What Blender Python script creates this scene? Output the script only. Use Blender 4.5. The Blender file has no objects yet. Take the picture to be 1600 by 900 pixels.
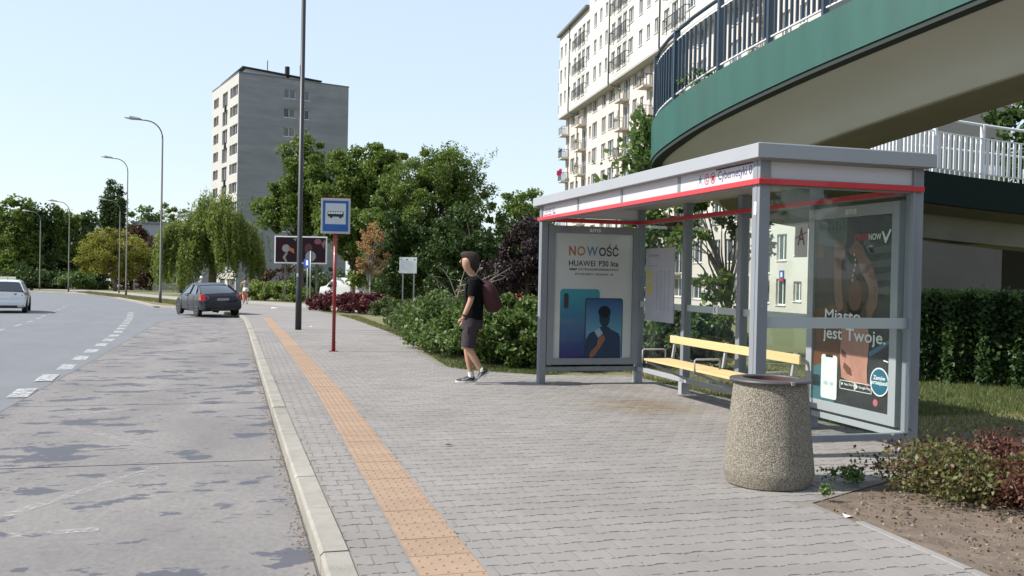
import bpy, bmesh, math, random
import numpy as np
from mathutils import Matrix, Vector
random.seed(7)
sc = bpy.context.scene
col = sc.collection
# ------------------------------------------------------------------ camera, sky, sun, exposure
F = 1466.0; PITCH = math.radians(-.7525); ROLL = math.radians(1.145); YAW = math.radians(15.907)
H = 1.42; SLOPE = -.0122            # the street falls gently away from the camera
fw0 = np.array([math.sin(YAW), math.cos(YAW), 0]); rt = np.array([math.cos(YAW), -math.sin(YAW), 0])
fwd = fw0*math.cos(PITCH)+np.array([0, 0, math.sin(PITCH)]); up = np.cross(rt, fwd)
r2 = rt*math.cos(ROLL)+up*math.sin(ROLL); u2 = -rt*math.sin(ROLL)+up*math.cos(ROLL)
CAM = np.array([0, 0, H])
cam = bpy.data.cameras.new('camera'); cam.sensor_width = 36; cam.lens = F/1600*36; cam.clip_end = 5000; cam.clip_start = .05
co = bpy.data.objects.new('camera', cam); col.objects.link(co)
M_ = Matrix.Identity(4)
for i in range(3):
    M_[i][0] = r2[i]; M_[i][1] = u2[i]; M_[i][2] = -fwd[i]; M_[i][3] = CAM[i]
co.matrix_world = M_; sc.camera = co
SUN_EL = math.radians(44); SUN_AZ = math.radians(-82)      # azimuth from +Y towards +X
w = bpy.data.worlds.new('World'); sc.world = w; w.use_nodes = True
nt = w.node_tree; bg = nt.nodes['Background']
sky = nt.nodes.new('ShaderNodeTexSky'); sky.sky_type = 'NISHITA'; sky.sun_disc = False
sky.sun_elevation = SUN_EL; sky.sun_rotation = SUN_AZ; sky.air_density = 1.2; sky.dust_density = .6; sky.ozone_density = 2.5; sky.altitude = 100
hz = nt.nodes.new('ShaderNodeMix'); hz.data_type = 'RGBA'; hz.inputs[0].default_value = .6      # even summer haze over the whole dome
nt.links.new(sky.outputs[0], hz.inputs[6]); hz.inputs[7].default_value = (5.3, 6.05, 6.9, 1)
nt.links.new(hz.outputs[2], bg.inputs[0]); bg.inputs[1].default_value = .115
sl = bpy.data.lights.new('sun', 'SUN'); sl.energy = 4.8; sl.angle = math.radians(.53); sl.color = (1, .95, .87)
so = bpy.data.objects.new('sun', sl); col.objects.link(so)
sd = Vector((math.sin(SUN_AZ)*math.cos(SUN_EL), math.cos(SUN_AZ)*math.cos(SUN_EL), math.sin(SUN_EL)))
so.rotation_euler = sd.to_track_quat('Z', 'Y').to_euler(); so.location = (-20, 5, 30)
sc.view_settings.view_transform = 'Standard'; sc.view_settings.look = 'None'
sc.view_settings.exposure = .56; sc.view_settings.gamma = 1

def ray(x, y): return fwd+(x-800)/F*r2-(y-450)/F*u2
def gp(x, y, dz=0):
    d = ray(x, y); t = (H-dz)/(SLOPE*d[1]-d[2]); return CAM+t*d
def at(x, y, dep): return CAM+dep*ray(x, y)
def gz(y): return SLOPE*y
def ld(lat, d, z=0):                # metres right of / ahead of the camera -> world
    return np.array([rt[0]*lat+fw0[0]*d, rt[1]*lat+fw0[1]*d, z])
def onground(px, d, dz=0):
    p = ld((px-800)/F*d, d); p[2] = gz(p[1])+dz; return p

# ------------------------------------------------------------------ object helpers
W = {}
def reg(o, m=None): W[o.name] = (m or Matrix.Translation(o.location) @ o.rotation_euler.to_matrix().to_4x4()).copy(); return o
def put(o, parent):
    o.parent = parent; o.matrix_parent_inverse = W[parent.name].inverted()
def thing(name, label, cat, loc=(0, 0, 0), group=None):
    o = bpy.data.objects.new(name, None); o.empty_display_size = .2; col.objects.link(o); o.location = [float(v) for v in loc]
    o['label'] = label; o['category'] = cat
    if group: o['group'] = group
    return reg(o)
def tag(o, label, cat, group=None):
    o['label'] = label; o['category'] = cat
    if group: o['group'] = group
    return o
def link(name, me, mt=None, parent=None, loc=(0, 0, 0), rotz=0, smooth=False):
    o = bpy.data.objects.new(name, me); col.objects.link(o); o.location = [float(v) for v in loc]; o.rotation_euler = (0, 0, rotz)
    if mt is not None and len(me.materials) == 0:
        for m in (mt if isinstance(mt, (list, tuple)) else [mt]): me.materials.append(m)
    if smooth: me.polygons.foreach_set('use_smooth', [True]*len(me.polygons))
    reg(o)
    if parent is not None: put(o, parent)
    return o
def kids(o): return [c for c in bpy.data.objects if c.parent == o]
def copy_tree(o, parent=None, loc=None, rotz=None, label=None):
    c = o.copy(); col.objects.link(c)
    if parent is not None:
        c.parent = parent; c.matrix_parent_inverse = o.matrix_parent_inverse.copy()
    if loc is not None: c.location = [float(v) for v in loc]
    if rotz is not None: c.rotation_euler = (0, 0, rotz)
    if label: c['label'] = label
    for ch in kids(o): copy_tree(ch, c)
    return c

class MB:
    def __init__(s): s.v = []; s.f = []; s.mi = []; s.m = 0
    def add(s, vs, fs):
        n = len(s.v); s.v += [tuple(float(c) for c in v) for v in vs]; s.f += [tuple(n+i for i in f) for f in fs]; s.mi += [s.m]*len(fs); return s
    def box(s, a, b):
        x0, y0, z0 = a; x1, y1, z1 = b
        return s.add([(x0, y0, z0), (x1, y0, z0), (x1, y1, z0), (x0, y1, z0), (x0, y0, z1), (x1, y0, z1), (x1, y1, z1), (x0, y1, z1)],
                     [(3, 2, 1, 0), (4, 5, 6, 7), (0, 1, 5, 4), (1, 2, 6, 5), (2, 3, 7, 6), (3, 0, 4, 7)])
    def obox(s, c, ax, ay, az):       # centre + three half-axis vectors
        c, ax, ay, az = [np.array(q, float) for q in (c, ax, ay, az)]
        P = [c+i*ax+j*ay+k*az for k in (-1, 1) for i, j in ((-1, -1), (1, -1), (1, 1), (-1, 1))]
        return s.add(P, [(3, 2, 1, 0), (4, 5, 6, 7), (0, 1, 5, 4), (1, 2, 6, 5), (2, 3, 7, 6), (3, 0, 4, 7)])
    def bar(s, a, b, w, h=None, upv=(0, 0, 1)):
        a = np.array(a, float); b = np.array(b, float); d = b-a; L = np.linalg.norm(d); d = d/L
        u = np.array(upv, float)
        if abs(d@u) > .98: u = np.array([1., 0, 0])
        x = np.cross(d, u); x /= np.linalg.norm(x); z = np.cross(x, d)
        return s.obox((a+b)/2, x*w/2, d*L/2, z*(h or w)/2)
    def tube(s, pts, rad, n=8, cap=True):
        pts = [np.array(p, float) for p in pts]
        if not hasattr(rad, '__len__'): rad = [rad]*len(pts)
        base = len(s.v); X = None
        for i, p in enumerate(pts):
            d = pts[min(i+1, len(pts)-1)]-pts[max(i-1, 0)]; d = d/(np.linalg.norm(d)+1e-9)
            if X is None:
                X = np.cross(d, (0, 0, 1)); 
                if np.linalg.norm(X) < .05: X = np.array([1., 0, 0])
            X = X-d*(X@d); X /= np.linalg.norm(X)+1e-9; Y = np.cross(d, X)
            for k in range(n):
                a = 2*math.pi*k/n; s.v.append(tuple(float(c) for c in p+(X*math.cos(a)+Y*math.sin(a))*rad[i]))
        for i in range(len(pts)-1):
            for k in range(n):
                a = base+i*n+k; b = base+i*n+(k+1) % n; s.f.append((a, b, b+n, a+n)); s.mi.append(s.m)
        if cap:
            s.f.append(tuple(base+k for k in range(n))[::-1]); s.mi.append(s.m)
            e = base+(len(pts)-1)*n; s.f.append(tuple(e+k for k in range(n))); s.mi.append(s.m)
        return s
    def lathe(s, prof, c=(0, 0, 0), n=24, capb=False, capt=False):
        base = len(s.v)
        for r, z in prof:
            for k in range(n):
                a = 2*math.pi*k/n; s.v.append((c[0]+r*math.cos(a), c[1]+r*math.sin(a), c[2]+z))
        for i in range(len(prof)-1):
            for k in range(n):
                a = base+i*n+k; b = base+i*n+(k+1) % n; s.f.append((a, b, b+n, a+n)); s.mi.append(s.m)
        if capb: s.f.append(tuple(base+k for k in range(n))[::-1]); s.mi.append(s.m)
        if capt: s.f.append(tuple(base+(len(prof)-1)*n+k for k in range(n))); s.mi.append(s.m)
        return s
    def prism(s, poly, O, U, V, N, t):      # polygon (u,v) on plane O,U,V, extruded t along N
        O, U, V, N = [np.array(q, float) for q in (O, U, V, N)]; n = len(poly)
        P = [O+U*a+V*b for a, b in poly]+[O+U*a+V*b+N*t for a, b in poly]
        return s.add(P, [tuple(range(n))[::-1], tuple(range(n, 2*n))]+[(i, (i+1) % n, (i+1) % n+n, i+n) for i in range(n)])
    def loft(s, rings, closed=True, cap=True):
        n = len(rings[0]); base = len(s.v)
        for r in rings: s.v += [tuple(float(c) for c in p) for p in r]
        for i in range(len(rings)-1):
            for k in range(n if closed else n-1):
                a = base+i*n+k; b = base+i*n+(k+1) % n; s.f.append((a, b, b+n, a+n)); s.mi.append(s.m)
        if cap and closed:
            s.f.append(tuple(base+k for k in range(n))[::-1]); s.f.append(tuple(base+(len(rings)-1)*n+k for k in range(n))); s.mi += [s.m, s.m]
        return s
    def mesh(s, name='m'):
        me = bpy.data.meshes.new(name); me.from_pydata(s.v, [], s.f)
        if any(s.mi): me.polygons.foreach_set('material_index', s.mi)
        bm = bmesh.new(); bm.from_mesh(me); bmesh.ops.recalc_face_normals(bm, faces=bm.faces); bm.to_mesh(me); bm.free()
        return me
    def build(s, name, mt, parent=None, loc=(0, 0, 0), rotz=0, smooth=False, bevel=0):
        o = link(name, s.mesh(name), mt, parent, loc, rotz, smooth)
        if bevel:
            b = o.modifiers.new('bevel', 'BEVEL'); b.width = bevel; b.segments = 2; b.limit_method = 'ANGLE'; b.angle_limit = .6
        return o
def angle_smooth(o, ang=40):
    me = o.data; me.polygons.foreach_set('use_smooth', [True]*len(me.polygons))
    bm = bmesh.new(); bm.from_mesh(me); bmesh.ops.remove_doubles(bm, verts=bm.verts, dist=1e-5)
    for e in bm.edges:
        e.smooth = not (len(e.link_faces) == 2 and e.calc_face_angle(0) > math.radians(ang))
    bm.to_mesh(me); bm.free(); return o

# ------------------------------------------------------------------ materials
def newmat(name):
    m = bpy.data.materials.new(name); m.use_nodes = True; return m, m.node_tree, m.node_tree.nodes['Principled BSDF']
def rgb(c): return (c[0], c[1], c[2], 1)
def mat(name, c, rough=.6, metal=0, c2=None, scale=6, amt=.5, bump=0, bscale=60, coat=0, stretch=(1, 1, 1), emit=None, detail=6, spec=None, rnd=0):
    m, t, b = newmat(name); N = t.nodes; Lk = t.links
    b.inputs['Roughness'].default_value = rough; b.inputs['Metallic'].default_value = metal; b.inputs['Base Color'].default_value = rgb(c)
    if coat: b.inputs['Coat Weight'].default_value = coat
    if spec is not None: b.inputs['Specular IOR Level'].default_value = spec
    tc = N.new('ShaderNodeTexCoord'); mp = N.new('ShaderNodeMapping'); mp.inputs['Scale'].default_value = stretch; Lk.new(tc.outputs['Object'], mp.inputs[0])
    out = None
    if c2 is not None:
        nz = N.new('ShaderNodeTexNoise'); nz.inputs['Scale'].default_value = scale; nz.inputs['Detail'].default_value = detail; nz.inputs['Roughness'].default_value = .62
        Lk.new(mp.outputs[0], nz.inputs[0])
        rp = N.new('ShaderNodeValToRGB'); rp.color_ramp.elements[0].position = .5-amt/2; rp.color_ramp.elements[1].position = .5+amt/2
        rp.color_ramp.elements[0].color = rgb(c); rp.color_ramp.elements[1].color = rgb(c2)
        Lk.new(nz.outputs['Fac'], rp.inputs[0]); out = rp.outputs[0]; Lk.new(out, b.inputs['Base Color'])
    if rnd:
        g = N.new('ShaderNodeNewGeometry'); oi = N.new('ShaderNodeObjectInfo'); ad = N.new('ShaderNodeMath'); ad.operation = 'ADD'
        Lk.new(g.outputs['Random Per Island'], ad.inputs[0]); Lk.new(oi.outputs['Random'], ad.inputs[1])
        fr = N.new('ShaderNodeMath'); fr.operation = 'FRACT'; Lk.new(ad.outputs[0], fr.inputs[0])
        mr = N.new('ShaderNodeMapRange'); mr.inputs[3].default_value = 1-rnd; mr.inputs[4].default_value = 1+rnd; Lk.new(fr.outputs[0], mr.inputs[0])
        hs = N.new('ShaderNodeHueSaturation'); Lk.new(mr.outputs[0], hs.inputs['Value'])
        if out: Lk.new(out, hs.inputs['Color'])
        else: hs.inputs['Color'].default_value = rgb(c)
        Lk.new(hs.outputs[0], b.inputs['Base Color'])
    if bump:
        nb = N.new('ShaderNodeTexNoise'); nb.inputs['Scale'].default_value = bscale; nb.inputs['Detail'].default_value = 5; Lk.new(mp.outputs[0], nb.inputs[0])
        bp = N.new('ShaderNodeBump'); bp.inputs['Strength'].default_value = bump; bp.inputs['Distance'].default_value = .01
        Lk.new(nb.outputs['Fac'], bp.inputs['Height']); Lk.new(bp.outputs[0], b.inputs['Normal'])
    if name.endswith('print'): b.inputs['Specular IOR Level'].default_value = .15
    if emit: b.inputs['Emission Color'].default_value = rgb(c); b.inputs['Emission Strength'].default_value = emit
    return m
def pavemat(name, c, c2, rnd, bump=.45):
    m = mat(name, c, .9, c2=c2, scale=1.3, amt=.8, bump=bump, bscale=260, rnd=rnd); t = m.node_tree; N = t.nodes; Lk = t.links; b = N['Principled BSDF']
    g = N.new('ShaderNodeNewGeometry')
    for n in [n for n in N if n.type == 'MAPPING']: Lk.new(g.outputs['Position'], n.inputs[0])
    src = b.inputs['Base Color'].links[0].from_socket
    def blend(src, fac, col_):
        x = N.new('ShaderNodeMix'); x.data_type = 'RGBA'; Lk.new(fac, x.inputs[0]); Lk.new(src, x.inputs[6]); x.inputs[7].default_value = rgb(col_); return x.outputs[2]
    def nz(scale, p0, p1, v0, v1, det=8):
        n = N.new('ShaderNodeTexNoise'); n.inputs['Scale'].default_value = scale; n.inputs['Detail'].default_value = det; n.inputs['Roughness'].default_value = .65; Lk.new(g.outputs['Position'], n.inputs[0])
        r = N.new('ShaderNodeMapRange'); r.inputs[1].default_value = p0; r.inputs[2].default_value = p1; r.inputs[3].default_value = v0; r.inputs[4].default_value = v1; Lk.new(n.outputs['Fac'], r.inputs[0]); return r.outputs[0]
    src = blend(src, nz(.55, .42, .68, 0, .45), tuple(v*.72 for v in c))          # trodden dirt
    src = blend(src, nz(5.5, .66, .72, 0, .55), tuple(v*.6 for v in c))            # small dark spots
    src = blend(src, nz(38, .70, .74, 0, .6, 3), (.12, .11, .10))
    # brown spill in front of the bench
    d = N.new('ShaderNodeVectorMath'); d.operation = 'DISTANCE'; sc_ = N.new('ShaderNodeVectorMath'); sc_.operation = 'MULTIPLY'; sc_.inputs[1].default_value = (1, .75, 0)
    Lk.new(g.outputs['Position'], sc_.inputs[0]); Lk.new(sc_.outputs[0], d.inputs[0]); q = gp(1005, 634); d.inputs[1].default_value = (q[0], q[1]*.75, 0)
    r = N.new('ShaderNodeMapRange'); r.inputs[1].default_value = .15; r.inputs[2].default_value = .8; r.inputs[3].default_value = .9; r.inputs[4].default_value = 0; Lk.new(d.outputs['Value'], r.inputs[0])
    mu = N.new('ShaderNodeMath'); mu.operation = 'MULTIPLY'; Lk.new(r.outputs[0], mu.inputs[0]); Lk.new(nz(3, .35, .6, .25, 1), mu.inputs[1])
    src = blend(src, mu.outputs[0], (.15, .105, .045)); Lk.new(src, b.inputs['Base Color']); return m
def leafmat(name, c, c2, trans=.35, var=.35):
    m, t, b = newmat(name); N = t.nodes; Lk = t.links
    g = N.new('ShaderNodeNewGeometry')
    rp = N.new('ShaderNodeValToRGB'); rp.color_ramp.elements[0].color = rgb(c); rp.color_ramp.elements[1].color = rgb(c2)
    Lk.new(g.outputs['Random Per Island'], rp.inputs[0])
    Lk.new(rp.outputs[0], b.inputs['Base Color']); b.inputs['Roughness'].default_value = .5; b.inputs['Specular IOR Level'].default_value = .35
    tr = N.new('ShaderNodeBsdfTranslucent'); Lk.new(rp.outputs[0], tr.inputs[0])
    mx = N.new('ShaderNodeMixShader'); mx.inputs[0].default_value = trans
    Lk.new(b.outputs[0], mx.inputs[1]); Lk.new(tr.outputs[0], mx.inputs[2]); Lk.new(mx.outputs[0], N['Material Output'].inputs[0])
    return m
def glassmat(name, tint=(.93, .965, .95), refl=.09, dirt=.004, ior=1.38):
    m, t, b = newmat(name); N = t.nodes; Lk = t.links
    tp = N.new('ShaderNodeBsdfTransparent'); tp.inputs[0].default_value = rgb(tint)
    gl = N.new('ShaderNodeBsdfGlossy'); gl.inputs['Roughness'].default_value = .02
    fr = N.new('ShaderNodeFresnel'); ge = N.new('ShaderNodeNewGeometry'); io = N.new('ShaderNodeMapRange'); io.inputs[3].default_value = ior; io.inputs[4].default_value = 1/ior
    Lk.new(ge.outputs['Backfacing'], io.inputs[0]); Lk.new(io.outputs[0], fr.inputs[0])      # same reflectance from both sides of the thin pane
    mx = N.new('ShaderNodeMixShader'); Lk.new(fr.outputs[0], mx.inputs[0]); Lk.new(tp.outputs[0], mx.inputs[1]); Lk.new(gl.outputs[0], mx.inputs[2])
    df = N.new('ShaderNodeBsdfDiffuse'); df.inputs[0].default_value = (.7, .7, .7, 1)
    nz = N.new('ShaderNodeTexNoise'); nz.inputs['Scale'].default_value = 2.5; nz.inputs['Detail'].default_value = 8
    tc = N.new('ShaderNodeTexCoord'); Lk.new(tc.outputs['Object'], nz.inputs[0])
    ml = N.new('ShaderNodeMath'); ml.operation = 'MULTIPLY'; Lk.new(nz.outputs['Fac'], ml.inputs[0]); ml.inputs[1].default_value = dirt*2
    m2 = N.new('ShaderNodeMixShader'); Lk.new(ml.outputs[0], m2.inputs[0]); Lk.new(mx.outputs[0], m2.inputs[1]); Lk.new(df.outputs[0], m2.inputs[2])
    Lk.new(m2.outputs[0], N['Material Output'].inputs[0]); return m
M = {}
M['white_paint'] = mat('white_paint', (.78, .78, .77), .5)
M['plain_white'] = mat('print_white', (.8, .8, .8), .4)
M['black'] = mat('print_black', (.015, .015, .018), .4)
M['dark'] = mat('dark_void', (.02, .02, .022), .8)
M['asphalt'] = mat('asphalt', (.125, .131, .145), .85, c2=(.175, .182, .197), scale=1.2, amt=.7, bump=.5, bscale=220, stretch=(1, .35, 1))
M['kerb'] = mat('kerb_concrete', (.20, .185, .16), .9, c2=(.34, .318, .28), scale=4, amt=.55, bump=.6, bscale=140, rnd=.08)
M['paver'] = pavemat('paver_concrete', (.205, .19, .18), (.265, .248, .236), .06)
M['joint'] = mat('joint_sand', (.15, .136, .12), .95, c2=(.21, .19, .17), scale=12, amt=.6, bump=.4, bscale=120)
M['pavefar'] = pavemat('paving_far', (.2, .186, .177), (.25, .234, .224), 0, .3)
M['tactile'] = mat('tactile_slab', (.26, .172, .115), .85, c2=(.35, .245, .17), scale=5, amt=.7, bump=.5, bscale=200, rnd=.07)
M['bark'] = mat('bark', (.11, .085, .06), .95, c2=(.2, .16, .12), scale=14, amt=.6, bump=1, bscale=30, stretch=(1, 1, .25))
M['palebark'] = mat('pale_bark', (.3, .28, .25), .9, c2=(.42, .4, .36), scale=14, amt=.6, bump=.6, bscale=30)
M['alu'] = mat('painted_aluminium', (.165, .18, .205), .5, c2=(.25, .265, .29), scale=3, amt=.6, stretch=(1, 1, .3), bump=.1)
M['alulight'] = mat('light_aluminium', (.30, .315, .34), .5, c2=(.34, .355, .38), scale=2, amt=.8)
M['red'] = mat('red_paint', (.55, .022, .03), .4, coat=.3)
M['darkred'] = mat('dark_red_paint', (.22, .01, .015), .4, coat=.3)
M['glass'] = glassmat('clear_glass')
M['arglass'] = glassmat('matt_cover_glass', (.97, .98, .975), dirt=.003, ior=1.16)
M['steel'] = mat('galvanised_steel', (.33, .33, .33), .5, metal=.5, c2=(.42, .42, .42), scale=8, amt=.8)
M['lampsteel'] = mat('weathered_lamp_steel', (.10, .095, .09), .7)
M['blackmetal'] = mat('black_metal', (.03, .031, .035), .45, metal=.2)
M['pane'] = mat('window_glass', (.05, .06, .07), .08, spec=.8, coat=.4)
M['panepale'] = mat('curtained_glass', (.17, .17, .165), .15, c2=(.06, .065, .07), scale=1.3, amt=.5, spec=.7, coat=.4)
M['frame'] = mat('window_frame', (.75, .75, .73), .5)
M['print_dark'] = mat('print_charcoal', (.035, .036, .042), .35)
# wet-looking oil patches and wear on the concrete of the bus bay
def slabmat():
    m, t, b = newmat('bay_concrete'); N = t.nodes; Lk = t.links; b.inputs['Roughness'].default_value = .85
    tc = N.new('ShaderNodeTexCoord')
    def noise(scale, detail, st, off=0):
        mp = N.new('ShaderNodeMapping'); mp.inputs['Scale'].default_value = st; mp.inputs['Location'].default_value = (off, off*.7, 0); Lk.new(tc.outputs['Object'], mp.inputs[0])
        n = N.new('ShaderNodeTexNoise'); n.inputs['Scale'].default_value = scale; n.inputs['Detail'].default_value = detail; n.inputs['Roughness'].default_value = .6; Lk.new(mp.outputs[0], n.inputs[0]); return n.outputs['Fac']
    def ramp(src, p0, p1, c0, c1):
        r = N.new('ShaderNodeValToRGB'); r.color_ramp.elements[0].position = p0; r.color_ramp.elements[1].position = p1
        r.color_ramp.elements[0].color = rgb(c0); r.color_ramp.elements[1].color = rgb(c1); Lk.new(src, r.inputs[0]); return r.outputs[0]
    def mix(f, a, c, k='MIX'):
        x = N.new('ShaderNodeMix'); x.data_type = 'RGBA'; x.blend_type = k; Lk.new(f, x.inputs[0]); Lk.new(a, x.inputs[6]) 
        if isinstance(c, tuple): x.inputs[7].default_value = rgb(c)
        else: Lk.new(c, x.inputs[7])
        return x.outputs[2]
    base = ramp(noise(1.1, 9, (1, .5, 1)), .3, .7, (.155, .146, .145), (.235, .218, .21))
    fine = ramp(noise(26, 6, (1, .6, 1), 3), .25, .8, (.76, .76, .77), (1.13, 1.12, 1.1))
    x = N.new('ShaderNodeMix'); x.data_type = 'RGBA'; x.blend_type = 'MULTIPLY'; x.inputs[0].default_value = 1; Lk.new(base, x.inputs[6]); Lk.new(fine, x.inputs[7]); cur = x.outputs[2]
    s1 = ramp(noise(1.75, 5, (.85, 1.25, 1), 11.3), .572, .583, (0, 0, 0), (.82, .82, .82))
    s2 = ramp(noise(6.5, 5, (.8, 1.6, 1), 5.1), .635, .65, (0, 0, 0), (.7, .7, .7))
    cur = mix(s1, cur, (.055, .062, .085)); cur = mix(s2, cur, (.075, .078, .092))
    s3 = ramp(noise(34, 3, (1, 1, 1), 1.7), .72, .74, (0, 0, 0), (.6, .6, .6)); cur = mix(s3, cur, (.14, .13, .12))
    Lk.new(cur, b.inputs['Base Color'])
    bp = N.new('ShaderNodeBump'); bp.inputs['Strength'].default_value = .4; bp.inputs['Distance'].default_value = .01; Lk.new(noise(150, 5, (1, 1, 1)), bp.inputs['Height']); Lk.new(bp.outputs[0], b.inputs['Normal'])
    return m
M['slab'] = slabmat()
def wornwhite(name='worn_road_paint', p0=.47, p1=.74, c=(.46, .46, .45), scale=14):
    m, t, b = newmat(name); N = t.nodes; Lk = t.links
    b.inputs['Base Color'].default_value = rgb(c); b.inputs['Roughness'].default_value = .7
    tc = N.new('ShaderNodeTexCoord'); n = N.new('ShaderNodeTexNoise'); n.inputs['Scale'].default_value = scale; n.inputs['Detail'].default_value = 8; n.inputs['Roughness'].default_value = .75; Lk.new(tc.outputs['Object'], n.inputs[0])
    r = N.new('ShaderNodeValToRGB'); r.color_ramp.elements[0].position = p0; r.color_ramp.elements[1].position = p1; Lk.new(n.outputs['Fac'], r.inputs[0])
    Lk.new(r.outputs[0], b.inputs['Alpha']); return m
M['worn'] = wornwhite(); M['worn2'] = wornwhite('road_paint', .34, .58, (.43, .43, .43), 12)

# ------------------------------------------------------------------ GROUND
def sheet(name, poly, mt, dz, parent=None, follow=True, kind='structure'):
    me = bpy.data.meshes.new(name); bm = bmesh.new()
    vs = [bm.verts.new((float(p[0]), float(p[1]), gz(p[1])+dz)) for p in poly]
    f = bm.faces.new(vs); f.normal_update()
    if f.normal.z < 0: f.normal_flip()
    bmesh.ops.triangulate(bm, faces=bm.faces); bm.to_mesh(me); bm.free()
    o = link(name, me, mt, parent)
    if parent is None: o['kind'] = kind
    return o
def lerp_curve(pts, y):
    if y <= pts[0][1]: return pts[0][0]
    for (x0, y0), (x1, y1) in zip(pts, pts[1:]):
        if y <= y1: return x0+(x1-x0)*(y-y0)/(y1-y0)
    return pts[-1][0]
KERB = [(.405, -6), (.405, 5), (.35, 8.8), (.25, 17.6), (.12, 30), (-.02, 39.5), (-.2, 42.5), (-.75, 46), (-1.7, 50), (-2.75, 53.7), (-5.07, 58.2), (-7.51, 71.4), (-10.5, 85.7), (-14.4, 102), (-18.7, 114.3), (-24, 121), (-34, 128), (-52, 136), (-80, 142)]
TACT = [(.845, -6), (.845, 5), (.88, 8), (.93, 12.6), (.86, 24), (.70, 38.8), (.69, 60)]
ROADL = [(-17, -6), (-17, 40), (-20, 60), (-26, 80), (-38, 98), (-60, 110), (-80, 116)]
grassy = mat('dry_grass_ground', (.17, .15, .075), .95, c2=(.11, .13, .045), scale=.9, amt=.6, bump=.8, bscale=25, detail=9)
sheet('ground', [(-1500, -200), (1500, -200), (1500, 2500), (-1500, 2500)], grassy, -.16)
# raised verge/lawn between roads
lawn = sheet('lawn', KERB_POLY if False else [(x+.14, y) for x, y in KERB]+[(-80, 900), (300, 900), (300, -6)], grassy, -.03)
road = sheet('road', [(x, y) for x, y in ROADL]+[(-80, 142)]+[(x, y) for x, y in KERB][::-1], M['asphalt'], -.128)
# cycle path / far footpath
pathm = mat('pale_path', (.25, .235, .215), .9, c2=(.32, .305, .28), scale=1.5, amt=.8)
sheet('far_footpath', [(-2.4, 65.5), (-3.45, 68), (-4.95, 71.5), (-10.8, 97), (-18.9, 124), (-26.9, 140), (-34, 150), (-60, 160), (-60, 166), (-31, 157.8), (-21.9, 144), (-13, 117.4), (-6.4, 92.5), (-.09, 77), (4.2, 66.5), (9.5, 50), (6.2, 44.3), (4.4, 50), (3.7, 56), (1.0, 61)], pathm, -.012)

# ---- pavement: base sheet, tactile strip, individual pavers
PAVE_R = [(3.3, -6), (3.45, 2), (3.59, 3.88), (3.70, 5.5), (5.3, 6.33), (6.15, 6.45), (6.1, 14.2), (4.75, 14.4), (3.75, 15.3), (3.42, 16.1), (3.72, 20.7), (4.15, 24.6), (4.3, 31.8), (4.35, 37.4), (4.0, 43.5), (3.75, 47), (3.7, 55), (2.0, 60.5), (.5, 65), (-2.3, 66)]
PAVE_L = [(x+.15, y) for x, y in KERB if y < 50]
poly = [(x, y) for x, y in PAVE_R]+[(-2.2, 62), (-.9, 52), (-.3, 47.5)]+PAVE_L[::-1][1:]
pave = sheet('pavement', poly, M['pavefar'], -.0065)
sand = sheet('joint_sand', [(x, y) for x, y in PAVE_R if y < 26]+[(4.2, 28)]+[(.3, 28)]+[(x, y) for x, y in PAVE_L if y < 28][::-1], M['joint'], -.0035, parent=pave)
def inpoly(x, y, P):
    c = False; j = len(P)-1
    for i in range(len(P)):
        if (P[i][1] > y) != (P[j][1] > y) and x < (P[j][0]-P[i][0])*(y-P[i][1])/(P[j][1]-P[i][1])+P[i][0]: c = not c
        j = i
    return c
PX, PY = .192, .161
def paver_shape():
    a = PX/2-.0026; b = PY/2-.0026; e = .009; p, q = .052, .03
    top = [(-a, b+e), (-p, b+e), (-q, b-e), (q, b-e), (p, b+e), (a, b+e)]
    o = top+[(x, -y) for x, y in top[::-1]]
    return o
OUT = paver_shape(); c_ = .004
INN = [(x-math.copysign(c_, x), y-math.copysign(c_, y)) for x, y in OUT]
def paver_geo(mb, x, y, z, tilt=(0, 0), lo=-99, hi=99):
    cl = lambda v, e: min(max(v, lo+e), hi-e)
    n = len(OUT); vs = [(cl(x+a, .003), y+b, z-.014) for a, b in OUT]+[(cl(x+a, .008), y+b, z+tilt[0]*a+tilt[1]*b) for a, b in INN]
    mb.add(vs, [(i, (i+1) % n, (i+1) % n+n, i+n) for i in range(n)]+[tuple(range(n, 2*n))])
pm = []
for k in range(3):
    mb = MB(); paver_geo(mb, 0, 0, 0, ((random.random()-.5)*.012, (random.random()-.5)*.012+SLOPE)); me = mb.mesh('paver'); me.materials.append(M['paver']); pm.append(me)
hole = [(x+.0, y) for x, y in ((3.47, 6.08),)]
cells = []
j = 0; y = .8
while y < 27.5:
    off = PX/2 if j % 2 else 0
    i = -2
    while True:
        x = .66+off+i*PX; i += 1
        if x > 6.2: break
        kx = lerp_curve(KERB, y)+.155; t0 = lerp_curve(TACT, y)-.003; t1 = t0+.338; lo, hi = -99, 99
        if x-PX/2 < kx:
            lo = kx
        if x-PX/2 < t0 < x+PX/2: hi = t0
        elif t0 <= x-PX/2 and x+PX/2 <= t1: continue
        elif x-PX/2 < t1 < x+PX/2: lo = t1
        if not inpoly(x, y, PAVE_R+[(-3, 66), (-3, -6)]) or not inpoly(x+PX*.45, y, PAVE_R+[(-3, 66), (-3, -6)]):
            rx = lerp_curve(PAVE_R, y) if y < 5.3 else -9
            if x-PX/2 < rx: hi = min(hi, rx)
            else: continue
        if min(hi, x+PX/2)-max(lo, x-PX/2) < .03: continue
        v = np.array([x, y, 0])-CAM; dep = v@fwd
        if dep < .5: continue
        px = 800+F*(v@r2)/dep; py = 450-F*(v@u2)/dep
        vis = -60 < px < 1660 and py < 930
        cells.append((dep if vis else 1e3+dep, x, y, lo, hi))
    j += 1; y += PY
cells.sort()
far = MB()
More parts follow.
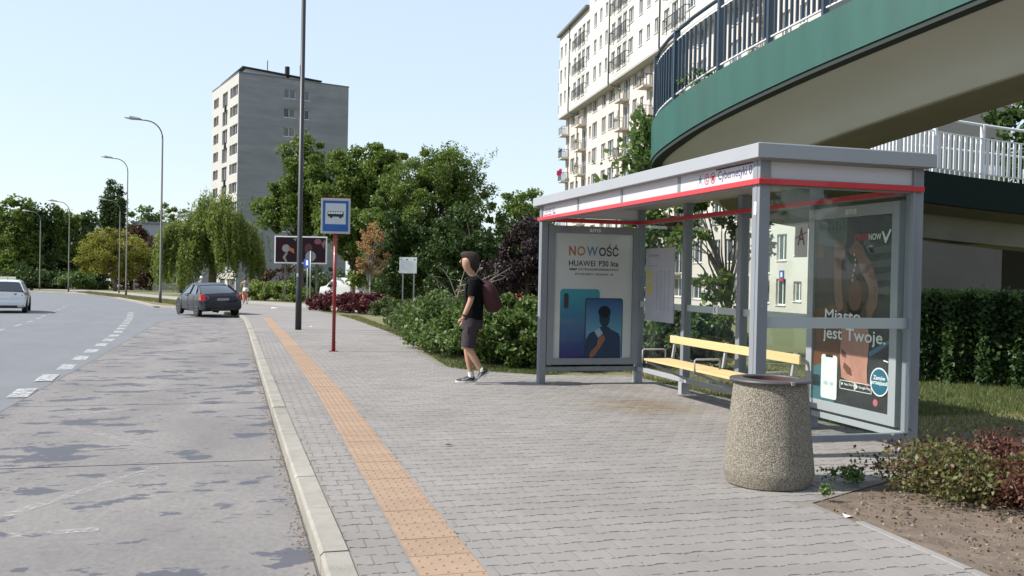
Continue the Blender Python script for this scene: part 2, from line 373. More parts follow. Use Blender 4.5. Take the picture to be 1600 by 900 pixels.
for k, (d, x, y, lo, hi) in enumerate(cells):
    if k < 300:
        if lo < -90 and hi > 90: me = pm[k % 3]
        else:
            mb = MB(); paver_geo(mb, 0, 0, 0, (0, SLOPE), lo-x, hi-x); me = mb.mesh('paver'); me.materials.append(M['paver'])
        o = link('paver', me, None, pave, (x, y, gz(y)+random.uniform(-.0012, .0012)))
    else: paver_geo(far, x, y, gz(y)+random.uniform(-.0014, .0014), ((random.random()-.5)*.012, (random.random()-.5)*.012+SLOPE), lo, hi)
o = far.build('pavers_further_off', M['paver'], pave); o['kind'] = 'stuff'
# edge strips of mortar between pavers and kerb / tactile strip
mb = MB()
ys = np.arange(-2, 41, .5)
for side in (1, 2):
    for a, b in zip(ys, ys[1:]):
        def X(v): 
            if side == 0: q = lerp_curve(KERB, v)+.15; return q, q+.11
            if side == 1: q = lerp_curve(TACT, v); return q-.008, q+.002
            q = lerp_curve(TACT, v)+.333; return q, q+.012
        (x0, x1), (x2, x3) = X(a), X(b)
        mb.add([(x0, a, gz(a)-.0045+.0015*side), (x1, a, gz(a)-.0045+.0015*side), (x3, b, gz(b)-.0045+.0015*side), (x2, b, gz(b)-.0045+.0015*side)], [(0, 1, 2, 3)])
mb.build('edge_mortar', M['pavefar'], pave)
# tactile slabs with domes
def slab_mesh(dome):
    mb = MB(); s = .163
    vs = [(-s, -s, -.02), (s, -s, -.02), (s, s, -.02), (-s, s, -.02), (-s, -s, 0), (s, -s, 0), (s, s, 0), (-s, s, 0)]
    mb.add(vs, [(4, 5, 6, 7), (0, 1, 5, 4), (1, 2, 6, 5), (2, 3, 7, 6), (3, 0, 4, 7)])
    if dome:
        for a in range(6):
            for b in range(6):
                if (a+b) % 2: continue
                x = -.135+a*.054; y = -.135+b*.054; n = 6
                vs = [(x+.013*math.cos(6.283*k/n), y+.013*math.sin(6.283*k/n), 0) for k in range(n)]+[(x+.008*math.cos(6.283*k/n), y+.008*math.sin(6.283*k/n), .0045) for k in range(n)]
                mb.add(vs, [(k, (k+1) % n, (k+1) % n+n, k+n) for k in range(n)]+[tuple(range(n, 2*n))])
    me = mb.mesh('tactile_slab'); me.materials.append(M['tactile']); return me
td, tp = slab_mesh(True), slab_mesh(False)
y = 1.0; k = 0
while y < 39:
    o = link('tactile_slab', td if y < 22 else tp, None, pave, (lerp_curve(TACT, y)+.1665, y, gz(y)+.004+random.uniform(-.001, .0015)))
    o.rotation_euler = (-math.atan(-SLOPE), random.uniform(-.004, .004), random.uniform(-.006, .006)); y += .332; k += 1
# kerb stones
kb = MB(); kerb = None
kerbroot = sheet('kerb', [(x+.01, y) for x, y in KERB[:-3]]+[(x+.14, y) for x, y in KERB[:-3]][::-1], M['kerb'], -.06)
def along(P, s0, s1):
    out = []; s = 0
    for (x0, y0), (x1, y1) in zip(P, P[1:]):
        L = math.hypot(x1-x0, y1-y0)
        for t in (s0, s1):
            if s <= t < s+L: out.append((x0+(x1-x0)*(t-s)/L, y0+(y1-y0)*(t-s)/L))
        s += L
    return out
s = 6.0
for k in range(120):
    L = 1.0 if s < 60 else 2.0
    q = along(KERB, s+.006, s+L-.006)
    if len(q) < 2: break
    (x0, y0), (x1, y1) = q; d = np.array([x1-x0, y1-y0]); d /= np.linalg.norm(d); n = np.array([d[1], -d[0]])
    w_, c = .152, .018
    prof = [(0.006, -.2), (0, -c), (c, 0), (w_-.006, 0), (w_, -.008), (w_, -.2)]
    r = []
    for (x, y) in ((x0, y0), (x1, y1)):
        r.append([(x+n[0]*a, y+n[1]*a, gz(y)+b+.003) for a, b in prof])
    jz = random.uniform(-.004, .004)
    mb = MB(); mb.loft([[(a, b, c2+jz) for a, b, c2 in rr] for rr in r]); mb.build('kerb_stone', M['kerb'], kerbroot)
    s += L
E_ = [(3.3, -2), (3.45, 2), (3.59, 3.88), (3.70, 5.5)]; s = 0.
for k in range(14):
    qq = along(E_, s+.004, s+.990)
    if len(qq) < 2: break
    (x0, y0), (x1, y1) = qq; d = np.array([x1-x0, y1-y0]); d /= np.linalg.norm(d); n = np.array([d[1], -d[0]])
    jz = random.uniform(-.006, .004); mb = MB(); mb.loft([[(x+n[0]*a, y+n[1]*a, gz(y)+b+jz) for a, b in ((-.004, -.12), (-.004, -.004), (.002, .001), (.05, .001), (.056, -.004), (.056, -.12))] for x, y in ((x0, y0), (x1, y1))]); mb.build('edging_stone', M['paver'], pave); s += 1.0
# bus bay slabs
bay = sheet('bus_bay', [(-2.72, -3), (-2.70, 12), (-2.78, 20), (-2.95, 30), (-3.1, 38), (-1.8, 46), (-.72, 46)]+[(x+.01, y) for x, y in KERB if y < 44][::-1][:-1]+[(.41, -3)], mat('bay_joint', (.10, .095, .09), .95), -.1235)
JY = [-2.9, .1, 4.2, 8.38, 12.42, 16.9, 21.1, 25.3, 29.5, 33.7, 38.0, 41.5]
for a, b in zip(JY, JY[1:]):
    def xl(v): return lerp_curve([(-2.7, 0), (-2.68, 12), (-2.76, 20), (-2.93, 30), (-3.06, 38), (-2.3, 42)], v)
    n = 8; g_ = .012; vs = []
    mb = MB()
    for i in range(n+1):
        v = a+g_+(b-a-2*g_)*i/n
        for xx in (xl(v)+.01, lerp_curve(KERB, v)-.012): vs.append((xx, v+(.0 if True else 0), gz(v)-.119))
    mb.add(vs, [(2*i, 2*i+1, 2*i+3, 2*i+2) for i in range(n)])
    e = [(xl(a)+.01, a+g_), (lerp_curve(KERB, a)-.012, a+g_)]
    mb.build('concrete_slab', M['slab'], bay)
# grit gathered along the kerb
gm = mat('gutter_grit', (.2, .17, .14), .95, rnd=.3)
mb = MB()
for k in range(1500):
    y = random.uniform(3.5, 20); cl = math.sin(y*3.1)*math.sin(y*1.7+1)
    if random.random() > .35+.65*max(0, cl): continue
    x = lerp_curve(KERB, y)-abs(random.gauss(0, .05))-.004; r = random.uniform(.003, .012); z = gz(y)-.118
    mb.add([(x-r, y-r, z), (x+r, y-r*.7, z), (x+r*.4, y+r, z), (x, y, z+r*.9)], [(0, 1, 3), (1, 2, 3), (2, 0, 3)])
o = mb.build('gutter_grit', gm, None); o['kind'] = 'stuff'
# painted lines
def strip(mb, P, wd, dz):
    P = [np.array(p[:2], float) for p in P]
    for a, b in zip(P, P[1:]):
        d = b-a; L = np.linalg.norm(d); d /= L; n = np.array([-d[1], d[0]])*wd/2; k = max(1, int(L))
        for i in range(k):
            p = a+d*L*i/k; q = a+d*L*(i+1)/k
            mb.add([(*(p-n), gz(p[1])+dz), (*(p+n), gz(p[1])+dz), (*(q+n), gz(q[1])+dz), (*(q-n), gz(q[1])+dz)], [(0, 1, 2, 3)])
ED = [(-2.75, 9.3), (-2.79, 11.4), (-2.8, 13.9), (-2.88, 15.98), (-2.94, 18.04), (-3.03, 20.05), (-3.12, 22.05), (-3.2, 24.1), (-3.3, 26.1), (-3.42, 28.1), (-3.55, 30.2), (-3.7, 32.2), (-3.87, 34.2), (-4.02, 36.2), (-4.18, 38.2), (-4.36, 40.2), (-4.53, 42.2), (-4.75, 44.2), (-4.95, 46.2), (-5.15, 48.3)]
for x, y in ED:
    mb = MB(); strip(mb, [(x-.01, y-.52), (x-.09 if y < 30 else x-.12, y+.52)], .25, -.1235 if x < -2.9 else -.114); mb.build('edge_dash', M['worn2'], road)
CD = [(-6.55, 24.5), (-6.75, 27.8), (-6.95, 31), (-7.16, 34.2), (-7.42, 37.3), (-7.7, 40.2), (-8.05, 43), (-8.35, 46), (-8.7, 49), (-9.05, 52.2), (-9.5, 56), (-10, 60)]
for x, y in CD:
    mb = MB(); strip(mb, [(x+.04, y-.65), (x-.06, y+.65)], .12, -.1235); mb.build('lane_dash', M['worn2'], road)
ZZ = [[(-2.35, 6.9), (-1.49, 6.67), (-.64, 8.25)], [(-.88, 9.31), (-1.67, 10.56)], [(-1.95, 11.5), (-1.25, 12.04)], [(-.89, 14.31), (-1.59, 15.24)], [(-1.6, 16.3), (-.95, 17.8)], [(-.98, 19.27), (-1.73, 20.72), (-1.77, 21.4), (-1.05, 23.22)], [(-.98, 24.7), (-1.77, 25.95)], [(-1.75, 28), (-1.1, 29.76), (-1.98, 31.55)], [(-1.1, 33), (-1.9, 35)], [(-2.3, 5.95), (-1.38, 6.17), (-.84, 6.23)]]
ZZ[0] = [(-2.6, 4.6), (-1.49, 6.67), (-.64, 8.23)]
for P in ZZ:
    mb = MB(); strip(mb, P, .10, -.1145); mb.build('zigzag_line', M['worn'], bay)
# dirt bed on the right with litter of dry leaves
dirt = mat('dirt_soil', (.07, .052, .038), .95, c2=(.19, .145, .11), scale=7, amt=.5, bump=1, bscale=30, detail=12)
sheet('dirt_bed', [(3.3, -5), (3.45, 2), (3.59, 3.88), (3.70, 5.5), (5.3, 6.33), (6.15, 6.45), (6.3, 8.0), (9.5, 8.6), (14, 8), (14, -5)], dirt, -.010)
sheet('dirt_strip', [(6.1, 6.4), (6.12, 14.3), (8.2, 14.3), (8.2, 8)], mat('dry_lawn', (.2, .17, .09), .95, c2=(.13, .13, .055), scale=3, amt=.6, bump=1, bscale=40), -.018)

# ------------------------------------------------------------------ lettering
_fc = {}
def text_mesh(s, bold=0, shear=0):
    k = (s, bold, shear)
    if k in _fc: return _fc[k]
    cu = bpy.data.curves.new('t', 'FONT'); cu.body = s; cu.resolution_u = 3; cu.offset = bold; cu.shear = shear
    o = bpy.data.objects.new('t', cu); col.objects.link(o); bpy.context.view_layer.update()
    dg = bpy.context.evaluated_depsgraph_get(); me = bpy.data.meshes.new_from_object(o.evaluated_get(dg))
    bpy.data.objects.remove(o); co = np.empty(len(me.vertices)*3); me.vertices.foreach_get('co', co); co = co.reshape(-1, 3)
    r = (co, [tuple(p.vertices) for p in me.polygons], co[:, :2].min(0), co[:, :2].max(0)); _fc[k] = r; return r
def text_on(mb, s, O, U, V, x, y, wd=None, hg=None, bold=0, center=False):
    """lettering on the plane O + U*a + V*b, lower left corner (x, y), fitted to width wd and/or height hg"""
    co, fs, lo, hi = text_mesh(s, bold); sx = wd/(hi[0]-lo[0]) if wd else None; sy = hg/(hi[1]-lo[1]) if hg else None
    sx = sx or sy; sy = sy or sx
    if center: x -= (hi[0]-lo[0])*sx/2
    mb.add([O+U*(x+(p[0]-lo[0])*sx)+V*(y+(p[1]-lo[1])*sy) for p in co], fs)
def flat(mb, poly, O, U, V):
    mb.add([O+U*a+V*b for a, b in poly], [tuple(range(len(poly)))])
def ell(cx, cy, rx, ry, n=20, a0=0): return [(cx+rx*math.cos(a0+2*math.pi*k/n), cy+ry*math.sin(a0+2*math.pi*k/n)) for k in range(n)]
def rrect(x0, y0, x1, y1, r):
    P = []
    for cx, cy, a in ((x1-r, y1-r, 0), (x0+r, y1-r, 90), (x0+r, y0+r, 180), (x1-r, y0+r, 270)):
        for k in range(5): P.append((cx+r*math.cos(math.radians(a+k*22.5)), cy+r*math.sin(math.radians(a+k*22.5))))
    return P
def circ_rot(P, a, c): return [(c[0]+(x-c[0])*math.cos(a)-(y-c[1])*math.sin(a), c[1]+(x-c[0])*math.sin(a)+(y-c[1])*math.cos(a)) for x, y in P]
def A3(*v): return np.array(v, float)

# ------------------------------------------------------------------ BUS SHELTER
S = thing('bus_shelter', 'grey metal and glass bus shelter with red rails and two advertising panels', 'bus shelter', (4.95, 10.15, gz(10.15)))
XF, XB = 4.22, 5.77
YN, YFAR = 7.12, 13.16
PYS = [7.12, 8.63, 10.12, 11.6, 13.16]
def post(x, y, zb, zt, sx=.1, sy=.12, foot=True):
    mb = MB(); mb.box((x-sx/2, y-sy/2, zb), (x+sx/2, y+sy/2, zt))
    mb.box((x-sx/2-.004, y-.018, zb+.12), (x-sx/2, y+.018, zt-.02))
    o = mb.build('post', M['alu'], S, bevel=.004)
    return o
for y in (YN, YFAR): post(XF, y, gz(y), 2.46)
for y in PYS:
    mb = MB(); zb = .0
    mb.box((XB-.05, y-.055, .022), (XB+.05, y+.055, 2.46)); mb.box((XB-.07, y-.075, .085), (XB-.05, y-.035, 2.44)); mb.build('post', M['alu'], S, bevel=.004)
    mb = MB(); mb.box((XB-.07, y-.05, gz(y)-.01), (XB+.05, y+.05, .022)); mb.build('foot', M['alulight'], S, bevel=.004)
# bottom rails
for a, b in zip(PYS, PYS[1:]):
    MB().box((XB-.045, a+.057, .02), (XB+.035, b-.057, .082)).build('bottom_rail', M['alulight'], S, bevel=.004)
for y in (YN, YFAR):
    MB().box((XF+.052, y-.035, .022), (XB-.052, y+.035, .08)).build('bottom_rail', M['alu'], S, bevel=.004)
# red rails
for n_, a, b in (('f', (XF-.075, YN-.09, 2.237), (XF-.052, YFAR+.09, 2.283)), ('b', (XB-.095, YN+.06, 2.222), (XB-.072, YFAR-.06, 2.268)),
                 ('e', (XF-.05, YN-.09, 2.237), (XB+.03, YN-.066, 2.283)), ('g', (XF+.05, YFAR-.085, 2.225), (XB-.052, YFAR-.064, 2.27))):
    MB().box(a, b).build('red_rail', M['red'], S, bevel=.003)
for y in (YN, YFAR):       # transoms behind the red rails
    MB().box((XF+.052, y-.06, 2.225), (XB-.052, y+.03, 2.285)).build('transom', M['alu'], S)
MB().box((XF-.05, YN+.062, 2.225), (XF+.04, YFAR-.062, 2.285)).build('transom', M['alu'], S)
MB().box((XB-.07, YN+.062, 2.215), (XB+.0, YFAR-.062, 2.275)).build('transom', M['alu'], S)
# fascia lettering boards
opal = mat('opal_board', (.72, .72, .75), .35, coat=.2)
m, t_, b_ = newmat('opal_sheet'); b_.inputs['Base Color'].default_value = (.74, .73, .76, 1); b_.inputs['Roughness'].default_value = .4
tl = t_.nodes.new('ShaderNodeBsdfTranslucent'); tl.inputs[0].default_value = (.7, .69, .72, 1); mx = t_.nodes.new('ShaderNodeMixShader'); mx.inputs[0].default_value = .35
t_.links.new(b_.outputs[0], mx.inputs[1]); t_.links.new(tl.outputs[0], mx.inputs[2]); t_.links.new(mx.outputs[0], t_.nodes['Material Output'].inputs[0]); M['opal'] = m
seg = [7.12, 8.63, 10.12, 11.6, 13.16]
for a, b in zip(seg, seg[1:]):
    a += .03 if a > 7.2 else .06; b -= .03 if b < 13 else .06
    bd = MB().box((XF-.035, a, 2.292), (XF-.015, b, 2.444)).build('fascia_board', M['opal'], S)
    if a < 7.3:
        O = A3(XF-.0365, 8.60, 2.292); U = A3(0, -1, 0); V = A3(0, 0, 1)
        mb = MB(); text_on(mb, 'Cybernetyki 0', O, U, V, .78, .022, .60, .105); mb.build('lettering', mat('navy_print', (.03, .04, .13), .5), bd)
        mb = MB(); flat(mb, [(.74, .137), (1.40, .137), (1.40, .150), (.74, .150)], O, U, V); mb.build('dark_strip', mat('plum_print', (.06, .012, .05), .5), bd)
        for cx in (.56, .68):
            mb = MB(); P1, P2 = ell(cx, .075, .045, .052, 24), ell(cx, .075, .037, .043, 24)
            for k in range(24): mb.add([O+U*q[0]+V*q[1] for q in (P1[k], P1[(k+1) % 24], P2[(k+1) % 24], P2[k])], [(0, 1, 2, 3)])
            if cx < .6: text_on(mb, 'C', O, U, V, .542, .052, .036, .05, .02)
            else: flat(mb, rrect(.655, .055, .705, .098, .01), O, U, V); flat(mb, [(.66, .048), (.675, .048), (.675, .054), (.66, .054)], O, U, V); flat(mb, [(.688, .048), (.703, .048), (.703, .054), (.688, .054)], O, U, V)
            mb.build('transport_symbol', mat('crimson_print', (.35, .02, .05), .5), bd)
        mb = MB()       # small blue star-like emblem with corner ticks
        flat(mb, [(.40, .04), (.415, .075), (.385, .09), (.42, .095), (.42, .125), (.435, .125), (.435, .095), (.47, .09), (.44, .075), (.455, .04), (.428, .06)], O, U, V)
        for sx in (-1, 1):
            for sy in (-1, 1): flat(mb, [(.428+sx*.055, .08+sy*.055), (.428+sx*.04, .08+sy*.055), (.428+sx*.055, .08+sy*.04)], O, U, V)
        mb.build('blue_emblem', mat('slate_blue_print', (.1, .17, .3), .5), bd)
    if b > 13:
        O = A3(XF-.0365, 13.08, 2.292); U = A3(0, -1, 0); V = A3(0, 0, 1)
        for k, s_ in enumerate(('136', '189', '317')): mb = MB(); text_on(mb, s_, O, U, V, .06+k*.17, .05, .13, .06); mb.build('line_number', mat('grey_violet_print', (.2, .18, .3), .5), bd)
        mb = MB(); flat(mb, [(.44, .01), (.54, .01), (.54, .04), (.44, .04)], O, U, V); mb.build('line_symbol', mat('grey_violet_print', (.2, .18, .3), .5), bd)
        mb = MB(); flat(mb, [(.03, .008), (.2, .008), (.2, .022), (.03, .022)], O, U, V); flat(mb, [(.23, .008), (.36, .008), (.36, .022), (.23, .022)], O, U, V); mb.build('red_underline', M['red'], bd)
for y in seg[1:-1]: MB().box((XF-.04, y-.028, 2.287), (XF+.02, y+.028, 2.452)).build('mullion', M['alu'], S)
MB().box((XF+.06, YN-.045, 2.292), (XB-.06, YN-.025, 2.43)).build('fascia_board', M['opal'], S)
MB().box((XF+.06, YFAR-.03, 2.292), (XB-.06, YFAR-.01, 2.444)).build('fascia_board', M['opal'], S)
# roof
rf = MB(); rf.box((4.10, 6.98, 2.452), (5.885, 13.34, 2.572)); rf.box((4.14, 7.02, 2.572), (5.845, 13.3, 2.584))
ro = rf.build('roof', M['alulight'], S, bevel=.004)
MB().box((4.16, 7.04, 2.444), (5.82, 13.28, 2.4515)).build('ceiling_panel', mat('ceiling_grey', (.33, .34, .33), .5), S)
MB().box((4.9, 8.9, 2.42), (5.0, 8.98, 2.444)).build('ceiling_lamp', M['frame'], S)
# glass panes with white safety stripe
stripe = mat('frosted_stripe', (.42, .46, .46), .5)
def pane_x(y0, y1, z0=.09, z1=2.215):
    g = MB().box((XB-.018, y0, z0), (XB-.010, y1, z1)).build('glass_pane', M['glass'], S)
    MB().box((XB-.0205, y0+.002, .99), (XB-.0185, y1-.002, 1.075)).build('frosted_stripe', stripe, g); return g
gl1 = pane_x(11.66, 13.1); gl2 = pane_x(10.18, 11.54); gl3 = pane_x(8.69, 10.06); gl4 = pane_x(7.18, 8.57)
g5 = MB().box((XF+.052, YN-.006, .084), (XB-.052, YN+.002, 2.232)).build('glass_pane', M['glass'], S)
MB().box((XF+.054, YN-.0085, 1.015), (XB-.054, YN-.0065, 1.11)).build('frosted_stripe', stripe, g5)
mb = MB(); O = A3(XB-.0215, 11.1, 1.0); U = A3(0, -1, 0); V = A3(0, 0, 1)
flat(mb, rrect(.3, -.02, .42, .1, .01), O, U, V); mb.build('sticker', M['plain_white'], gl2)
mb = MB(); text_on(mb, 'K', O+A3(-.001, 0, 0), U, V, .33, .0, .05, .07, .02); mb.build('sticker_letter', M['black'], gl2)
# notice A with strike on the inner back glass
mb = MB(); O = A3(XB-.0215, 8.98, 1.78); flat(mb, rrect(0, -.1, .24, .25, .005), O, U, V); mb.build('notice', mat('notice_paper', (.5, .47, .45), .6), gl3)
mb = MB(); O = O+A3(-.001, 0, 0); text_on(mb, 'A', O, U, V, .05, .03, .14, .19, .02); flat(mb, [(.02, .1), (.22, .16), (.22, .175), (.02, .115)], O, U, V); mb.build('notice_letter', mat('maroon_print', (.12, .02, .02), .6), gl3)
# route map / timetable board on the first back pane
bd = MB().box((XB-.045, 11.92, .80), (XB-.024, 12.86, 1.86)).build('timetable_board', mat('timetable_paper', (.38, .38, .42), .5, c2=(.46, .46, .49), scale=3), S)
O = A3(XB-.0465, 12.86, .80)
mb = MB(); text_on(mb, 'Cybernetyki', O, U, V, .08, .93, .36, .045); flat(mb, [(.08, .80), (.42, .80), (.42, .808), (.08, .808)], O, U, V)
for k in range(22): 
    for q in range(4): flat(mb, [(.38+q*.13, .72-k*.026), (.38+q*.13+random.uniform(.04, .1), .72-k*.026), (.38+q*.13+.05, .727-k*.026), (.38+q*.13, .727-k*.026)], O, U, V)
mb.build('timetable_lettering', mat('timetable_ink', (.2, .2, .26), .6), bd)
mb = MB(); flat(mb, [(.06, .6), (.22, .6), (.22, .74), (.06, .74)], O, U, V); flat(mb, [(.06, .38), (.24, .38), (.24, .56), (.06, .56)], O, U, V); mb.build('yellow_notice', mat('yellow_paper', (.5, .42, .1), .6), bd)
# poster cases
def case(frame_box_outer, O, U, V, N, w_, h_, brd=.1, m=M['alu']):
    """frame of width w_, height h_ with border brd; N points to the viewer"""
    mb = MB(); t = .10
    def bx(x0, y0, x1, y1, d0, d1): 
        c = O+U*(x0+x1)/2+V*(y0+y1)/2+N*(d0+d1)/2; mb.obox(c, U*(x1-x0)/2, V*(y1-y0)/2, N*(d1-d0)/2)
    bx(0, 0, brd, h_, -t, 0); bx(w_-brd, 0, w_, h_, -t, 0); bx(brd, 0, w_-brd, brd*.95, -t, -.0008); bx(brd, h_-brd*1.1, w_-brd, h_, -t, -.0008); bx(brd, brd, w_-brd, h_-brd, -t, -t+.02)
    return mb.build('poster_case', m, S, bevel=.003)
# far end: phone advertisement facing the camera
O = A3(XF+.06, YFAR-.07, .12); U = A3(1, 0, 0); V = A3(0, 0, 1); N = A3(0, -1, 0); CW, CH = 1.44, 2.055
pc = case(None, O, U, V, N, CW, CH, .1)
mb = MB(); text_on(mb, 'ams', O+N*.002, U, V, CW/2-.09, CH-.085, .18, .05, .015); mb.build('maker_lettering', M['frame'], pc)
PO = O-N*.02*(-1)*(-1)+U*.1+V*.095; PW, PH = CW-.2, CH-.205
PO = O+U*.1+V*.095-N*.03
def posterpart(name, polys, mt, k, PO=None, fn=None, parent=None):
    mb = MB()
    for P in polys: flat(mb, P, PO_+N_*.0012*k, U_, V_)
    return mb.build(name, mt, parent)
PO_, N_, U_, V_ = PO, N, U, V
m, t_, b_ = newmat('poster_backing'); b_.inputs['Base Color'].default_value = (.60, .60, .61, 1); b_.inputs['Roughness'].default_value = .25; b_.inputs['Coat Weight'].default_value = .5; M['poster_white'] = m
base = MB().obox(PO+U*PW/2+V*PH/2-N*.004, U*PW/2, V*PH/2, N*.004).build('poster', M['poster_white'], pc)
def P_(x, y): return ((x-80)/395*PW, (1-(y-75)/630)*PH)     # from a crop of the poster to its own plane
def PP(L): return [P_(*q) for q in L]
def gradmat(name, c0, c1, c2=None, axis=2, z0=0, z1=1, mid=.5):
    m, t, b = newmat(name); N = t.nodes; tc = N.new('ShaderNodeTexCoord'); sp = N.new('ShaderNodeSeparateXYZ'); t.links.new(tc.outputs['Generated'], sp.inputs[0])
    r = N.new('ShaderNodeValToRGB'); r.color_ramp.elements[0].color = rgb(c0); r.color_ramp.elements[1].color = rgb(c1)
    if c2: e = r.color_ramp.elements.new(mid); e.color = rgb(c2)
    t.links.new(sp.outputs[axis], r.inputs[0]); t.links.new(r.outputs[0], b.inputs['Base Color']); b.inputs['Roughness'].default_value = .25; return m
posterpart('phone_back_print', [PP([(112, 705), (112, 372), (116, 361), (126, 355), (298, 355), (307, 360), (311, 372), (311, 705)])], gradmat('teal_violet_print', (.03, .02, .14), (.05, .30, .38), (.02, .12, .27)), 1, parent=base)
posterpart('camera_bump_print', [rrect(*P_(131, 455), *P_(154, 377), .03)], M['print_dark'], 2, parent=base)
posterpart('phone_rim_print', [rrect(P_(238, 705)[0], 0, *P_(430, 400), .04)], M['print_dark'], 3, parent=base)
posterpart('phone_screen_print', [rrect(P_(243, 705)[0], 0, *P_(426, 406), .03)], gradmat('sky_screen_print', (.05, .16, .3), (.03, .09, .25), (.10, .30, .46), mid=.45), 4, parent=base)
posterpart('figure_print', [PP([(241, 705), (244, 610), (262, 580), (300, 560), (318, 545), (356, 545), (372, 560), (410, 578), (418, 600), (420, 705)])], mat('navy_shirt_print', (.03, .05, .10), .4), 5, parent=base)
posterpart('figure_head_print', [[(a, b) for a, b in ell(P_(337, 500)[0], P_(337, 500)[1], .085, .14, 24)]], mat('blurred_head_print', (.02, .055, .07), .4), 6, parent=base)
posterpart('figure_hair_print', [[(a, b) for a, b in ell(P_(336, 470)[0], P_(336, 470)[1], .098, .09, 24)]], mat('dark_hair_print', (.015, .02, .03), .4), 7, parent=base)
posterpart('figure_hand_print', [PP([(262, 690), (272, 668), (300, 640), (306, 600), (322, 586), (338, 592), (343, 610), (330, 630), (318, 650), (292, 690), (270, 705)])], mat('skin_print', (.28, .13, .08), .4), 7, parent=base)
posterpart('held_phone_print', [PP([(286, 568), (312, 550), (330, 580), (304, 600)])], mat('pale_blue_print', (.3, .42, .5), .4), 8, parent=base)
for s_, x0, x1, c in (('N', 152, 188, (.42, .11, .05)), ('O', 192, 236, (.42, .2, .1)), ('W', 240, 300, (.10, .2, .33)), ('OŚĆ', 302, 405, (.02, .025, .04))):
    mb = MB(); a, b = P_(x0, 187); hgt = .142 if s_ != 'OŚĆ' else .178
    text_on(mb, s_, PO+N*.002, U, V, a, b, P_(x1, 0)[0]-a-.01, hgt, .02); mb.build('headline_letters', mat('print_'+s_, c, .5), base)
mb = MB()
for s_, x0, x1, y0, y1 in (('HUAWEI', 152, 284, 239, 211), ('P30 lite', 303, 403, 239, 211), ('48MP ULTRASZEROKOKĄTNY', 152, 405, 264, 249), ('POTRÓJNY APARAT AI', 184, 376, 288, 272)):
    a, b = P_(x0, y0); c, d = P_(x1, y1); mb = MB(); text_on(mb, s_, PO+N*.002, U, V, a, b, c-a, d-b, .012); mb.build('poster_lettering', M['black'], base)
MB().obox(O+U*CW/2+V*CH/2-N*.012, U*(CW/2-.1), V*(CH/2-.1), N*.002).build('poster_glass', M['arglass'], pc)
# back wall bay nearest the camera: taxi app advertisement facing the kerb
O = A3(XB-.075, 8.665-.02, .112); U = A3(0, -1, 0); N = A3(-1, 0, 0); CW, CH = 1.42, 2.06
pc = case(None, O, U, V, N, CW, CH, .1, M['alulight'])
mb = MB(); text_on(mb, 'ams', O+N*.002, U, V, CW/2-.09, CH-.085, .18, .05, .015); mb.build('maker_lettering', M['frame'], pc)
PO = O+U*.1+V*.095-N*.03; PW, PH = CW-.2, CH-.205; PO_, N_, U_, V_ = PO, N, U, V
base = MB().obox(PO+U*PW/2+V*PH/2-N*.004, U*PW/2, V*PH/2, N*.004).build('poster', mat('poster_night', (.018, .02, .024), .5, c2=(.05, .053, .057), scale=4, spec=.15), pc)
def Q(L): return [(x*PW, (1-y)*PH) for x, y in L]
posterpart('pale_wall_print', [Q([(.02, .0), (.42, .0), (.42, .14), (.2, .16), (.02, .14)])], mat('grey_wall_print', (.09, .115, .115), .4, c2=(.08, .1, .1), scale=6), 1, parent=base)
posterpart('scribble_print', [Q([(.15+i*.05, .02), (.2+i*.05, .015+.01*(i % 2)), (.19+i*.05, .07), (.17+i*.05, .06), (.18+i*.05, .03)]) for i in range(5)], M['black'], 2, parent=base)
posterpart('brown_door_print', [Q([(0, .15), (.10, .13), (.12, .3), (0, .3)]), Q([(0, .5), (.36, .46), (.36, .80), (.1, .83), (0, .86)])], mat('orange_wood_print', (.15, .06, .025), .4, c2=(.13, .05, .03), scale=5, stretch=(1, 3, .4)), 1, parent=base)
posterpart('teal_corner_print', [Q([(0, .82), (.2, .78), (.3, 1), (0, 1)])], mat('teal_print', (.05, .14, .17), .4), 2, parent=base)
posterpart('blurred_rider_print', [Q([(0, .22), (.2, .2), (.25, .3), (.25, .42), (.0, .44)])], mat('blurred_dark_print', (.03, .02, .02), .4), 2, parent=base)
armp = mat('arm_print', (.24, .12, .09), .4, c2=(.14, .06, .045), scale=6)
posterpart('raised_arm_print', [Q([(.26, .15), (.33, .11), (.40, .14), (.41, .20), (.36, .24), (.37, .36), (.40, .48), (.33, .52), (.28, .44), (.26, .28)]), Q([(.46, .17), (.54, .12), (.62, .15), (.70, .22), (.80, .31), (.84, .38), (.82, .46), (.74, .54), (.66, .52), (.72, .42), (.72, .37), (.62, .29), (.54, .20), (.47, .20)])], armp, 3, parent=base)
posterpart('hair_print', [ell(.55*PW, .60*PH, .17, .23, 26), Q([(.42, .45), (.68, .45), (.72, .58), (.40, .60)])], mat('dark_brown_hair_print', (.05, .022, .018), .4), 4, parent=base)
posterpart('face_print', [ell(.55*PW, .585*PH, .10, .15, 24)], mat('blurred_face_print', (.11, .035, .03), .4), 5, parent=base)
posterpart('dotted_strap_print', [ell(.53*PW+.02*math.sin(i), (.80-i*.027)*PH, .014, .018, 8) for i in range(6)], mat('pink_dots_print', (.5, .33, .3), .4), 6, parent=base)
posterpart('tattoo_print', [ell(.79*PW+.015*math.sin(i*2), (.63-i*.014)*PH, .012, .008, 6) for i in range(5)], M['black'], 6, parent=base)
posterpart('pink_shirt_print', [Q([(.38, .55), (.50, .52), (.62, .53), (.72, .55), (.74, .66), (.72, .80), (.73, .865), (.56, .88), (.40, .855), (.37, .74), (.38, .64)])], mat('pink_shirt_print', (.50, .26, .21), .4, c2=(.35, .15, .11), scale=7, amt=.5), 5, parent=base)
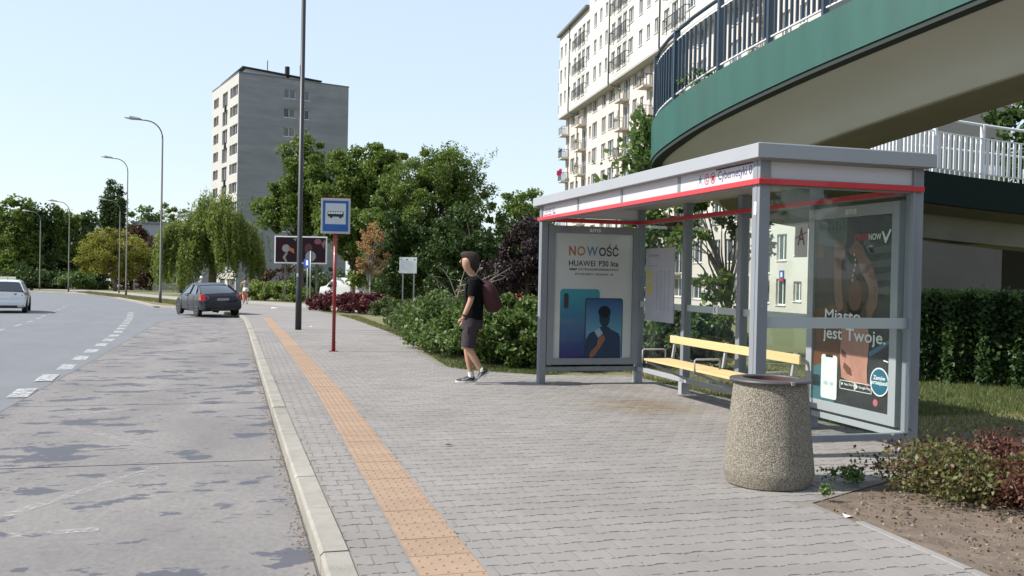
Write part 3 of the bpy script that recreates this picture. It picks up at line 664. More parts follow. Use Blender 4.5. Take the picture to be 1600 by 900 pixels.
posterpart('shirt_fold_print', [Q([(.43, .77), (.52, .80), (.54, .84), (.47, .83), (.42, .80)]), Q([(.39, .70), (.45, .72), (.46, .75), (.4, .74)])], mat('fold_print', (.15, .055, .04), .4), 6, parent=base)
posterpart('blue_stripe_print', [Q([(.74, .70), (1, .62), (1, .64), (.74, .73)])], mat('cyan_print', (.05, .2, .26), .4), 2, parent=base)
pet = mat('rose_print', (.5, .14, .18), .4)
for e_ in (ell(.30*PW, .115*PH, .03, .04, 10), ell(.83*PW, .03*PH+.03, .035, .035, 10), ell(.72*PW, .13*PH, .03, .02, 8)): posterpart('petal_print', [e_], pet, 3, parent=base)
posterpart('bike_print', [ell(.68*PW+.03*i, (.86-.02*i)*PH, .05, .03, 12) for i in range(3)], mat('grey_print', (.1, .12, .13), .4), 1, parent=base)
posterpart('window_strip_print', [Q([(.72, .17+.07*i), (.98, .15+.07*i), (.98, .19+.07*i), (.72, .20+.07*i)]) for i in range(4)], mat('grey_green_print', (.07, .09, .085), .4), 1, parent=base)
posterpart('phone_print', [rrect(*(Q([(.12, .985)])[0]), *(Q([(.34, .745)])[0]), .03)], mat('phone_screen_white', (.7, .71, .71), .3), 6, parent=base)
posterpart('phone_map_print', [ell(.19*PW, .10*PH, .04, .02, 12), ell(.27*PW, .10*PH, .03, .02, 12)], mat('pale_map_print', (.4, .5, .55), .3), 7, parent=base)
posterpart('phone_notch_print', [rrect(*(Q([(.18, .757)])[0]), *(Q([(.28, .742)])[0]), .005)], M['black'], 7, parent=base)
O3 = PO+N*.0105
for s_, a_, b_2, c_2, d_2, e_2 in (('NOW', .71, .873, .15, .033, .02), ('Miasto', .16, .445, .47, .062, .012), ('jest Twoje.', .14, .325, .80, .085, .012), ('App Store', .44, .105, .13, .015, .01), ('Google Play', .63, .10, .145, .017, .01), ('Zamów', .81, .165, .14, .022, .02), ('przejazd', .785, .135, .19, .027, .02)):
    mb = MB(); text_on(mb, s_, O3+N*(.003 if a_ > .78 else 0), U, V, a_*PW, b_2*PH, c_2*PW, d_2*PH, e_2); mb.build('poster_lettering', M['plain_white'], base)
for nm, P in (('tick_emblem', Q([(.865, .085), (.885, .085), (.915, .12), (.96, .075), (.975, .08), (.918, .145), (.905, .145)])), ('fruit_emblem', ell(.415*PW, .113*PH, .011, .014, 10)), ('triangle_emblem', Q([(.59, .905), (.62, .89), (.59, .875)])), ('small_caption', Q([(.92, .73), (.975, .735), (.975, .742), (.92, .737)]))):
    mb = MB(); flat(mb, P, O3, U, V); mb.build(nm, M['plain_white'], base)
mb = MB(); text_on(mb, 'FREE', O3, U, V, .535*PW, .873*PH, .165*PW, .033*PH, .02); mb.build('red_lettering', mat('red_print', (.45, .02, .04), .4), base)
mb = MB()
for x0, x1 in ((.385, .58), (.58, .79)):
    for e in ([(x0, .868), (x1, .868), (x1, .871), (x0, .871)], [(x0, .912), (x1, .912), (x1, .915), (x0, .915)], [(x0, .868), (x0+.006, .868), (x0+.006, .915), (x0, .915)], [(x1-.008, .868), (x1-.002, .868), (x1-.002, .915), (x1-.008, .915)]): flat(mb, Q(e), O3, U, V)
mb.build('badge_outline', M['plain_white'], base)
posterpart('round_badge_rim', [ell(.88*PW, .155*PH, .135, .135, 30)], M['plain_white'], 9, parent=base)
posterpart('round_badge', [ell(.88*PW, .155*PH, .122, .122, 30)], mat('petrol_blue_print', (.02, .12, .2), .4), 10, parent=base)
MB().obox(O+U*CW/2+V*CH/2-N*.012, U*(CW/2-.1), V*(CH/2-.1), N*.002).build('poster_glass', M['arglass'], pc)
# bench fixed to the back posts
wood = mat('varnished_pine', (.55, .40, .19), .5, c2=(.64, .49, .26), scale=9, amt=.5, stretch=(1, .12, 1), bump=.2)
mb = MB()
for y in (11.42, 10.05, 8.6):
    mb.bar((XB-.06, y, .55), (5.55, y, .66), .03, .03); mb.bar((5.545, y, .67), (5.50, y, .37), .035, .028)
    mb.box((5.12, y-.012, .30), (XB-.052, y+.012, .325)); mb.bar((5.15, y, .31), (XB-.055, y, .08), .03, .03)
bench = mb.build('bench', M['alulight'], S)
for k in range(4): MB().box((5.12+k*.098, 8.45, .33), (5.12+k*.098+.088, 11.5, .358)).build('seat_slat', wood, bench, bevel=.004)
MB().box((5.492, 8.45, .565), (5.515, 11.5, .665)).build('backrest_board', wood, bench, bevel=.005)
for y in (11.52, 10.02, 8.55):
    mb = MB(); mb.tube([(5.11, y, .30), (5.11, y, .46), (5.13, y, .475), (5.42, y, .475), (5.44, y, .46), (5.44, y, .36)], .011, 6); mb.build('armrest', M['alulight'], bench, smooth=True)
# dark triangular brackets under the seat
for y in (10.9, 9.35):
    mb = MB(); mb.add([(5.2, y+.35, .32), (5.74, y+.35, .32), (5.74, y-.3, .1), (5.74, y+.35, .1)], [(0, 1, 3), (1, 2, 3), (0, 2, 1), (0, 3, 2)])

# ------------------------------------------------------------------ LITTER BIN
agg, t_, b_ = newmat('exposed_aggregate'); b_.inputs['Roughness'].default_value = .9
N_ = t_.nodes; tc = N_.new('ShaderNodeTexCoord'); vo = N_.new('ShaderNodeTexVoronoi'); vo.inputs['Scale'].default_value = 210; t_.links.new(tc.outputs['Object'], vo.inputs[0])
rp = N_.new('ShaderNodeValToRGB'); rp.color_ramp.elements[0].color = (.09, .078, .064, 1); rp.color_ramp.elements[1].color = (.46, .41, .33, 1)
e = rp.color_ramp.elements.new(.55); e.color = (.235, .21, .168, 1); sx = N_.new('ShaderNodeSeparateXYZ'); t_.links.new(vo.outputs['Color'], sx.inputs[0]); t_.links.new(sx.outputs[0], rp.inputs[0])
t_.links.new(rp.outputs[0], b_.inputs['Base Color']); bp = N_.new('ShaderNodeBump'); bp.inputs['Strength'].default_value = .9; bp.inputs['Distance'].default_value = .006; bp.invert = True
t_.links.new(vo.outputs['Distance'], bp.inputs['Height']); t_.links.new(bp.outputs[0], b_.inputs['Normal'])
bp0 = at(1200, 745, 6.93)
bx, by = float(bp0[0]), float(bp0[1])
B = thing('litter_bin', 'large tapered litter bin of pebbled concrete with a flat dark metal rim', 'litter bin', (bx, by, gz(by)))
mb = MB(); mb.lathe([(.255, .012), (.30, .03), (.328, .115), (.326, .15), (.262, .778)], n=40, capb=True)
o = mb.build('concrete_body', agg, B, (bx, by, gz(by)-.02)); angle_smooth(o, 25)
mb = MB(); mb.lathe([(.255, .775), (.292, .778), (.296, .786), (.292, .797), (.205, .803), (.198, .795), (.198, .74)], n=40); o = mb.build('metal_rim', mat('bin_rim_metal', (.075, .07, .075), .5, metal=.3, c2=(.11, .10, .105), scale=6), B, (bx, by, gz(by)-.02)); angle_smooth(o)
mb = MB(); mb.lathe([(.197, .78), (.19, .35), (.01, .33)], n=32); o = mb.build('inner_liner', mat('rusty_liner', (.12, .03, .02), .7, c2=(.06, .02, .015), scale=8), B, (bx, by, gz(by)-.02), smooth=True)
MB().box((-.012, -.305, .775), (.012, -.285, .80)).build('rim_clip', M['steel'], B, (bx, by, gz(by)-.02))

# ------------------------------------------------------------------ BUS STOP SIGN
p = gp(521, 549); sx_, sy_ = float(p[0]), float(p[1])
T = thing('bus_stop_sign', 'blue and white bus stop sign box on a dark red pole at the kerb', 'bus stop sign', (sx_, sy_, gz(sy_)))
base3 = (sx_, sy_, gz(sy_)); ang = -YAW+math.radians(7)
MB().tube([(0, 0, 0), (0, 0, 2.52)], .037, 14).build('pole', M['darkred'], T, base3, smooth=True)
mb = MB()
for z in (.05, .11, .17): mb.lathe([(.037, z), (.05, z+.004), (.05, z+.018), (.037, z+.022)], n=14)
mb.box((-.09, -.09, 0), (.09, .09, .012)); mb.build('base_collar', M['darkred'], T, base3)
bxo = MB().box((-.30, -.065, 2.47), (.30, .065, 3.20)).build('sign_box', mat('sign_casing', (.42, .43, .43), .5), T, base3, ang, bevel=.006)
MB().box((-.305, -.06, 3.2), (.305, .06, 3.222)).build('cap', M['darkred'], T, base3, ang)
MB().box((-.262, -.0675, 2.515), (.262, -.066, 3.155)).build('blue_panel', mat('sign_blue', (.01, .09, .33), .35, coat=.3), T, base3, ang)
MB().box((-.21, -.0700, 2.665), (.21, -.0688, 3.10)).build('white_panel', mat('sign_white', (.5, .53, .56), .4), T, base3, ang)
O = A3(0, -.0712, 0); U = A3(1, 0, 0); V = A3(0, 0, 1)
mb = MB(); flat(mb, rrect(-.165, 2.82, .165, 2.93, .02), O, U, V); flat(mb, ell(-.09, 2.815, .028, .028, 14), O+A3(0, -.0005, 0), U, V); flat(mb, ell(.10, 2.815, .028, .028, 14), O+A3(0, -.0005, 0), U, V)
mb.build('bus_pictogram', M['black'], T, base3, ang)
mb = MB()
for k in range(6): flat(mb, [(-.15+k*.05, 2.88), (-.11+k*.05, 2.88), (-.11+k*.05, 2.918), (-.15+k*.05, 2.918)], O+A3(0, -.001, 0), U, V)
mb.build('pictogram_windows', M['plain_white'], T, base3, ang)

# ------------------------------------------------------------------ LAMP POLES
p = gp(466, 515); X0, Y0 = float(p[0]), float(p[1])
T = thing('black_lamp_pole', 'tall black lamp pole standing on the pavement behind the bus stop sign', 'lamp pole', (X0, Y0, gz(Y0)))
b3 = (X0, Y0, gz(Y0))
mb = MB(); mb.tube([(0, 0, 0), (0, 0, 1.25), (0, 0, 1.3), (0, 0, 12)], [.095, .092, .078, .062], 14); mb.build('pole', M['blackmetal'], T, b3, smooth=True)
mb = MB(); mb.tube([(0, 0, 12), (-.3, 0, 12.5), (-1.5, 0, 12.8)], .04, 8); mb.build('arm', M['blackmetal'], T, b3, smooth=True)
MB().box((-2.1, -.15, 12.74), (-1.4, .15, 12.9)).build('lamp_head', M['blackmetal'], T, b3, bevel=.04)
mb = MB(); mb.box((-.085, -.094, 1.62), (-.03, -.08, 1.72)); mb.build('sticker', M['plain_white'], T, b3)
def lamp(pxb, d, ztop, label, head=True, r=.085, L=1.9):
    q = onground(pxb, d); t = thing('street_lamp', label, 'street lamp', q, 'grey street lamps along the road bend')
    zt = ztop-q[2]; P = [(0, 0, 0), (0, 0, .8), (0, 0, .82), (0, 0, zt-1.3)]
    mb = MB(); mb.tube(P, [r*1.15, r*1.1, r*.85, r*.6], 10); mb.build('pole', M['lampsteel'], t, q, smooth=True)
    a = [(0, 0, zt-1.3)]
    for k in range(1, 8):
        th = k/7*math.radians(84); a.append((-1.15*(1-math.cos(th)), 0, zt-1.3+1.15*math.sin(th)))
    e = a[-1]; a.append((e[0]-L*.25, 0, e[2]+.05)); e = a[-1]
    az = YAW  # arm points to the road, left in the picture
    mb = MB(); mb.tube(a, [r*.6]+[r*.5]*8, 8); mb.build('arm', M['lampsteel'], t, q, -az, smooth=True)
    mb = MB(); mb.loft([[(e[0]-x, y*w_, e[2]+z*h_+.02+x*.1) for y, z in ((-1, -.5), (1, -.5), (1, .2), (.6, 1), (-.6, 1), (-1, .2))] for x, w_, h_ in ((-.12, .05, .04), (.05, .14, .1), (.6, .17, .15), (.95, .1, .07))])
    mb.build('lamp_head', mat('lamp_housing', (.2, .2, .2), .5), t, q, -az); return t
lamp(250.5, 60.9, 11.15, 'tallest grey street lamp in front of the weeping willow')
lamp(197, 86.4, 11.6, 'grey street lamp standing before the yellow-green tree, head above the poplar', r=.08)
lamp(186, 102.7, 8.9, 'thin street lamp seen just left of the pole by the poplar', r=.075)
lamp(107, 106.3, 8.9, 'street lamp with a pale curved arm before the dark trees on the left', r=.08)
lamp(62, 127, 8.9, 'dark street lamp pole against the shaded trees, second from the left edge', r=.09)
lamp(12, 140, 8.3, 'faint street lamp pole above the taxi roof at the far left', r=.08)

# ------------------------------------------------------------------ BUILDINGS
_wm = {}
def win_mesh(w_, h_, kind):
    k = (round(w_, 2), round(h_, 2), kind)
    if k in _wm: return _wm[k]
    mb = MB(); t = .07; a = MB()
    mb.box((0, -.03, 0), (t, .03, h_)); mb.box((w_-t, -.03, 0), (w_, .03, h_)); mb.box((t, -.03, 0), (w_-t, .03, t)); mb.box((t, -.03, h_-t), (w_-t, .03, h_))
    n = 1 if w_ < .95 else (2 if w_ < 2.2 else 3)
    for i in range(1, n): mb.box((w_*i/n-t*.7, -.032, t), (w_*i/n+t*.7, .032, h_-t))
    mb.box((-.05, -.26, -.05), (w_+.05, .02, -.005))
    a.box((t, .0, t), (w_-t, .012, h_-t))
    m1, m2 = mb.mesh('window'), a.mesh('pane'); m1.materials.append(M['frame']); m2.materials.append(M['pane' if kind == 0 else 'panepale'])
    _wm[k] = (m1, m2); return _wm[k]
def facade(parent, O, u, z0, z1, L, ops, mt, depth=.22, name='wall', wins=True, back=True):
    """wall of length L from point O along u (unit, 2d); outward normal is u turned clockwise; ops = openings (t0,t1,za,zb,kind)"""
    n = (u[1], -u[0]); ts = sorted({0, L, *[o[0] for o in ops], *[o[1] for o in ops]}); zs = sorted({z0, z1, *[o[2] for o in ops], *[o[3] for o in ops]})
    mb = MB()
    def Pt(t, z, d=0): return (O[0]+u[0]*t-n[0]*d, O[1]+u[1]*t-n[1]*d, z)
    inn = set()
    for k, o in enumerate(ops):
        i0, i1 = ts.index(o[0]), ts.index(o[1]); j0, j1 = zs.index(o[2]), zs.index(o[3])
        for i in range(i0, i1):
            for j in range(j0, j1): inn.add((i, j))
        a, b, c, d = o[:4]
        mb.add([Pt(a, c), Pt(b, c), Pt(b, d), Pt(a, d), Pt(a, c, depth), Pt(b, c, depth), Pt(b, d, depth), Pt(a, d, depth)], [(0, 1, 5, 4), (1, 2, 6, 5), (2, 3, 7, 6), (3, 0, 4, 7)])
    for i in range(len(ts)-1):
        j = 0
        while j < len(zs)-1:
            if (i, j) in inn: j += 1; continue
            k = j
            while k+1 < len(zs)-1 and (i, k+1) not in inn: k += 1
            mb.add([Pt(ts[i], zs[j]), Pt(ts[i+1], zs[j]), Pt(ts[i+1], zs[k+1]), Pt(ts[i], zs[k+1])], [(0, 1, 2, 3)]); j = k+1
    wl = mb.mesh(name) if False else None
    me = bpy.data.meshes.new(name); me.from_pydata(mb.v, [], mb.f); wo = link(name, me, mt, parent)
    rz = math.atan2(u[1], u[0])
    if wins:
        for o in ops:
            if o[4] < 0: continue
            m1, m2 = win_mesh(o[1]-o[0], o[3]-o[2], o[4] % 2); q = Pt(o[0], o[2], depth-.04)
            wn = link('window', m1, None, parent, q, rz); link('pane', m2, None, wn, q, rz)
    return wo
def railing(mb, P, z, h=1.0, sp=.13, r=.012, top=.025):
    for a, b in zip(P, P[1:]):
        a = np.array(a, float); b = np.array(b, float); L = np.linalg.norm(b-a); n = max(1, int(L/sp))
        mb.bar((*a, z+h), (*b, z+h), top*2, top*2); mb.bar((*a, z+.08), (*b, z+.08), top, top)
        for k in range(n+1):
            p = a+(b-a)*k/n; mb.bar((*p, z+.08), (*p, z+h), r*2, r*2)
plasterw = mat('white_plaster', (.54, .53, .50), .9, c2=(.62, .61, .58), scale=.5, amt=.8, bump=.2, bscale=20)
plasterp = mat('pinkish_plaster', (.50, .445, .41), .9, c2=(.57, .52, .485), scale=.4, amt=.8, bump=.2, bscale=20)
railm = mat('balcony_rail_paint', (.06, .06, .06), .5)
railp = mat('balcony_rail_pale', (.42, .4, .36), .5)
slabm = mat('balcony_slab', (.5, .46, .4), .9)
greenp = mat('green_panel', (.05, .20, .13), .5)
drainm = mat('drainpipe_grey', (.12, .115, .11), .5)
# ---- long apartment block on the right
UD = np.array([rt[0]*.187-fw0[0]*1., rt[1]*.187-fw0[1]*1.]); UD /= np.linalg.norm(UD)     # along the facade, towards the camera
UD = np.array([UD[0], UD[1]])
A0 = ld(6.2, 115)[:2]
NL = np.array([UD[1], -UD[0]])        # outward
if NL@np.array([-rt[0], -rt[1]]) < 0: NL = -NL
# facade() wants outward = u turned clockwise; walk from the near corner back if needed
Lf = 62.0
AB = thing('long_apartment_block', 'tall white and beige apartment block with rows of flowered balconies behind the bus shelter', 'apartment block', (*A0, gz(A0[1])))
SL = [-.93, 1.85, 4.63, 7.41, 10.19, 12.97, 15.75, 18.53]
# openings along t measured from the far corner; pattern repeats every 15.2 m
def mirror(ops, L): return [(L-o[1], L-o[0], *o[2:]) for o in ops]
turn = np.array([UD[1], -UD[0]]); flip = (turn@NL) < 0
def fac(parent, off, z0, z1, L, ops, mt, t_off=0, name='wall', depth=.22):
    o0 = A0+NL*off+UD*t_off
    if flip: return facade(parent, o0+UD*L, -UD, z0, z1, L, mirror(ops, L), mt, depth, name)
    return facade(parent, o0, UD, z0, z1, L, ops, mt, depth, name)
pat = [(1.0, 1.7, 'b'), (2.6, 4.5, 'w'), (5.5, 6.4, 's'), (7.9, 9.9, 'd'), (10.8, 11.7, 's'), (12.2, 14.1, 'w')]
pat2 = [(.7, 2.3, 'w'), (3.2, 5.2, 'w'), (6.4, 7.1, 's'), (8.3, 10.3, 'd'), (11.2, 12.5, 'w'), (13.5, 14.5, 's')]
ops = []; balc = []
for fl, z in enumerate(SL):
    t0 = 0; k = 0
    while t0 < Lf-14:
        for a, b, kd in (pat if k % 2 == 0 else pat2):
            ta = round(t0+a, 3); tb = round(t0+b, 3)
            if kd == 'w': ops.append((ta, tb, z+.85, z+2.5, random.choice([0, 0, 1])))
            elif kd == 's': ops.append((ta, tb, z+1.15, z+2.35, random.choice([0, 1])))
            elif kd == 'b' and fl: ops.append((ta, tb, z+.05, z+2.35, 0)); balc.append((t0+.1, t0+1.9, z, fl))
            elif kd == 'd':
                if fl: ops.append((ta, tb, z+.05, z+2.35, random.choice([0, 1]))); balc.append((ta-.1, tb-.15, z, fl))
                else: ops.append((ta, tb, z+.92, z+2.42, 1))
        t0 += 15.2; k += 1
fac(AB, 0, -2.2, 21.2, Lf, ops, plasterp)
nb = 0
flowm = leafmat('balcony_flowers', (.28, .03, .07), (.36, .10, .07), .2); flowg = leafmat('balcony_greenery', (.05, .09, .03), (.10, .15, .05))
def leafcloud(name, pts, size, mt, parent=None, aspect=.6, up_=0.0, seed=0, world=True, droop=False):
    rs = np.random.RandomState(seed); n = len(pts); s_ = size*(.6+.8*rs.rand(n, 1))
    a = rs.randn(n, 3); a[:, 2] -= (1.2 if droop else 0); a /= np.linalg.norm(a, axis=1, keepdims=True)
    nr = rs.randn(n, 3); nr[:, 2] += up_; nr -= a*(nr*a).sum(1, keepdims=True); nr /= np.linalg.norm(nr, axis=1, keepdims=True)
    b = np.cross(a, nr)
    P = np.empty((n, 4, 3)); P[:, 0] = pts-a*s_*.5; P[:, 1] = pts+b*s_*aspect*.5+nr*s_*.08-a*s_*.05; P[:, 2] = pts+a*s_*.5; P[:, 3] = pts-b*s_*aspect*.5+nr*s_*.08-a*s_*.05
    me = bpy.data.meshes.new(name); me.vertices.add(4*n); me.vertices.foreach_set('co', P.reshape(-1)); me.loops.add(4*n); me.loops.foreach_set('vertex_index', np.arange(4*n))
    me.polygons.add(n); me.polygons.foreach_set('loop_start', np.arange(0, 4*n, 4)); me.polygons.foreach_set('loop_total', np.full(n, 4)); me.update(calc_edges=True); me.validate()
    return link(name, me, mt, parent)
rs0 = np.random.RandomState(3)
for ta, tb, z, fl in balc:
    def Pb(t, d, zz=0): q = A0+UD*t+NL*d; return (q[0], q[1], zz)
    mb = MB(); mb.loft([[Pb(t, d, zz) for d, zz in ((.01, z-.14), (.95, z-.14), (.95, z+.02), (.01, z+.02))] for t in (ta, tb)]); sb = mb.build('balcony', slabm, AB)
    mb = MB(); railing(mb, [Pb(ta+.05, .05)[:2], Pb(ta+.05, .9)[:2], Pb(tb-.05, .9)[:2], Pb(tb-.05, .05)[:2]], z, sp=.22, r=.018, top=.025); mb.build('railing', railm if random.random() < .45 else railp, sb)
    if random.random() < .45:
        n = 90; c = np.array(Pb((ta+tb)/2, .92, z+1.0)); pts = np.empty((n, 3)); tt = rs0.uniform(-.85, .85, n)*random.uniform(.5, 1); pts[:, 0] = c[0]+UD[0]*tt+rs0.randn(n)*.1; pts[:, 1] = c[1]+UD[1]*tt+rs0.randn(n)*.1; pts[:, 2] = c[2]+rs0.randn(n)*.13
        leafcloud('balcony_flowers', pts, .14, flowm if random.random() < .55 else flowg, sb, seed=nb)
    nb += 1
# the very pink flower box at the far corner
n = 300; tt = rs0.uniform(-1.1, 1.1, n); c = np.array([*(A0+UD*1.0+NL*.95), SL[6]+1.05-2.78]); pts = np.stack([c[0]+UD[0]*tt, c[1]+UD[1]*tt, c[2]+rs0.randn(n)*.13], 1); leafcloud('flower_box', pts, .25, leafmat('magenta_flowers', (.5, .01, .12), (.6, .03, .2), .2), AB, seed=9)
for o_ in bpy.data.objects:
    if o_.name.startswith(('balcony_flowers', 'flower_box')): o_['kind'] = 'stuff'
# overhanging upper storeys with loggias
SU = [21.35, 24.15, 26.95]
pu = [(.4, 1.5, 'w'), (2.6, 3.5, 's'), (4.7, 5.6, 's'), (7.0, 8.3, 'w'), (8.9, 10.3, 'l'), (10.7, 12.0, 'l2'), (12.5, 14.0, 'w')]
ou = []; rl = []
for fl, z in enumerate(SU+[29.75, 32.5]):
    t0 = 0; k = 0
    while t0 < Lf-14:
        if fl >= 3 and t0 < 14: t0 += 15.2; k += 1; continue
        for a, b, kd in pu:
            ta = round(t0+a, 3); tb = round(t0+b, 3)
            if kd == 'w': ou.append((ta, tb, z+.8, z+2.25, random.choice([0, 1])))
            elif kd == 's': ou.append((ta, tb, z+.9, z+2.2, 1))
            elif kd == 'l': ou.append((ta, tb, z+.1, z+2.35, 0))
            else: ou.append((ta, tb, z+.1, z+2.35, 1)); rl.append((t0+7.8, t0+12.9, z))
        t0 += 15.2; k += 1
u1 = [o for o in ou if o[3] < 30]; step = 13.6
ov = .95
fac(AB, ov, 20.8, 30.5, Lf, u1, plasterw, name='upper_wall')
fac(AB, ov-.002, 30.5, 36, Lf-step, [(o[0]-step, o[1]-step, *o[2:]) for o in ou if o[3] > 30 and o[0] > step], plasterw, t_off=step, name='top_storey_wall')
for ta, tb, z in rl:
    def Pb(t, d): q = A0+UD*t+NL*(ov+d); return (q[0], q[1])
    mb = MB(); railing(mb, [Pb(ta, .02), Pb(ta, .4), Pb(tb, .4), Pb(tb, .02)], z, h=1.15, sp=.3, r=.02, top=.03); mb.build('loggia_railing', railm, AB)
def slab3(t0, t1, d0, d1, z0, z1, name, mt, par=AB):
    mb = MB(); mb.loft([[(*(A0+UD*t+NL*d), zz) for d, zz in ((d0, z0), (d1, z0), (d1, z1), (d0, z1))] for t in (t0, t1)]); return mb.build(name, mt, par)
slab3(-.25, Lf+.0, -11.5, ov+.0-.01, 20.62, 20.797, 'overhang_soffit', mat('soffit_grey', (.36, .35, .33), .9))
slab3(0, step, -11.6, ov+.45, 30.5, 30.75, 'roof', drainm); slab3(step, Lf+.2, -11.6, ov+.45, 36, 36.3, 'roof', drainm)
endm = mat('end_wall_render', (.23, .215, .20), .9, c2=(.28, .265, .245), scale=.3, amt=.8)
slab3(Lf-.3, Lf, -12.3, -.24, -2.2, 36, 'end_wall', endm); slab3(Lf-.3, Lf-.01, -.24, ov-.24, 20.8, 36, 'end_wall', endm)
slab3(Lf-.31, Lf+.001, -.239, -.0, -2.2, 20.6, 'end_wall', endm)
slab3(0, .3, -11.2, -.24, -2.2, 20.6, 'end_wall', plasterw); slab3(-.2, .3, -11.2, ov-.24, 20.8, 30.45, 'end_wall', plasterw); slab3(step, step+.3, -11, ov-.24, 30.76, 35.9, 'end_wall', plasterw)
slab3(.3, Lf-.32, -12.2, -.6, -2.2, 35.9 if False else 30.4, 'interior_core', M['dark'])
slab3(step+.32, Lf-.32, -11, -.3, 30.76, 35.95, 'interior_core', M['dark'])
for z in (21.35, 24.15, 26.95):       # small balconies round the far corner
    slab3(-1.25, -.25, -3, ov-.2, z-.15, z, 'corner_balcony', plasterw)
    mb = MB(); q = lambda t, d: tuple(A0+UD*t+NL*d); railing(mb, [q(-.2, ov-.25), q(-1.2, ov-.25), q(-1.2, -2.9)], z, h=1.1, sp=.25, r=.02, top=.03); mb.build('corner_railing', railm, AB)
for t in (5.0, 21.5, 36.5, 52):
    for d, za, zb in ((ov+.07, 20.7, 30.4 if t < step else 35.9), (.07, -1.5, 20.3)):
        q = A0+UD*(t if d > .5 else t+.8)+NL*d; MB().tube([(*q, za), (*q, zb)], .075, 6).build('drainpipe', drainm, AB, smooth=True)
    q0, q1 = A0+UD*t+NL*(ov+.07), A0+UD*(t+.8)+NL*.07; MB().tube([(*q0, 20.75), (*q0, 20.55), (*q1, 20.3), (*q1, 20.0)], .075, 6).build('drainpipe_bend', drainm, AB, smooth=True)
q = A0+UD*57.6+NL*.03
MB().obox((*q, 1.75), (UD[0]*.28, UD[1]*.28, 0), (NL[0]*.02, NL[1]*.02, 0), (0, 0, .33)).build('house_number_plate', mat('number_plate_blue', (.03, .08, .3), .4), AB)
MB().obox((*(q+NL*.022), 1.5), (UD[0]*.28, UD[1]*.28, 0), (NL[0]*.002, NL[1]*.002, 0), (0, 0, .07)).build('number_plate_red_edge', M['red'], AB)
MB().obox((*(q+NL*.022), 1.82), (UD[0]*.12, UD[1]*.12, 0), (NL[0]*.002, NL[1]*.002, 0), (0, 0, .14)).build('number_plate_digits', M['plain_white'], AB)

# ---- grey tower block on the left
ta_, tb_, tc_ = ld(-47.4, 147)[:2], ld(-38.9, 132)[:2], ld(-25.1, 141.2)[:2]
TW = thing('tower_block', 'eleven storey grey tower block with a sunlit pale side, left of the big trees', 'apartment block', (*tb_, gz(tb_[1])))
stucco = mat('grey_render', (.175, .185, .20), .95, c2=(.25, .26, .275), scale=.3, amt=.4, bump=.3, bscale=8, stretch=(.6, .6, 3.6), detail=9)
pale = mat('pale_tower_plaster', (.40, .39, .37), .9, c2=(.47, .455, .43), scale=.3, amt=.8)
zt = 28.2; fls = [zt-2.75*(k+1) for k in range(12)]
uu = (tb_-ta_); L1 = float(np.linalg.norm(uu)); uu /= L1
op = []
for k, z in enumerate(fls):
    op += [(1.2, 3.2, z+.75, z+2.2, 1), (3.3, 4.6, z+.75, z+2.2, 0), (7.3, 10.6, z+.1, z+2.2, 1), (12.2, 13.6, z+.7, z+2.2, 0), (13.7, 16.9, z+.7, z+2.2, (k*7 % 3) and 1)]
def side(A, B):
    u = (B-A)/np.linalg.norm(B-A); n = np.array([u[1], -u[0]]); return u, n
toC = -tb_
u1_, n1_ = side(ta_, tb_)
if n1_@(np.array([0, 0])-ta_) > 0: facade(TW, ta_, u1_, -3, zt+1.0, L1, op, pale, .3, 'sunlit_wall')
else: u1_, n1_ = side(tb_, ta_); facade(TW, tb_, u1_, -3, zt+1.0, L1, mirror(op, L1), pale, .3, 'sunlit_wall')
for k in range(0, 12):
    if k % 2 == 0:
        p_ = ta_+uu*9.6; nn = n1_ if n1_@(-ta_) > 0 else -n1_
        MB().obox((*(p_+nn*.12), fls[k]-.25), (uu[0]*.3, uu[1]*.3, 0), (nn[0]*.1, nn[1]*.1, 0), (0, 0, .45)).build('planter_bracket', M['dark'], TW)
L2 = float(np.linalg.norm(tc_-tb_))
op2 = []
for k, z in enumerate(fls):
    op2 += [(6.6, 7.45, z+.95, z+2.35, 0), (7.5, 8.35, z+.95, z+2.35, 1 if k % 3 == 1 else 0), (8.85, 9.7, z+.95, z+2.35, k % 2), (9.75, 10.5, z+.95, z+2.35, 0)]
u2_, n2_ = side(tb_, tc_)
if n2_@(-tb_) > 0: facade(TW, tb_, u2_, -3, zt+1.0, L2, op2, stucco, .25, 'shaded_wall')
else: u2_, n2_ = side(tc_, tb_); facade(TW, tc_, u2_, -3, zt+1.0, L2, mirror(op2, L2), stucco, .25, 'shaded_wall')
td_ = ta_+(tc_-tb_)
mb = MB(); mb.loft([[(*p, z) for p in (ta_*.9995+td_*.0005, td_, tc_)] for z in (-3, zt+1)], cap=False); mb.build('rear_walls', pale, TW)
cen = (ta_+tc_)/2
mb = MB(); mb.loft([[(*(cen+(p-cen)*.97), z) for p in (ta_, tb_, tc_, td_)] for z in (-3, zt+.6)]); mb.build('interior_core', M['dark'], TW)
mb = MB(); mb.loft([[(*(cen+(p-cen)*1.006), z) for p in (ta_, tb_, tc_, td_)] for z in (zt+.95, zt+1.12)]); mb.build('roof', drainm, TW)
ph = [cen+(p-cen)*q for p, q in ((ta_, .80), (tb_, .84), (tc_, .55), (td_, .55))]
mb = MB(); mb.loft([[(*p, z) for p in ph] for z in (zt+1.12, zt+1.95)]); mb.build('penthouse', mat('penthouse_grey', (.5, .52, .54), .7), TW)
ph = [cen+(p-cen)*q for p, q in ((ta_, .88), (tb_, .92), (tc_, .62), (td_, .62))]
mb = MB(); mb.loft([[(*p, z) for p in ph] for z in (zt+1.95, zt+2.12)]); mb.build('penthouse_roof', M['dark'], TW)
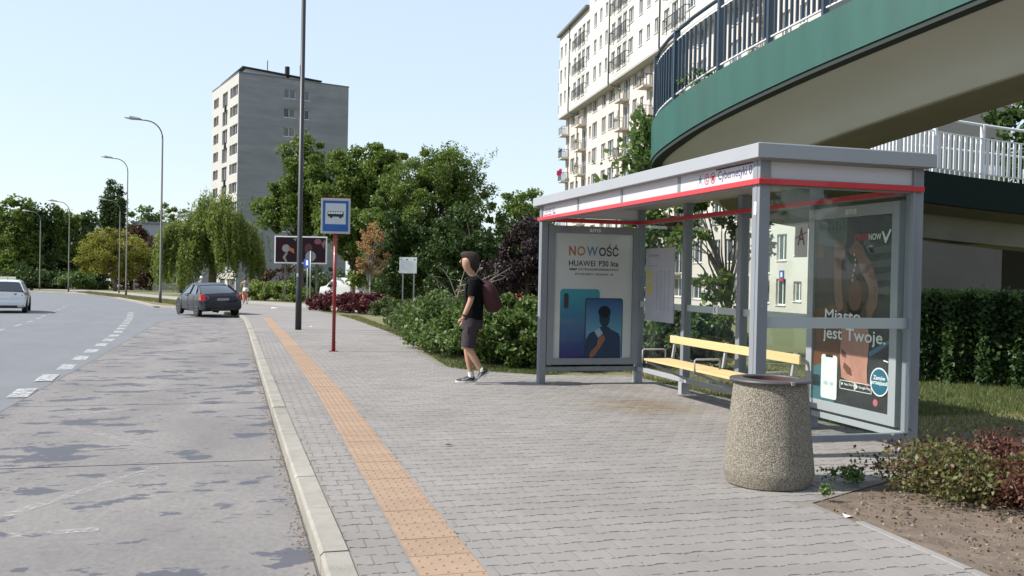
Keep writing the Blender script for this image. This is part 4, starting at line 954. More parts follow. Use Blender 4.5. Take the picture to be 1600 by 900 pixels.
for t, h_ in ((.12, 1.0), (.42, 1.0), (.46, 1.7), (.3, .5)):
    p_ = tb_+(tc_-tb_)*t+(cen-tb_)*.35; MB().tube([(*p_, zt+1.1), (*p_, zt+2.9+h_)], .06 if h_ > .8 else .35, 6).build('vent_pipe', M['dark'], TW)
# ---- low grey houses far left, half hidden by trees
def house(pl, pr, d, ztop, label, cat='house', c=(.32, .34, .37), flat_=False, rc=(.2, .21, .23)):
    a, b = onground(pl, d), onground(pr, d+2); q = (a+b)/2; t = thing('distant_house', label, cat, q)
    u, n = side(a[:2], b[:2]); L = float(np.linalg.norm((b-a)[:2]))
    if n@(-a[:2]) < 0: u, n = side(b[:2], a[:2]); a, b = b, a
    ops_ = []; z = float(q[2])+.9; 
    while z+1.5 < ztop:
        x = 1.0
        while x+1.6 < L: ops_.append((round(x, 2), round(x+1.1, 2), z, z+1.3, 0)); x += 2.6
        z += 2.9
    facade(t, a[:2], u, float(q[2])-.5, ztop, L, ops_, mat('house_render', c, .9, c2=tuple(v*1.15 for v in c), scale=.4, amt=.8), .2)
    mb = MB(); mb.loft([[(*(p[:2]-n*dd), zz) for dd, zz in ((.25, q[2]-.5), (9, q[2]-.5), (9, ztop), (.25, ztop))] for p in (a, b)]); mb.build('body', M['dark'] if False else mat('house_side', c, .9), t)
    mb = MB()
    if flat_: mb.loft([[(*(p[:2]-n*dd), zz) for dd, zz in ((-.3, ztop), (9.2, ztop), (9.2, ztop+.3), (-.3, ztop+.3))] for p in (a-np.array([*u, 0])*.3, b+np.array([*u, 0])*.3)])
    else: mb.loft([[(*(p[:2]-n*dd), zz) for dd, zz in ((-.4, ztop-.1), (9.4, ztop-.1), (4.5, ztop+2.6))] for p in (a-np.array([*u, 0])*.3, b+np.array([*u, 0])*.3)])
    mb.build('roof', mat('house_roof', rc, .8), t); return t
house(206, 305, 150, 8.6, 'grey low building with a pale roof between the yellow-green tree and the willow', 'house', flat_=True)
house(296, 330, 160, 10.8, 'pale block peeping out above the willow beside the tower', 'house', c=(.42, .45, .5), flat_=True)
house(146, 166, 152, 6.6, 'small grey house behind the gap left of the yellow-green tree', 'house')
# ------------------------------------------------------------------ FOOTBRIDGE
def smoothpath(P, n=6):
    P = [np.array(p, float) for p in P]; out = []
    for i in range(len(P)-1):
        p0, p1, p2, p3 = P[max(i-1, 0)], P[i], P[i+1], P[min(i+2, len(P)-1)]
        for k in range(n):
            t = k/n; out.append(.5*((2*p1)+(-p0+p2)*t+(2*p0-5*p1+4*p2-p3)*t*t+(-p0+3*p1-3*p2+p3)*t**3))
    out.append(P[-1]); return out
def bw(px, py, d): return at(px, py, d)
FB = [bw(2400, -400, 6.6), bw(2100, -255, 7.7), bw(1900, -165, 8.5), bw(1700, -76, 9.6), bw(1519, 0, 10.9), bw(1322, 83, 12.55), bw(1225, 126, 13.6), bw(1124, 175, 14.8), bw(1058, 214, 15.6), bw(1019, 247, 16.7)]
last = FB[-1]
def lz(lat, d, z): return ld(lat, d, z)
FB += [lz(2.75, 18.2, 3.52), lz(3.6, 19.8, 3.42), lz(5.0, 21.3, 3.32), lz(7.0, 22.6, 3.22), lz(9.5, 23.5, 3.08), lz(12.5, 24.2, 2.92), lz(16, 25, 2.72), lz(21, 26.2, 2.45), lz(28, 28, 2.1)]
path = smoothpath(FB, 8)
def frames(P):
    out = []
    for i, p in enumerate(P):
        d = P[min(i+1, len(P)-1)]-P[max(i-1, 0)]; d = d/np.linalg.norm(d); h = np.array([d[0], d[1], 0]); h /= np.linalg.norm(h)
        out.append((p, h, np.array([-h[1], h[0], 0])))     # inward: to the left of travel... fixed below
    return out
fr = frames(path)
cb = lz(8.6, 18.0, 0)
inw = []
for p, h, n in fr:
    inw.append(n if n@(cb-p)*1 > 0 else -n)
# keep the inward side consistent along the path
for i in range(1, len(inw)):
    if inw[i]@inw[i-1] < 0: inw[i] = -inw[i]
mid = len(inw)//2
BR = thing('spiral_footbridge', 'curving concrete footbridge ramp with green edge beam and dark railings above the bus shelter', 'footbridge', (*lz(8.6, 18, 0)[:2], gz(18)))
def sweep(name, prof, mt, i0=0, i1=None, smooth=True, par=BR, close=True):
    mb = MB(); rings = []
    for (p, h, n), w_ in list(zip(fr, inw))[i0:i1]: rings.append([p+w_*a+np.array([0, 0, b]) for a, b in prof])
    mb.loft(rings, closed=close, cap=close); o = mb.build(name, mt, par); 
    if smooth: angle_smooth(o, 35)
    return o
FH = .67; WD = 3.0
greenm = mat('sea_green_paint', (.012, .066, .053), .6, c2=(.02, .095, .077), scale=1.1, amt=.55, bump=.1, stretch=(3, 3, .35), detail=9)
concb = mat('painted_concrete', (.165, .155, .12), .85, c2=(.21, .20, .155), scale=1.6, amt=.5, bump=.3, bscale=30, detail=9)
concg = mat('girder_paint', (.50, .495, .435), .8, c2=(.58, .575, .51), scale=.6, amt=.8)
dk = mat('dark_green_underside', (.02, .03, .028), .8)
sweep('edge_beam', [(0, 0), (0, FH), (.14, FH), (.14, .02)], greenm)
sweep('drip_edge', [(.02, -.07), (.02, -.002), (.20, .018), (.20, -.07)], dk)
sweep('curved_soffit', [(.205, -.04), (.205, .22), (1.25, .22), (1.25, -.66), (1.16, -.66), (1.10, -.60), (1.03, -.50), (.93, -.385), (.80, -.28), (.64, -.19), (.44, -.11)], concg)
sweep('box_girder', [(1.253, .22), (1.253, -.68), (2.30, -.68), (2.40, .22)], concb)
sweep('inner_cantilever', [(2.42, .20), (2.42, -.16), (2.84, -.03), (2.84, .20)], mat('shaded_concrete', (.10, .095, .07), .95, c2=(.15, .14, .11), scale=1.5))  # darker concrete tone paints in the shade under the ramp
sweep('inner_edge_beam', [(2.86, 0), (2.86, FH), (3.0, FH), (3.0, 0)], mat('shaded_green_paint', (.004, .011, .010), .8, spec=.2))  # green taken almost to black, shade on this side put into the colour
sweep('walkway', [(.15, .23), (.15, .34), (2.85, .34), (2.85, .23)], M['asphalt'])
steelb = mat('navy_railing_paint', (.025, .045, .065), .4, coat=.2)
steelw = mat('white_railing_paint', (.64, .65, .655), .45)
# arc length
S_ = [0.]
for i in range(1, len(path)): S_.append(S_[-1]+float(np.linalg.norm(path[i]-path[i-1])))
def atS(s, off, dz):
    i = max(1, min(len(S_)-1, int(np.searchsorted(S_, s)))); t = (s-S_[i-1])/(S_[i]-S_[i-1])
    p = path[i-1]*(1-t)+path[i]*t; w_ = inw[i-1]*(1-t)+inw[i]*t; w_ /= np.linalg.norm(w_); h = path[i]-path[i-1]; h = h/np.linalg.norm(h)
    return p+w_*off+np.array([0, 0, dz]), w_, h
def rails(off, s0, s1, mt, sp, psp, hh=1.18, bw_=.011, bd=.035, cut=.29):
    pts = [atS(s, off, FH+hh)[0] for s in np.arange(s0, s1, .4)]
    mb = MB(); mb.tube(pts, .032, 6); mb.build('handrail', mt, BR, smooth=True)
    for z, nm in ((hh-cut+.12, 'upper_rail'), (.10, 'lower_rail')):
        mb = MB(); rings = []
        for s in np.arange(s0, s1, .4):
            p, w_, h = atS(s, off, FH+z); rings.append([p-w_*.018, p+w_*.018, p+w_*.018+A3(0, 0, .022), p-w_*.018+A3(0, 0, .022)])
        mb.loft(rings); mb.build(nm, steelw, BR)
    s = s0; k = 0; proto = None
    while s < s1:
        p, w_, h = atS(s, off, 0)
        if k % psp == 0:
            mb = MB(); mb.obox(p+A3(0, 0, FH+hh/2), h*.022, w_*.055, A3(0, 0, hh/2)); mb.build('railing_post', mt, BR)
        else:
            mb = MB(); mb.obox(p+A3(0, 0, FH+.12+(hh-cut)/2), h*bw_, w_*bd*.5, A3(0, 0, (hh-cut)/2)); mb.build('baluster', mt, BR)
        s += sp; k += 1
s_mid = S_[11*8+4]
rails(.07, S_[2*8+4], s_mid, steelb, .11, 10, bd=.05)
rails(2.93, S_[10*8], S_[17*8], steelw, .165, 9, bd=.075, cut=.42)
mb_ = None
pts = [atS(s, .07, FH+1.18)[0] for s in np.arange(s_mid, S_[17*8], .4)]; MB().tube(pts, .03, 6).build('handrail', steelw, BR, smooth=True)
far_b = MB()
for s in np.arange(s_mid, S_[17*8], .145):
    p, w_, h = atS(s, .07, 0); far_b.obox(p+A3(0, 0, FH+.48), h*.009, w_*.014, A3(0, 0, .4))
o = far_b.build('outer_balusters', steelw, BR); o['kind'] = 'stuff'
# support wall beneath the lower ramp, with a dark opening to its right
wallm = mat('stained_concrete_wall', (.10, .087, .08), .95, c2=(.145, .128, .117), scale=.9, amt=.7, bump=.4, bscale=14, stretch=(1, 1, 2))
q0, q1 = lz(8.1, 19.6, 0), lz(11.05, 21.2, 0)
u, n = side(q0[:2], q1[:2])
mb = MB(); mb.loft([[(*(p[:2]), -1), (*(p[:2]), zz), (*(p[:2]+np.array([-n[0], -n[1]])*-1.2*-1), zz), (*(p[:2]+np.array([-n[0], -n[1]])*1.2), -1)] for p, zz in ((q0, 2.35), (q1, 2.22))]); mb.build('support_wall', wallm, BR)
q2, q3 = q1, lz(18, 24.6, 0)
b0, b1 = lz(11.5, 24.5, 0), lz(22, 27.5, 0)
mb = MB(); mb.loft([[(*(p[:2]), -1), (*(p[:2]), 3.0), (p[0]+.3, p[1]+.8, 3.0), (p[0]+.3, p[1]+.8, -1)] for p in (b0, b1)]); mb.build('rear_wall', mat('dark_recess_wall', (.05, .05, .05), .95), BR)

# ------------------------------------------------------------------ VEGETATION
L = {}
L['dark'] = leafmat('dark_green_leaves', (.03, .06, .015), (.07, .115, .028), .3)
L['mid'] = leafmat('mid_green_leaves', (.075, .125, .02), (.165, .23, .045), .42)
L['light'] = leafmat('light_green_leaves', (.07, .13, .03), (.14, .21, .06), .4)
L['lime'] = leafmat('lime_leaves', (.11, .17, .035), (.22, .29, .07), .45)
L['willow'] = leafmat('willow_leaves', (.11, .16, .03), (.24, .29, .07), .5)
L['yellow'] = leafmat('yellow_green_leaves', (.15, .17, .025), (.30, .28, .05), .45)
L['purple'] = leafmat('purple_leaves', (.018, .010, .012), (.042, .026, .026), .15)
L['copper'] = leafmat('copper_leaves', (.05, .028, .018), (.10, .055, .03), .2)
L['autumn'] = leafmat('withered_leaves', (.26, .15, .06), (.45, .29, .13), .4)
L['maroon'] = leafmat('maroon_hedge_leaves', (.07, .015, .022), (.14, .035, .035), .2)
L['juniper'] = leafmat('juniper_sprays', (.055, .09, .025), (.12, .16, .05), .25)
L['rose'] = leafmat('rose_bush_leaves', (.05, .10, .022), (.15, .21, .055), .35)
L['privet'] = leafmat('hedge_leaves', (.02, .045, .013), (.05, .095, .025), .25)
L['barb_r'] = leafmat('barberry_red', (.06, .022, .014), (.14, .055, .035), .25)
L['barb_g'] = leafmat('barberry_green', (.06, .07, .02), (.15, .15, .045), .3)
L['flower'] = leafmat('rose_flowers', (.55, .10, .07), (.7, .22, .18), .3)
L['grass'] = leafmat('grass_blades', (.10, .12, .035), (.25, .22, .09), .35)
L['greengrass'] = leafmat('green_grass_blades', (.05, .09, .025), (.13, .16, .05), .35)
def crownpts(rs, c, R, ncl, nper, rc, flat=0., fill=.55):
    """leaf positions: many small clumps scattered through an ellipsoid, denser near its outside"""
    out = []; cs = []
    for k in range(ncl):
        d = rs.randn(3); d /= np.linalg.norm(d); r = fill+(1-fill)*rs.rand()**.6 if rs.rand() < .8 else rs.rand()*.6
        q = rc*(.5+.9*rs.rand())
        if rs.rand() < .07: r = rs.uniform(1.0, 1.15); q *= .55
        cc = np.array(c)+d*np.array(R)*r; cs.append(cc)
        v = rs.randn(nper, 3); v /= np.linalg.norm(v, axis=1, keepdims=True); rr = rs.rand(nper, 1)**.35
        out.append(cc+v*rr*q*np.array([1, 1, .75-flat])+rs.randn(nper, 3)*q*.12)
    return np.concatenate(out), cs
def tree(name, label, cat, base, top, crown, n, leaf, mt, seed, trunk=.22, group=None, rc=None, limbs=9, barkm=None, extra=None, aspect=.6, lean=(0, 0), fill=.55):
    """crown = list of (dx, dy, z, rx, ry, rz, clumps)"""
    rs = np.random.RandomState(seed); base = np.array(base, float); T = thing(name, label, cat, base, group); allp = []; lim = []
    tot = sum(c[6] for c in crown)
    for dx, dy, z, rx, ry, rz, ncl in crown:
        cc = base*np.array([1, 1, 0])+rt*dx+fw0*dy+A3(0, 0, z)
        R = np.array([rx, ry, rz]); q = rc or .24*min(rx, rz)
        p, cs = crownpts(rs, cc, R, ncl, max(8, int(n/tot)), q, fill=fill); allp.append(p); lim += [(cs[i], cc) for i in rs.permutation(len(cs))[:limbs]]
    P = np.concatenate(allp); leafcloud('crown', P, leaf, mt, T, aspect=aspect, seed=seed, up_=.5)
    zc = min(c[2] for c in crown); mb = MB(); hgt = zc-base[2]; tp = base+A3(lean[0], lean[1], hgt*.95+.3)
    mb.tube([base-A3(0, 0, .1), base+A3(lean[0]*.2, 0, hgt*.3), base+A3(lean[0]*.6, lean[1]*.6, hgt*.65), tp], [trunk*1.25, trunk, trunk*.85, trunk*.6], 8)
    for e, cc in lim:
        s = base+(tp-base)*rs.uniform(.45, 1); m = (s+e)/2+A3(0, 0, .12*np.linalg.norm(e-s))+rs.randn(3)*.1; mb.tube([s, m, e], [trunk*.38, trunk*.22, trunk*.08], 5)
    mb.build('trunk', barkm or M['bark'], T, smooth=True); return T
def bush(name, label, cat, cs, n, leaf, mt, seed, group=None, aspect=.6, twig=True, rc=None, droop=False, up_=.5):
    rs = np.random.RandomState(seed); b = np.array(cs[0][0], float); b = np.array([b[0], b[1], gz(b[1])]); T = thing(name, label, cat, b, group); ps = []
    mb = MB()
    for c, R in cs:
        c = np.array(c, float); R = np.array(R, float); k = max(6, int(14*R[0]*R[1]*R[2]/min(R)**1.5)+10)
        p, cc = crownpts(rs, c, R, k, max(8, int(n/len(cs)/k)), rc or .3*min(R), fill=.6); p[:, 2] = np.maximum(p[:, 2], gz(p[:, 1])+.02+.1*rs.rand(len(p))); ps.append(p)
        if twig:
            for i in range(8):
                e = c+rs.randn(3)*R*.4; mb.tube([np.array([c[0]+rs.randn()*.1*R[0], c[1]+rs.randn()*.1*R[1], gz(c[1])-.02]), (c+e)/2, e], [.014, .01, .004], 4)
    leafcloud('foliage', np.concatenate(ps), leaf, mt, T, aspect=aspect, seed=seed, up_=up_, droop=droop)
    if twig: mb.build('stems', M['bark'], T)
    return T
# far left wood of separate trees
for i, (px, d, ytop, wd, k, lab) in enumerate([
        (-22, 142, 325, 66, 'dark', 'dark green tree at the left edge above the white taxi'), (24, 138, 316, 62, 'mid', 'broad green tree, second from the left edge of the far wood'),
        (62, 141, 322, 54, 'dark', 'dark tree behind the second street lamp pole from the left'), (98, 144, 330, 52, 'mid', 'rounded tree behind the lamp with the curved arm'),
        (128, 150, 332, 46, 'dark', 'tree with a pointed airy top left of the poplar'), (-60, 140, 320, 70, 'mid', 'green tree cut by the left edge of the picture')]):
    b = onground(px, d); s = d/F; h = (455-ytop)*s; z0 = b[2]
    tree('far_tree', lab, 'tree', b, 0, [(0, 0, z0+h*.60, wd*s*.55, wd*s*.5, h*.40, 60), (wd*s*.1, -1.2, z0+h*.26, wd*s*.58, wd*s*.5, h*.27, 30)], 9000, .50, L[k], 20+i, trunk=.3, group='trees of the dark wood across the road', rc=1.1)
for i, (px, d) in enumerate([(10, 134), (48, 134), (84, 134), (118, 133), (148, 137)]):
    b = onground(px, d); bush('undergrowth_shrub', ['dark undergrowth shrub beneath the leftmost far trees', 'dark shrub by the foot of the second far lamp', 'shaded shrub under the trees left of the curved lamp', 'light green low shrub at the wood edge right of the curved lamp', 'shrub below the gap left of the yellow-green tree'][i], 'shrub', [((b[0], b[1], b[2]+1.3), (2.3, 1.6, 1.5 if i != 3 else 1.0))], 2500, .35, L['dark' if i != 3 else 'light'], 60+i, twig=False, rc=.8)
b = onground(176, 165)
tree('poplar', 'slender dark poplar rising behind the yellow-green tree', 'tree', b, 0, [(-.9, 0, 9.5, 1.1, 1.2, 7.9, 110), (.9, 0, 8.6, 1.1, 1.2, 7.6, 100), (0, 0, 5, 2.0, 1.8, 5.0, 60)], 24000, .42, L['dark'], 31, trunk=.3, rc=.8)
b = onground(180, 124)
tree('yellow_green_tree', 'round yellow-green tree beside the far footpath on the left', 'tree', b, 0, [(0, 0, 3.4, 4.3, 3.6, 3.3, 90), (-1.0, -.8, 2.0, 3.6, 3, 2.3, 30), (1.6, -.6, 1.9, 3.0, 2.5, 2.2, 30)], 17000, .30, L['yellow'], 32, trunk=.22, rc=.75)
for i, (px, d, yt, wd, k, lab) in enumerate([(225, 172, 326, 60, 'light', 'pale green tree on the skyline right of the poplar'), (262, 176, 324, 62, 'mid', 'green skyline tree left of the tower'), (298, 180, 330, 50, 'light', 'small skyline tree just left of the willow top'), (205, 139, 352, 48, 'copper', 'dark copper-leaved tree behind the yellow-green tree'), (235, 136, 372, 44, 'copper', 'reddish dark tree between the yellow-green tree and the willow'), (150, 160, 350, 44, 'light', 'pale tree behind the left side of the yellow-green tree')]):
    b = onground(px, d); s = d/F; h = (456-yt)*s
    tree('far_tree', lab, 'tree', b, 0, [(0, 0, b[2]+h*.60, wd*s*.52, wd*s*.5, h*.38, 45), (0, -1, b[2]+h*.28, wd*s*.45, wd*s*.4, h*.26, 20)], 6500, .48, L[k], 40+i, trunk=.25, rc=1.0)
# weeping willow: dome of hanging strands
def willow():
    rs = np.random.RandomState(5); d0 = 98; b = onground(330, d0); T = thing('weeping_willow', 'large weeping willow with long hanging strands beside the tower block', 'tree', b)
    z0 = b[2]; lobes = [(.7, 0, 7.7, 3.4, 3.2, 2.2), (-1.7, -.6, 6.0, 3.3, 3, 1.9), (2.3, .2, 6.0, 2.7, 3, 2.3), (-3.6, -.3, 3.9, 1.9, 2.2, 1.5), (3.9, .6, 4.2, 1.5, 2, 2.4), (.3, -2.4, 5.2, 3.2, 1.6, 2.0)]
    pts = []
    for li, (dx, dy, z, rx, ry, rz) in enumerate(lobes):
        nt_ = [13, 12, 10, 7, 7, 9][li]
        for tf in range(nt_):
            v0 = rs.randn(3); v0[2] = abs(v0[2])*.9-.1; v0 /= np.linalg.norm(v0); Lt = rs.uniform(1.6, 4.8); r0 = rs.uniform(.72, 1.1)
            for k in range(44):
                v = v0+rs.randn(3)*.16; s = A3(dx*.95, dy, z*(1+.05*math.sin(dx*3)))+v*np.array([rx*.88, ry, rz*1.05])*r0*rs.uniform(.8, 1.05); lean_ = np.array([v0[0], v0[1], 0])*.4
                Ls = max(.3, min(s[2]-.35, Lt*rs.uniform(.6, 1.1))); n = int(Ls*6); t = np.linspace(0, 1, max(n, 3))[:, None]
                pts.append(s+lean_*np.sqrt(t)*1.2-A3(0, 0, 1)*t*Ls+rs.randn(len(t), 3)*.08)
    q = np.concatenate(pts); P = np.array([b[0], b[1], z0])+q[:, :1]*rt+q[:, 1:2]*fw0+q[:, 2:]*A3(0, 0, 1)
    leafcloud('crown', P, .40, L['willow'], T, aspect=.26, seed=6, droop=True)
    mb = MB(); mb.tube([b-A3(0, 0, .1), b+A3(.1, 0, 2), b+A3(.2, 0, 4), b+A3(.3, 0, 6.5)], [.5, .42, .35, .2], 9)
    for k in range(9): a = k*.7; mb.tube([b+A3(.1, 0, 3+k*.3), b+A3(math.cos(a)*1.6, math.sin(a)*1.5, 5+k*.25), b+A3(math.cos(a)*2.9, math.sin(a)*2.6, 5.3+k*.2)], [.18, .1, .04], 5)
    mb.build('trunk', M['bark'], T, smooth=True)
willow()
# big trees in the middle
b = onground(470, 76)
tree('tall_tree', 'tall upright tree in front of the tower block, behind the black lamp pole', 'tree', b, 0, [(0, 0, 9.6, 1.6, 1.6, 3.4, 50), (-.5, 0, 6.3, 2.1, 2, 2.8, 50), (-1.9, 0, 6.3, 1.6, 1.5, 1.6, 24), (1.2, .3, 6.0, 1.8, 1.8, 2.8, 40)], 36000, .26, L['mid'], 71, trunk=.2, rc=.62)
b = onground(553, 74)
tree('broad_tree', 'broad dark green tree behind the bus stop sign', 'tree', b, 0, [(-.6, 0, 8.7, 2.9, 2.4, 2.6, 70), (1.9, 0, 8.8, 2.4, 2.2, 2.5, 60), (.2, -.4, 5.6, 3.2, 2.6, 3, 80), (1.6, -.6, 2.7, 2.9, 2.4, 2.2, 50)], 48000, .27, L['mid'], 72, trunk=.3, rc=.68, group=None)
b = onground(672, 58)
tree('feathery_tree', 'big bushy tree with upright feathery top shoots, largest of the middle trees', 'tree', b, 0, [(-.6, 0, 6.9, 2.3, 2, 2.1, 60), (1.0, 0, 7.2, 1.8, 1.8, 2.2, 50), (2.3, 0, 5.6, 1.5, 1.6, 2.0, 36), (-2.2, 0, 5.0, 2.0, 1.8, 2.1, 45), (.3, -.8, 4.4, 2.9, 2.0, 2.3, 70), (-.6, -.8, 2.2, 3.4, 2.0, 1.7, 60)], 66000, .20, L['mid'], 73, trunk=.28, rc=.5, aspect=.45)
# long shoots at its top
rs = np.random.RandomState(8); tp = []
for k in range(46):
    s = b*np.array([1, 1, 0])+rt*rs.uniform(-1.2, 3.3)+fw0*rs.uniform(-.6, .8)+A3(0, 0, rs.uniform(6.6, 8.8)); d = rt*rs.uniform(-.15, .7)+A3(0, 0, 1)*rs.uniform(.4, 1); d /= np.linalg.norm(d)
    if s[2] > 8: s[2] -= .5
    t = rs.rand(36, 1); tp.append(s+d*t*rs.uniform(.7, 1.5)+rs.randn(36, 3)*.09)
lc = leafcloud('shoots', np.concatenate(tp), .17, L['mid'], None, aspect=.4, seed=81)
put(lc, [o for o in bpy.data.objects if o.name == 'feathery_tree'][0])
b = onground(745, 54)
tree('dark_tree', 'dense dark green tree low behind the standing man', 'tree', b, 0, [(0, 0, 3.5, 2.2, 2, 2.2, 50), (1.3, .2, 2.2, 2.0, 1.8, 1.8, 40), (-1.6, -.2, 2.4, 1.9, 1.7, 1.9, 40)], 20000, .20, L['dark'], 74, trunk=.2, rc=.5)
b = onground(612, 56)
tree('dark_tree', 'dense dark tree behind the withered sapling', 'tree', b, 0, [(.6, 0, 2.9, 2.0, 2, 2.2, 60), (.4, 0, 1.6, 1.6, 1.7, 1.6, 30)], 17000, .20, L['dark'], 75, trunk=.2, rc=.5)
b = onground(815, 82)
tree('pale_tree', 'lighter green tree on the skyline just left of the shelter roof', 'tree', b, 0, [(-.2, 0, 7.4, 1.9, 2, 1.9, 50), (1.3, 0, 6.0, 1.5, 1.5, 1.4, 20), (.9, 0, 4.3, 2.7, 2, 2.2, 40), (-1, 0, 2.4, 3, 2, 2, 30)], 14000, .26, L['mid'], 76, trunk=.2, rc=.6)
for i, (px, d, w_, h) in enumerate(((500, 82, 2.6, 2.2), (545, 80, 2.6, 2.0), (600, 82, 2.6, 2.4), (640, 66, 2.6, 2.0), (690, 64, 2.6, 2.2), (735, 64, 2.6, 2.4), (780, 62, 2.4, 2.2), (825, 60, 2.4, 2.0), (870, 60, 2.4, 2.0))):
    q = onground(px, d); bush('thicket_shrub', 'dark thicket shrub under the big trees, '+('behind the sign posts', 'behind the van cab', 'behind the withered sapling', 'behind the information board', 'left of the bare sapling', 'behind the man', 'behind the rucksack', 'below the purple-leaved tree', 'hidden behind the shelter end')[i], 'shrub', [((q[0], q[1], q[2]+h*.6), (w_, 1.6, h*.62))], 4500, .22, L['dark'], 230+i, rc=.6, twig=False)
b = onground(792, 60)
tree('lime_tree', 'small patch of bright lime green tree behind the purple-leaved tree', 'tree', b, 0, [(-.4, 0, 3.3, 1.5, 1.4, 1.3, 30)], 5000, .2, L['lime'], 77, trunk=.12, rc=.4)
b = onground(823, 33)
tree('purple_leaved_tree', 'dark purple-leaved plum tree left of the shelter', 'tree', b, 0, [(.1, 0, 2.35, 1.0, 1.0, 1.0, 50), (-.5, 0, 1.5, 1.0, .9, .75, 30), (.5, 0, 1.4, 1.0, .9, .8, 30)], 15000, .12, L['purple'], 78, trunk=.07, rc=.3)
b = onground(880, 40)
tree('mixed_tree', 'green tree hidden behind the phone advertisement', 'tree', b, 0, [(0, 0, 2.2, 1.8, 1.4, 1.5, 40)], 6000, .16, L['dark'], 79, trunk=.1, rc=.4)
b = onground(578, 46)
tree('withered_sapling', 'young tree with withered orange-brown leaves and a thin pale trunk', 'tree', b, 0, [(0, 0, 2.95, .62, .6, .95, 40), (.25, 0, 2.0, .75, .6, .6, 22), (-.2, 0, 1.85, .5, .5, .5, 14)], 4200, .11, L['autumn'], 82, trunk=.045, rc=.17, barkm=M['palebark'], limbs=14)
# leafless sapling
b = onground(706, 24.5); T = thing('bare_sapling', 'leafless young tree with pale spreading twigs behind the standing man', 'tree', b); rs = np.random.RandomState(12)
mb = MB(); mb.tube([b, b+A3(0, 0, .9)+rt*.1, b+A3(0, 0, 1.5)+rt*.25], [.03, .024, .018], 6); mb.build('trunk', M['bark'], T)
mb = MB()
for dx, dz, k in ((-.75, .95, 0), (-.45, 1.15, 1), (-.6, .6, 2), (.15, 1.3, 3), (1.2, .9, 4), (1.35, 1.25, 5), (.9, .75, 6), (.55, 1.2, 7), (1.0, 1.05, 8)):
    s = b+A3(0, 0, 1.0+.05*k)+rt*.15; e = b+rt*(dx+.2)+A3(0, 0, 1.0+dz*.75)+fw0*rs.uniform(-.4, .4); m = (s+e)/2+A3(0, 0, rs.uniform(-.12, .12)); mb.tube([s, m, e], [.014, .010, .004], 5)
    for j in range(3): q = m+(e-m)*rs.uniform(0, .9); mb.tube([q, q+rt*rs.uniform(-.2, .3)+A3(0, 0, rs.uniform(-.05, .3))], [.006, .003], 4)
mb.build('twigs', mat('silvery_twig', (.22, .19, .16), .8), T)
# tree behind the shelter glass
b = onground(1138, 19.5)
tree('maple', 'young maple with spreading leafy branches seen through the shelter glass', 'tree', b, 0, [(.0, 0, 3.2, 1.2, 1.1, .6, 18), (-.9, 0, 2.3, .5, .7, .3, 6), (-.3, -.4, 1.3, .6, .5, .3, 6), (.4, 0, 2.2, .35, .5, .4, 4)], 2300, .12, L['mid'], 83, trunk=.085, rc=.24, limbs=10, aspect=.8)
b = onground(1018, 21)
tree('leafy_tree', 'bright green tree at the inner far corner of the shelter', 'tree', b, 0, [(-.1, 0, 2.6, .75, 1, .8, 30), (0, 0, 3.8, .3, .4, .7, 8), (-.3, 0, 1.5, .5, .8, .6, 14)], 5000, .12, L['light'], 84, trunk=.07, rc=.27, aspect=.8)
b = onground(1625, 40)
tree('shaded_tree', 'dark tree against the sky at the right edge above the white railings', 'tree', b, 0, [(.5, 0, 7.2, 2.6, 2.2, 2.6, 60), (0, 0, 4, 2.4, 2, 2.2, 30)], 14000, .24, L['dark'], 85, trunk=.2, rc=.6)
# spreading junipers
def gp3(px, py, z): q = gp(px, py); return (q[0], q[1], gz(q[1])+z)
i = 0
for px, d, r, h, lab in ((614, 43, 1.0, .7, 'juniper behind the withered sapling at the far end of the bed'), (645, 37, 1.1, .75, 'spreading juniper at the point of the lawn strip'), (682, 33, 1.3, .85, 'spreading juniper below the white information board'), (700, 29, .9, .65, 'low dark juniper nearest the lawn strip'), (690, 27, 1.4, .8, 'juniper left of the standing man'), (700, 32, 1.8, 1.0, 'higher juniper behind the leafless sapling'), (752, 30, 1.8, .95, 'juniper behind the red rucksack'), (800, 28, 1.5, .9, 'juniper between the man and the shelter'), (588, 48, .9, .7, 'reddish-green low shrub beside the maroon hedge')):
    q = onground(px, d); bush('juniper', lab, 'shrub', [((q[0], q[1], q[2]+h*.45), (r, r*.8, h*.55))], 6500, .13, L['juniper'], 100+i, group=None, rc=.28, aspect=.35, droop=False); i += 1
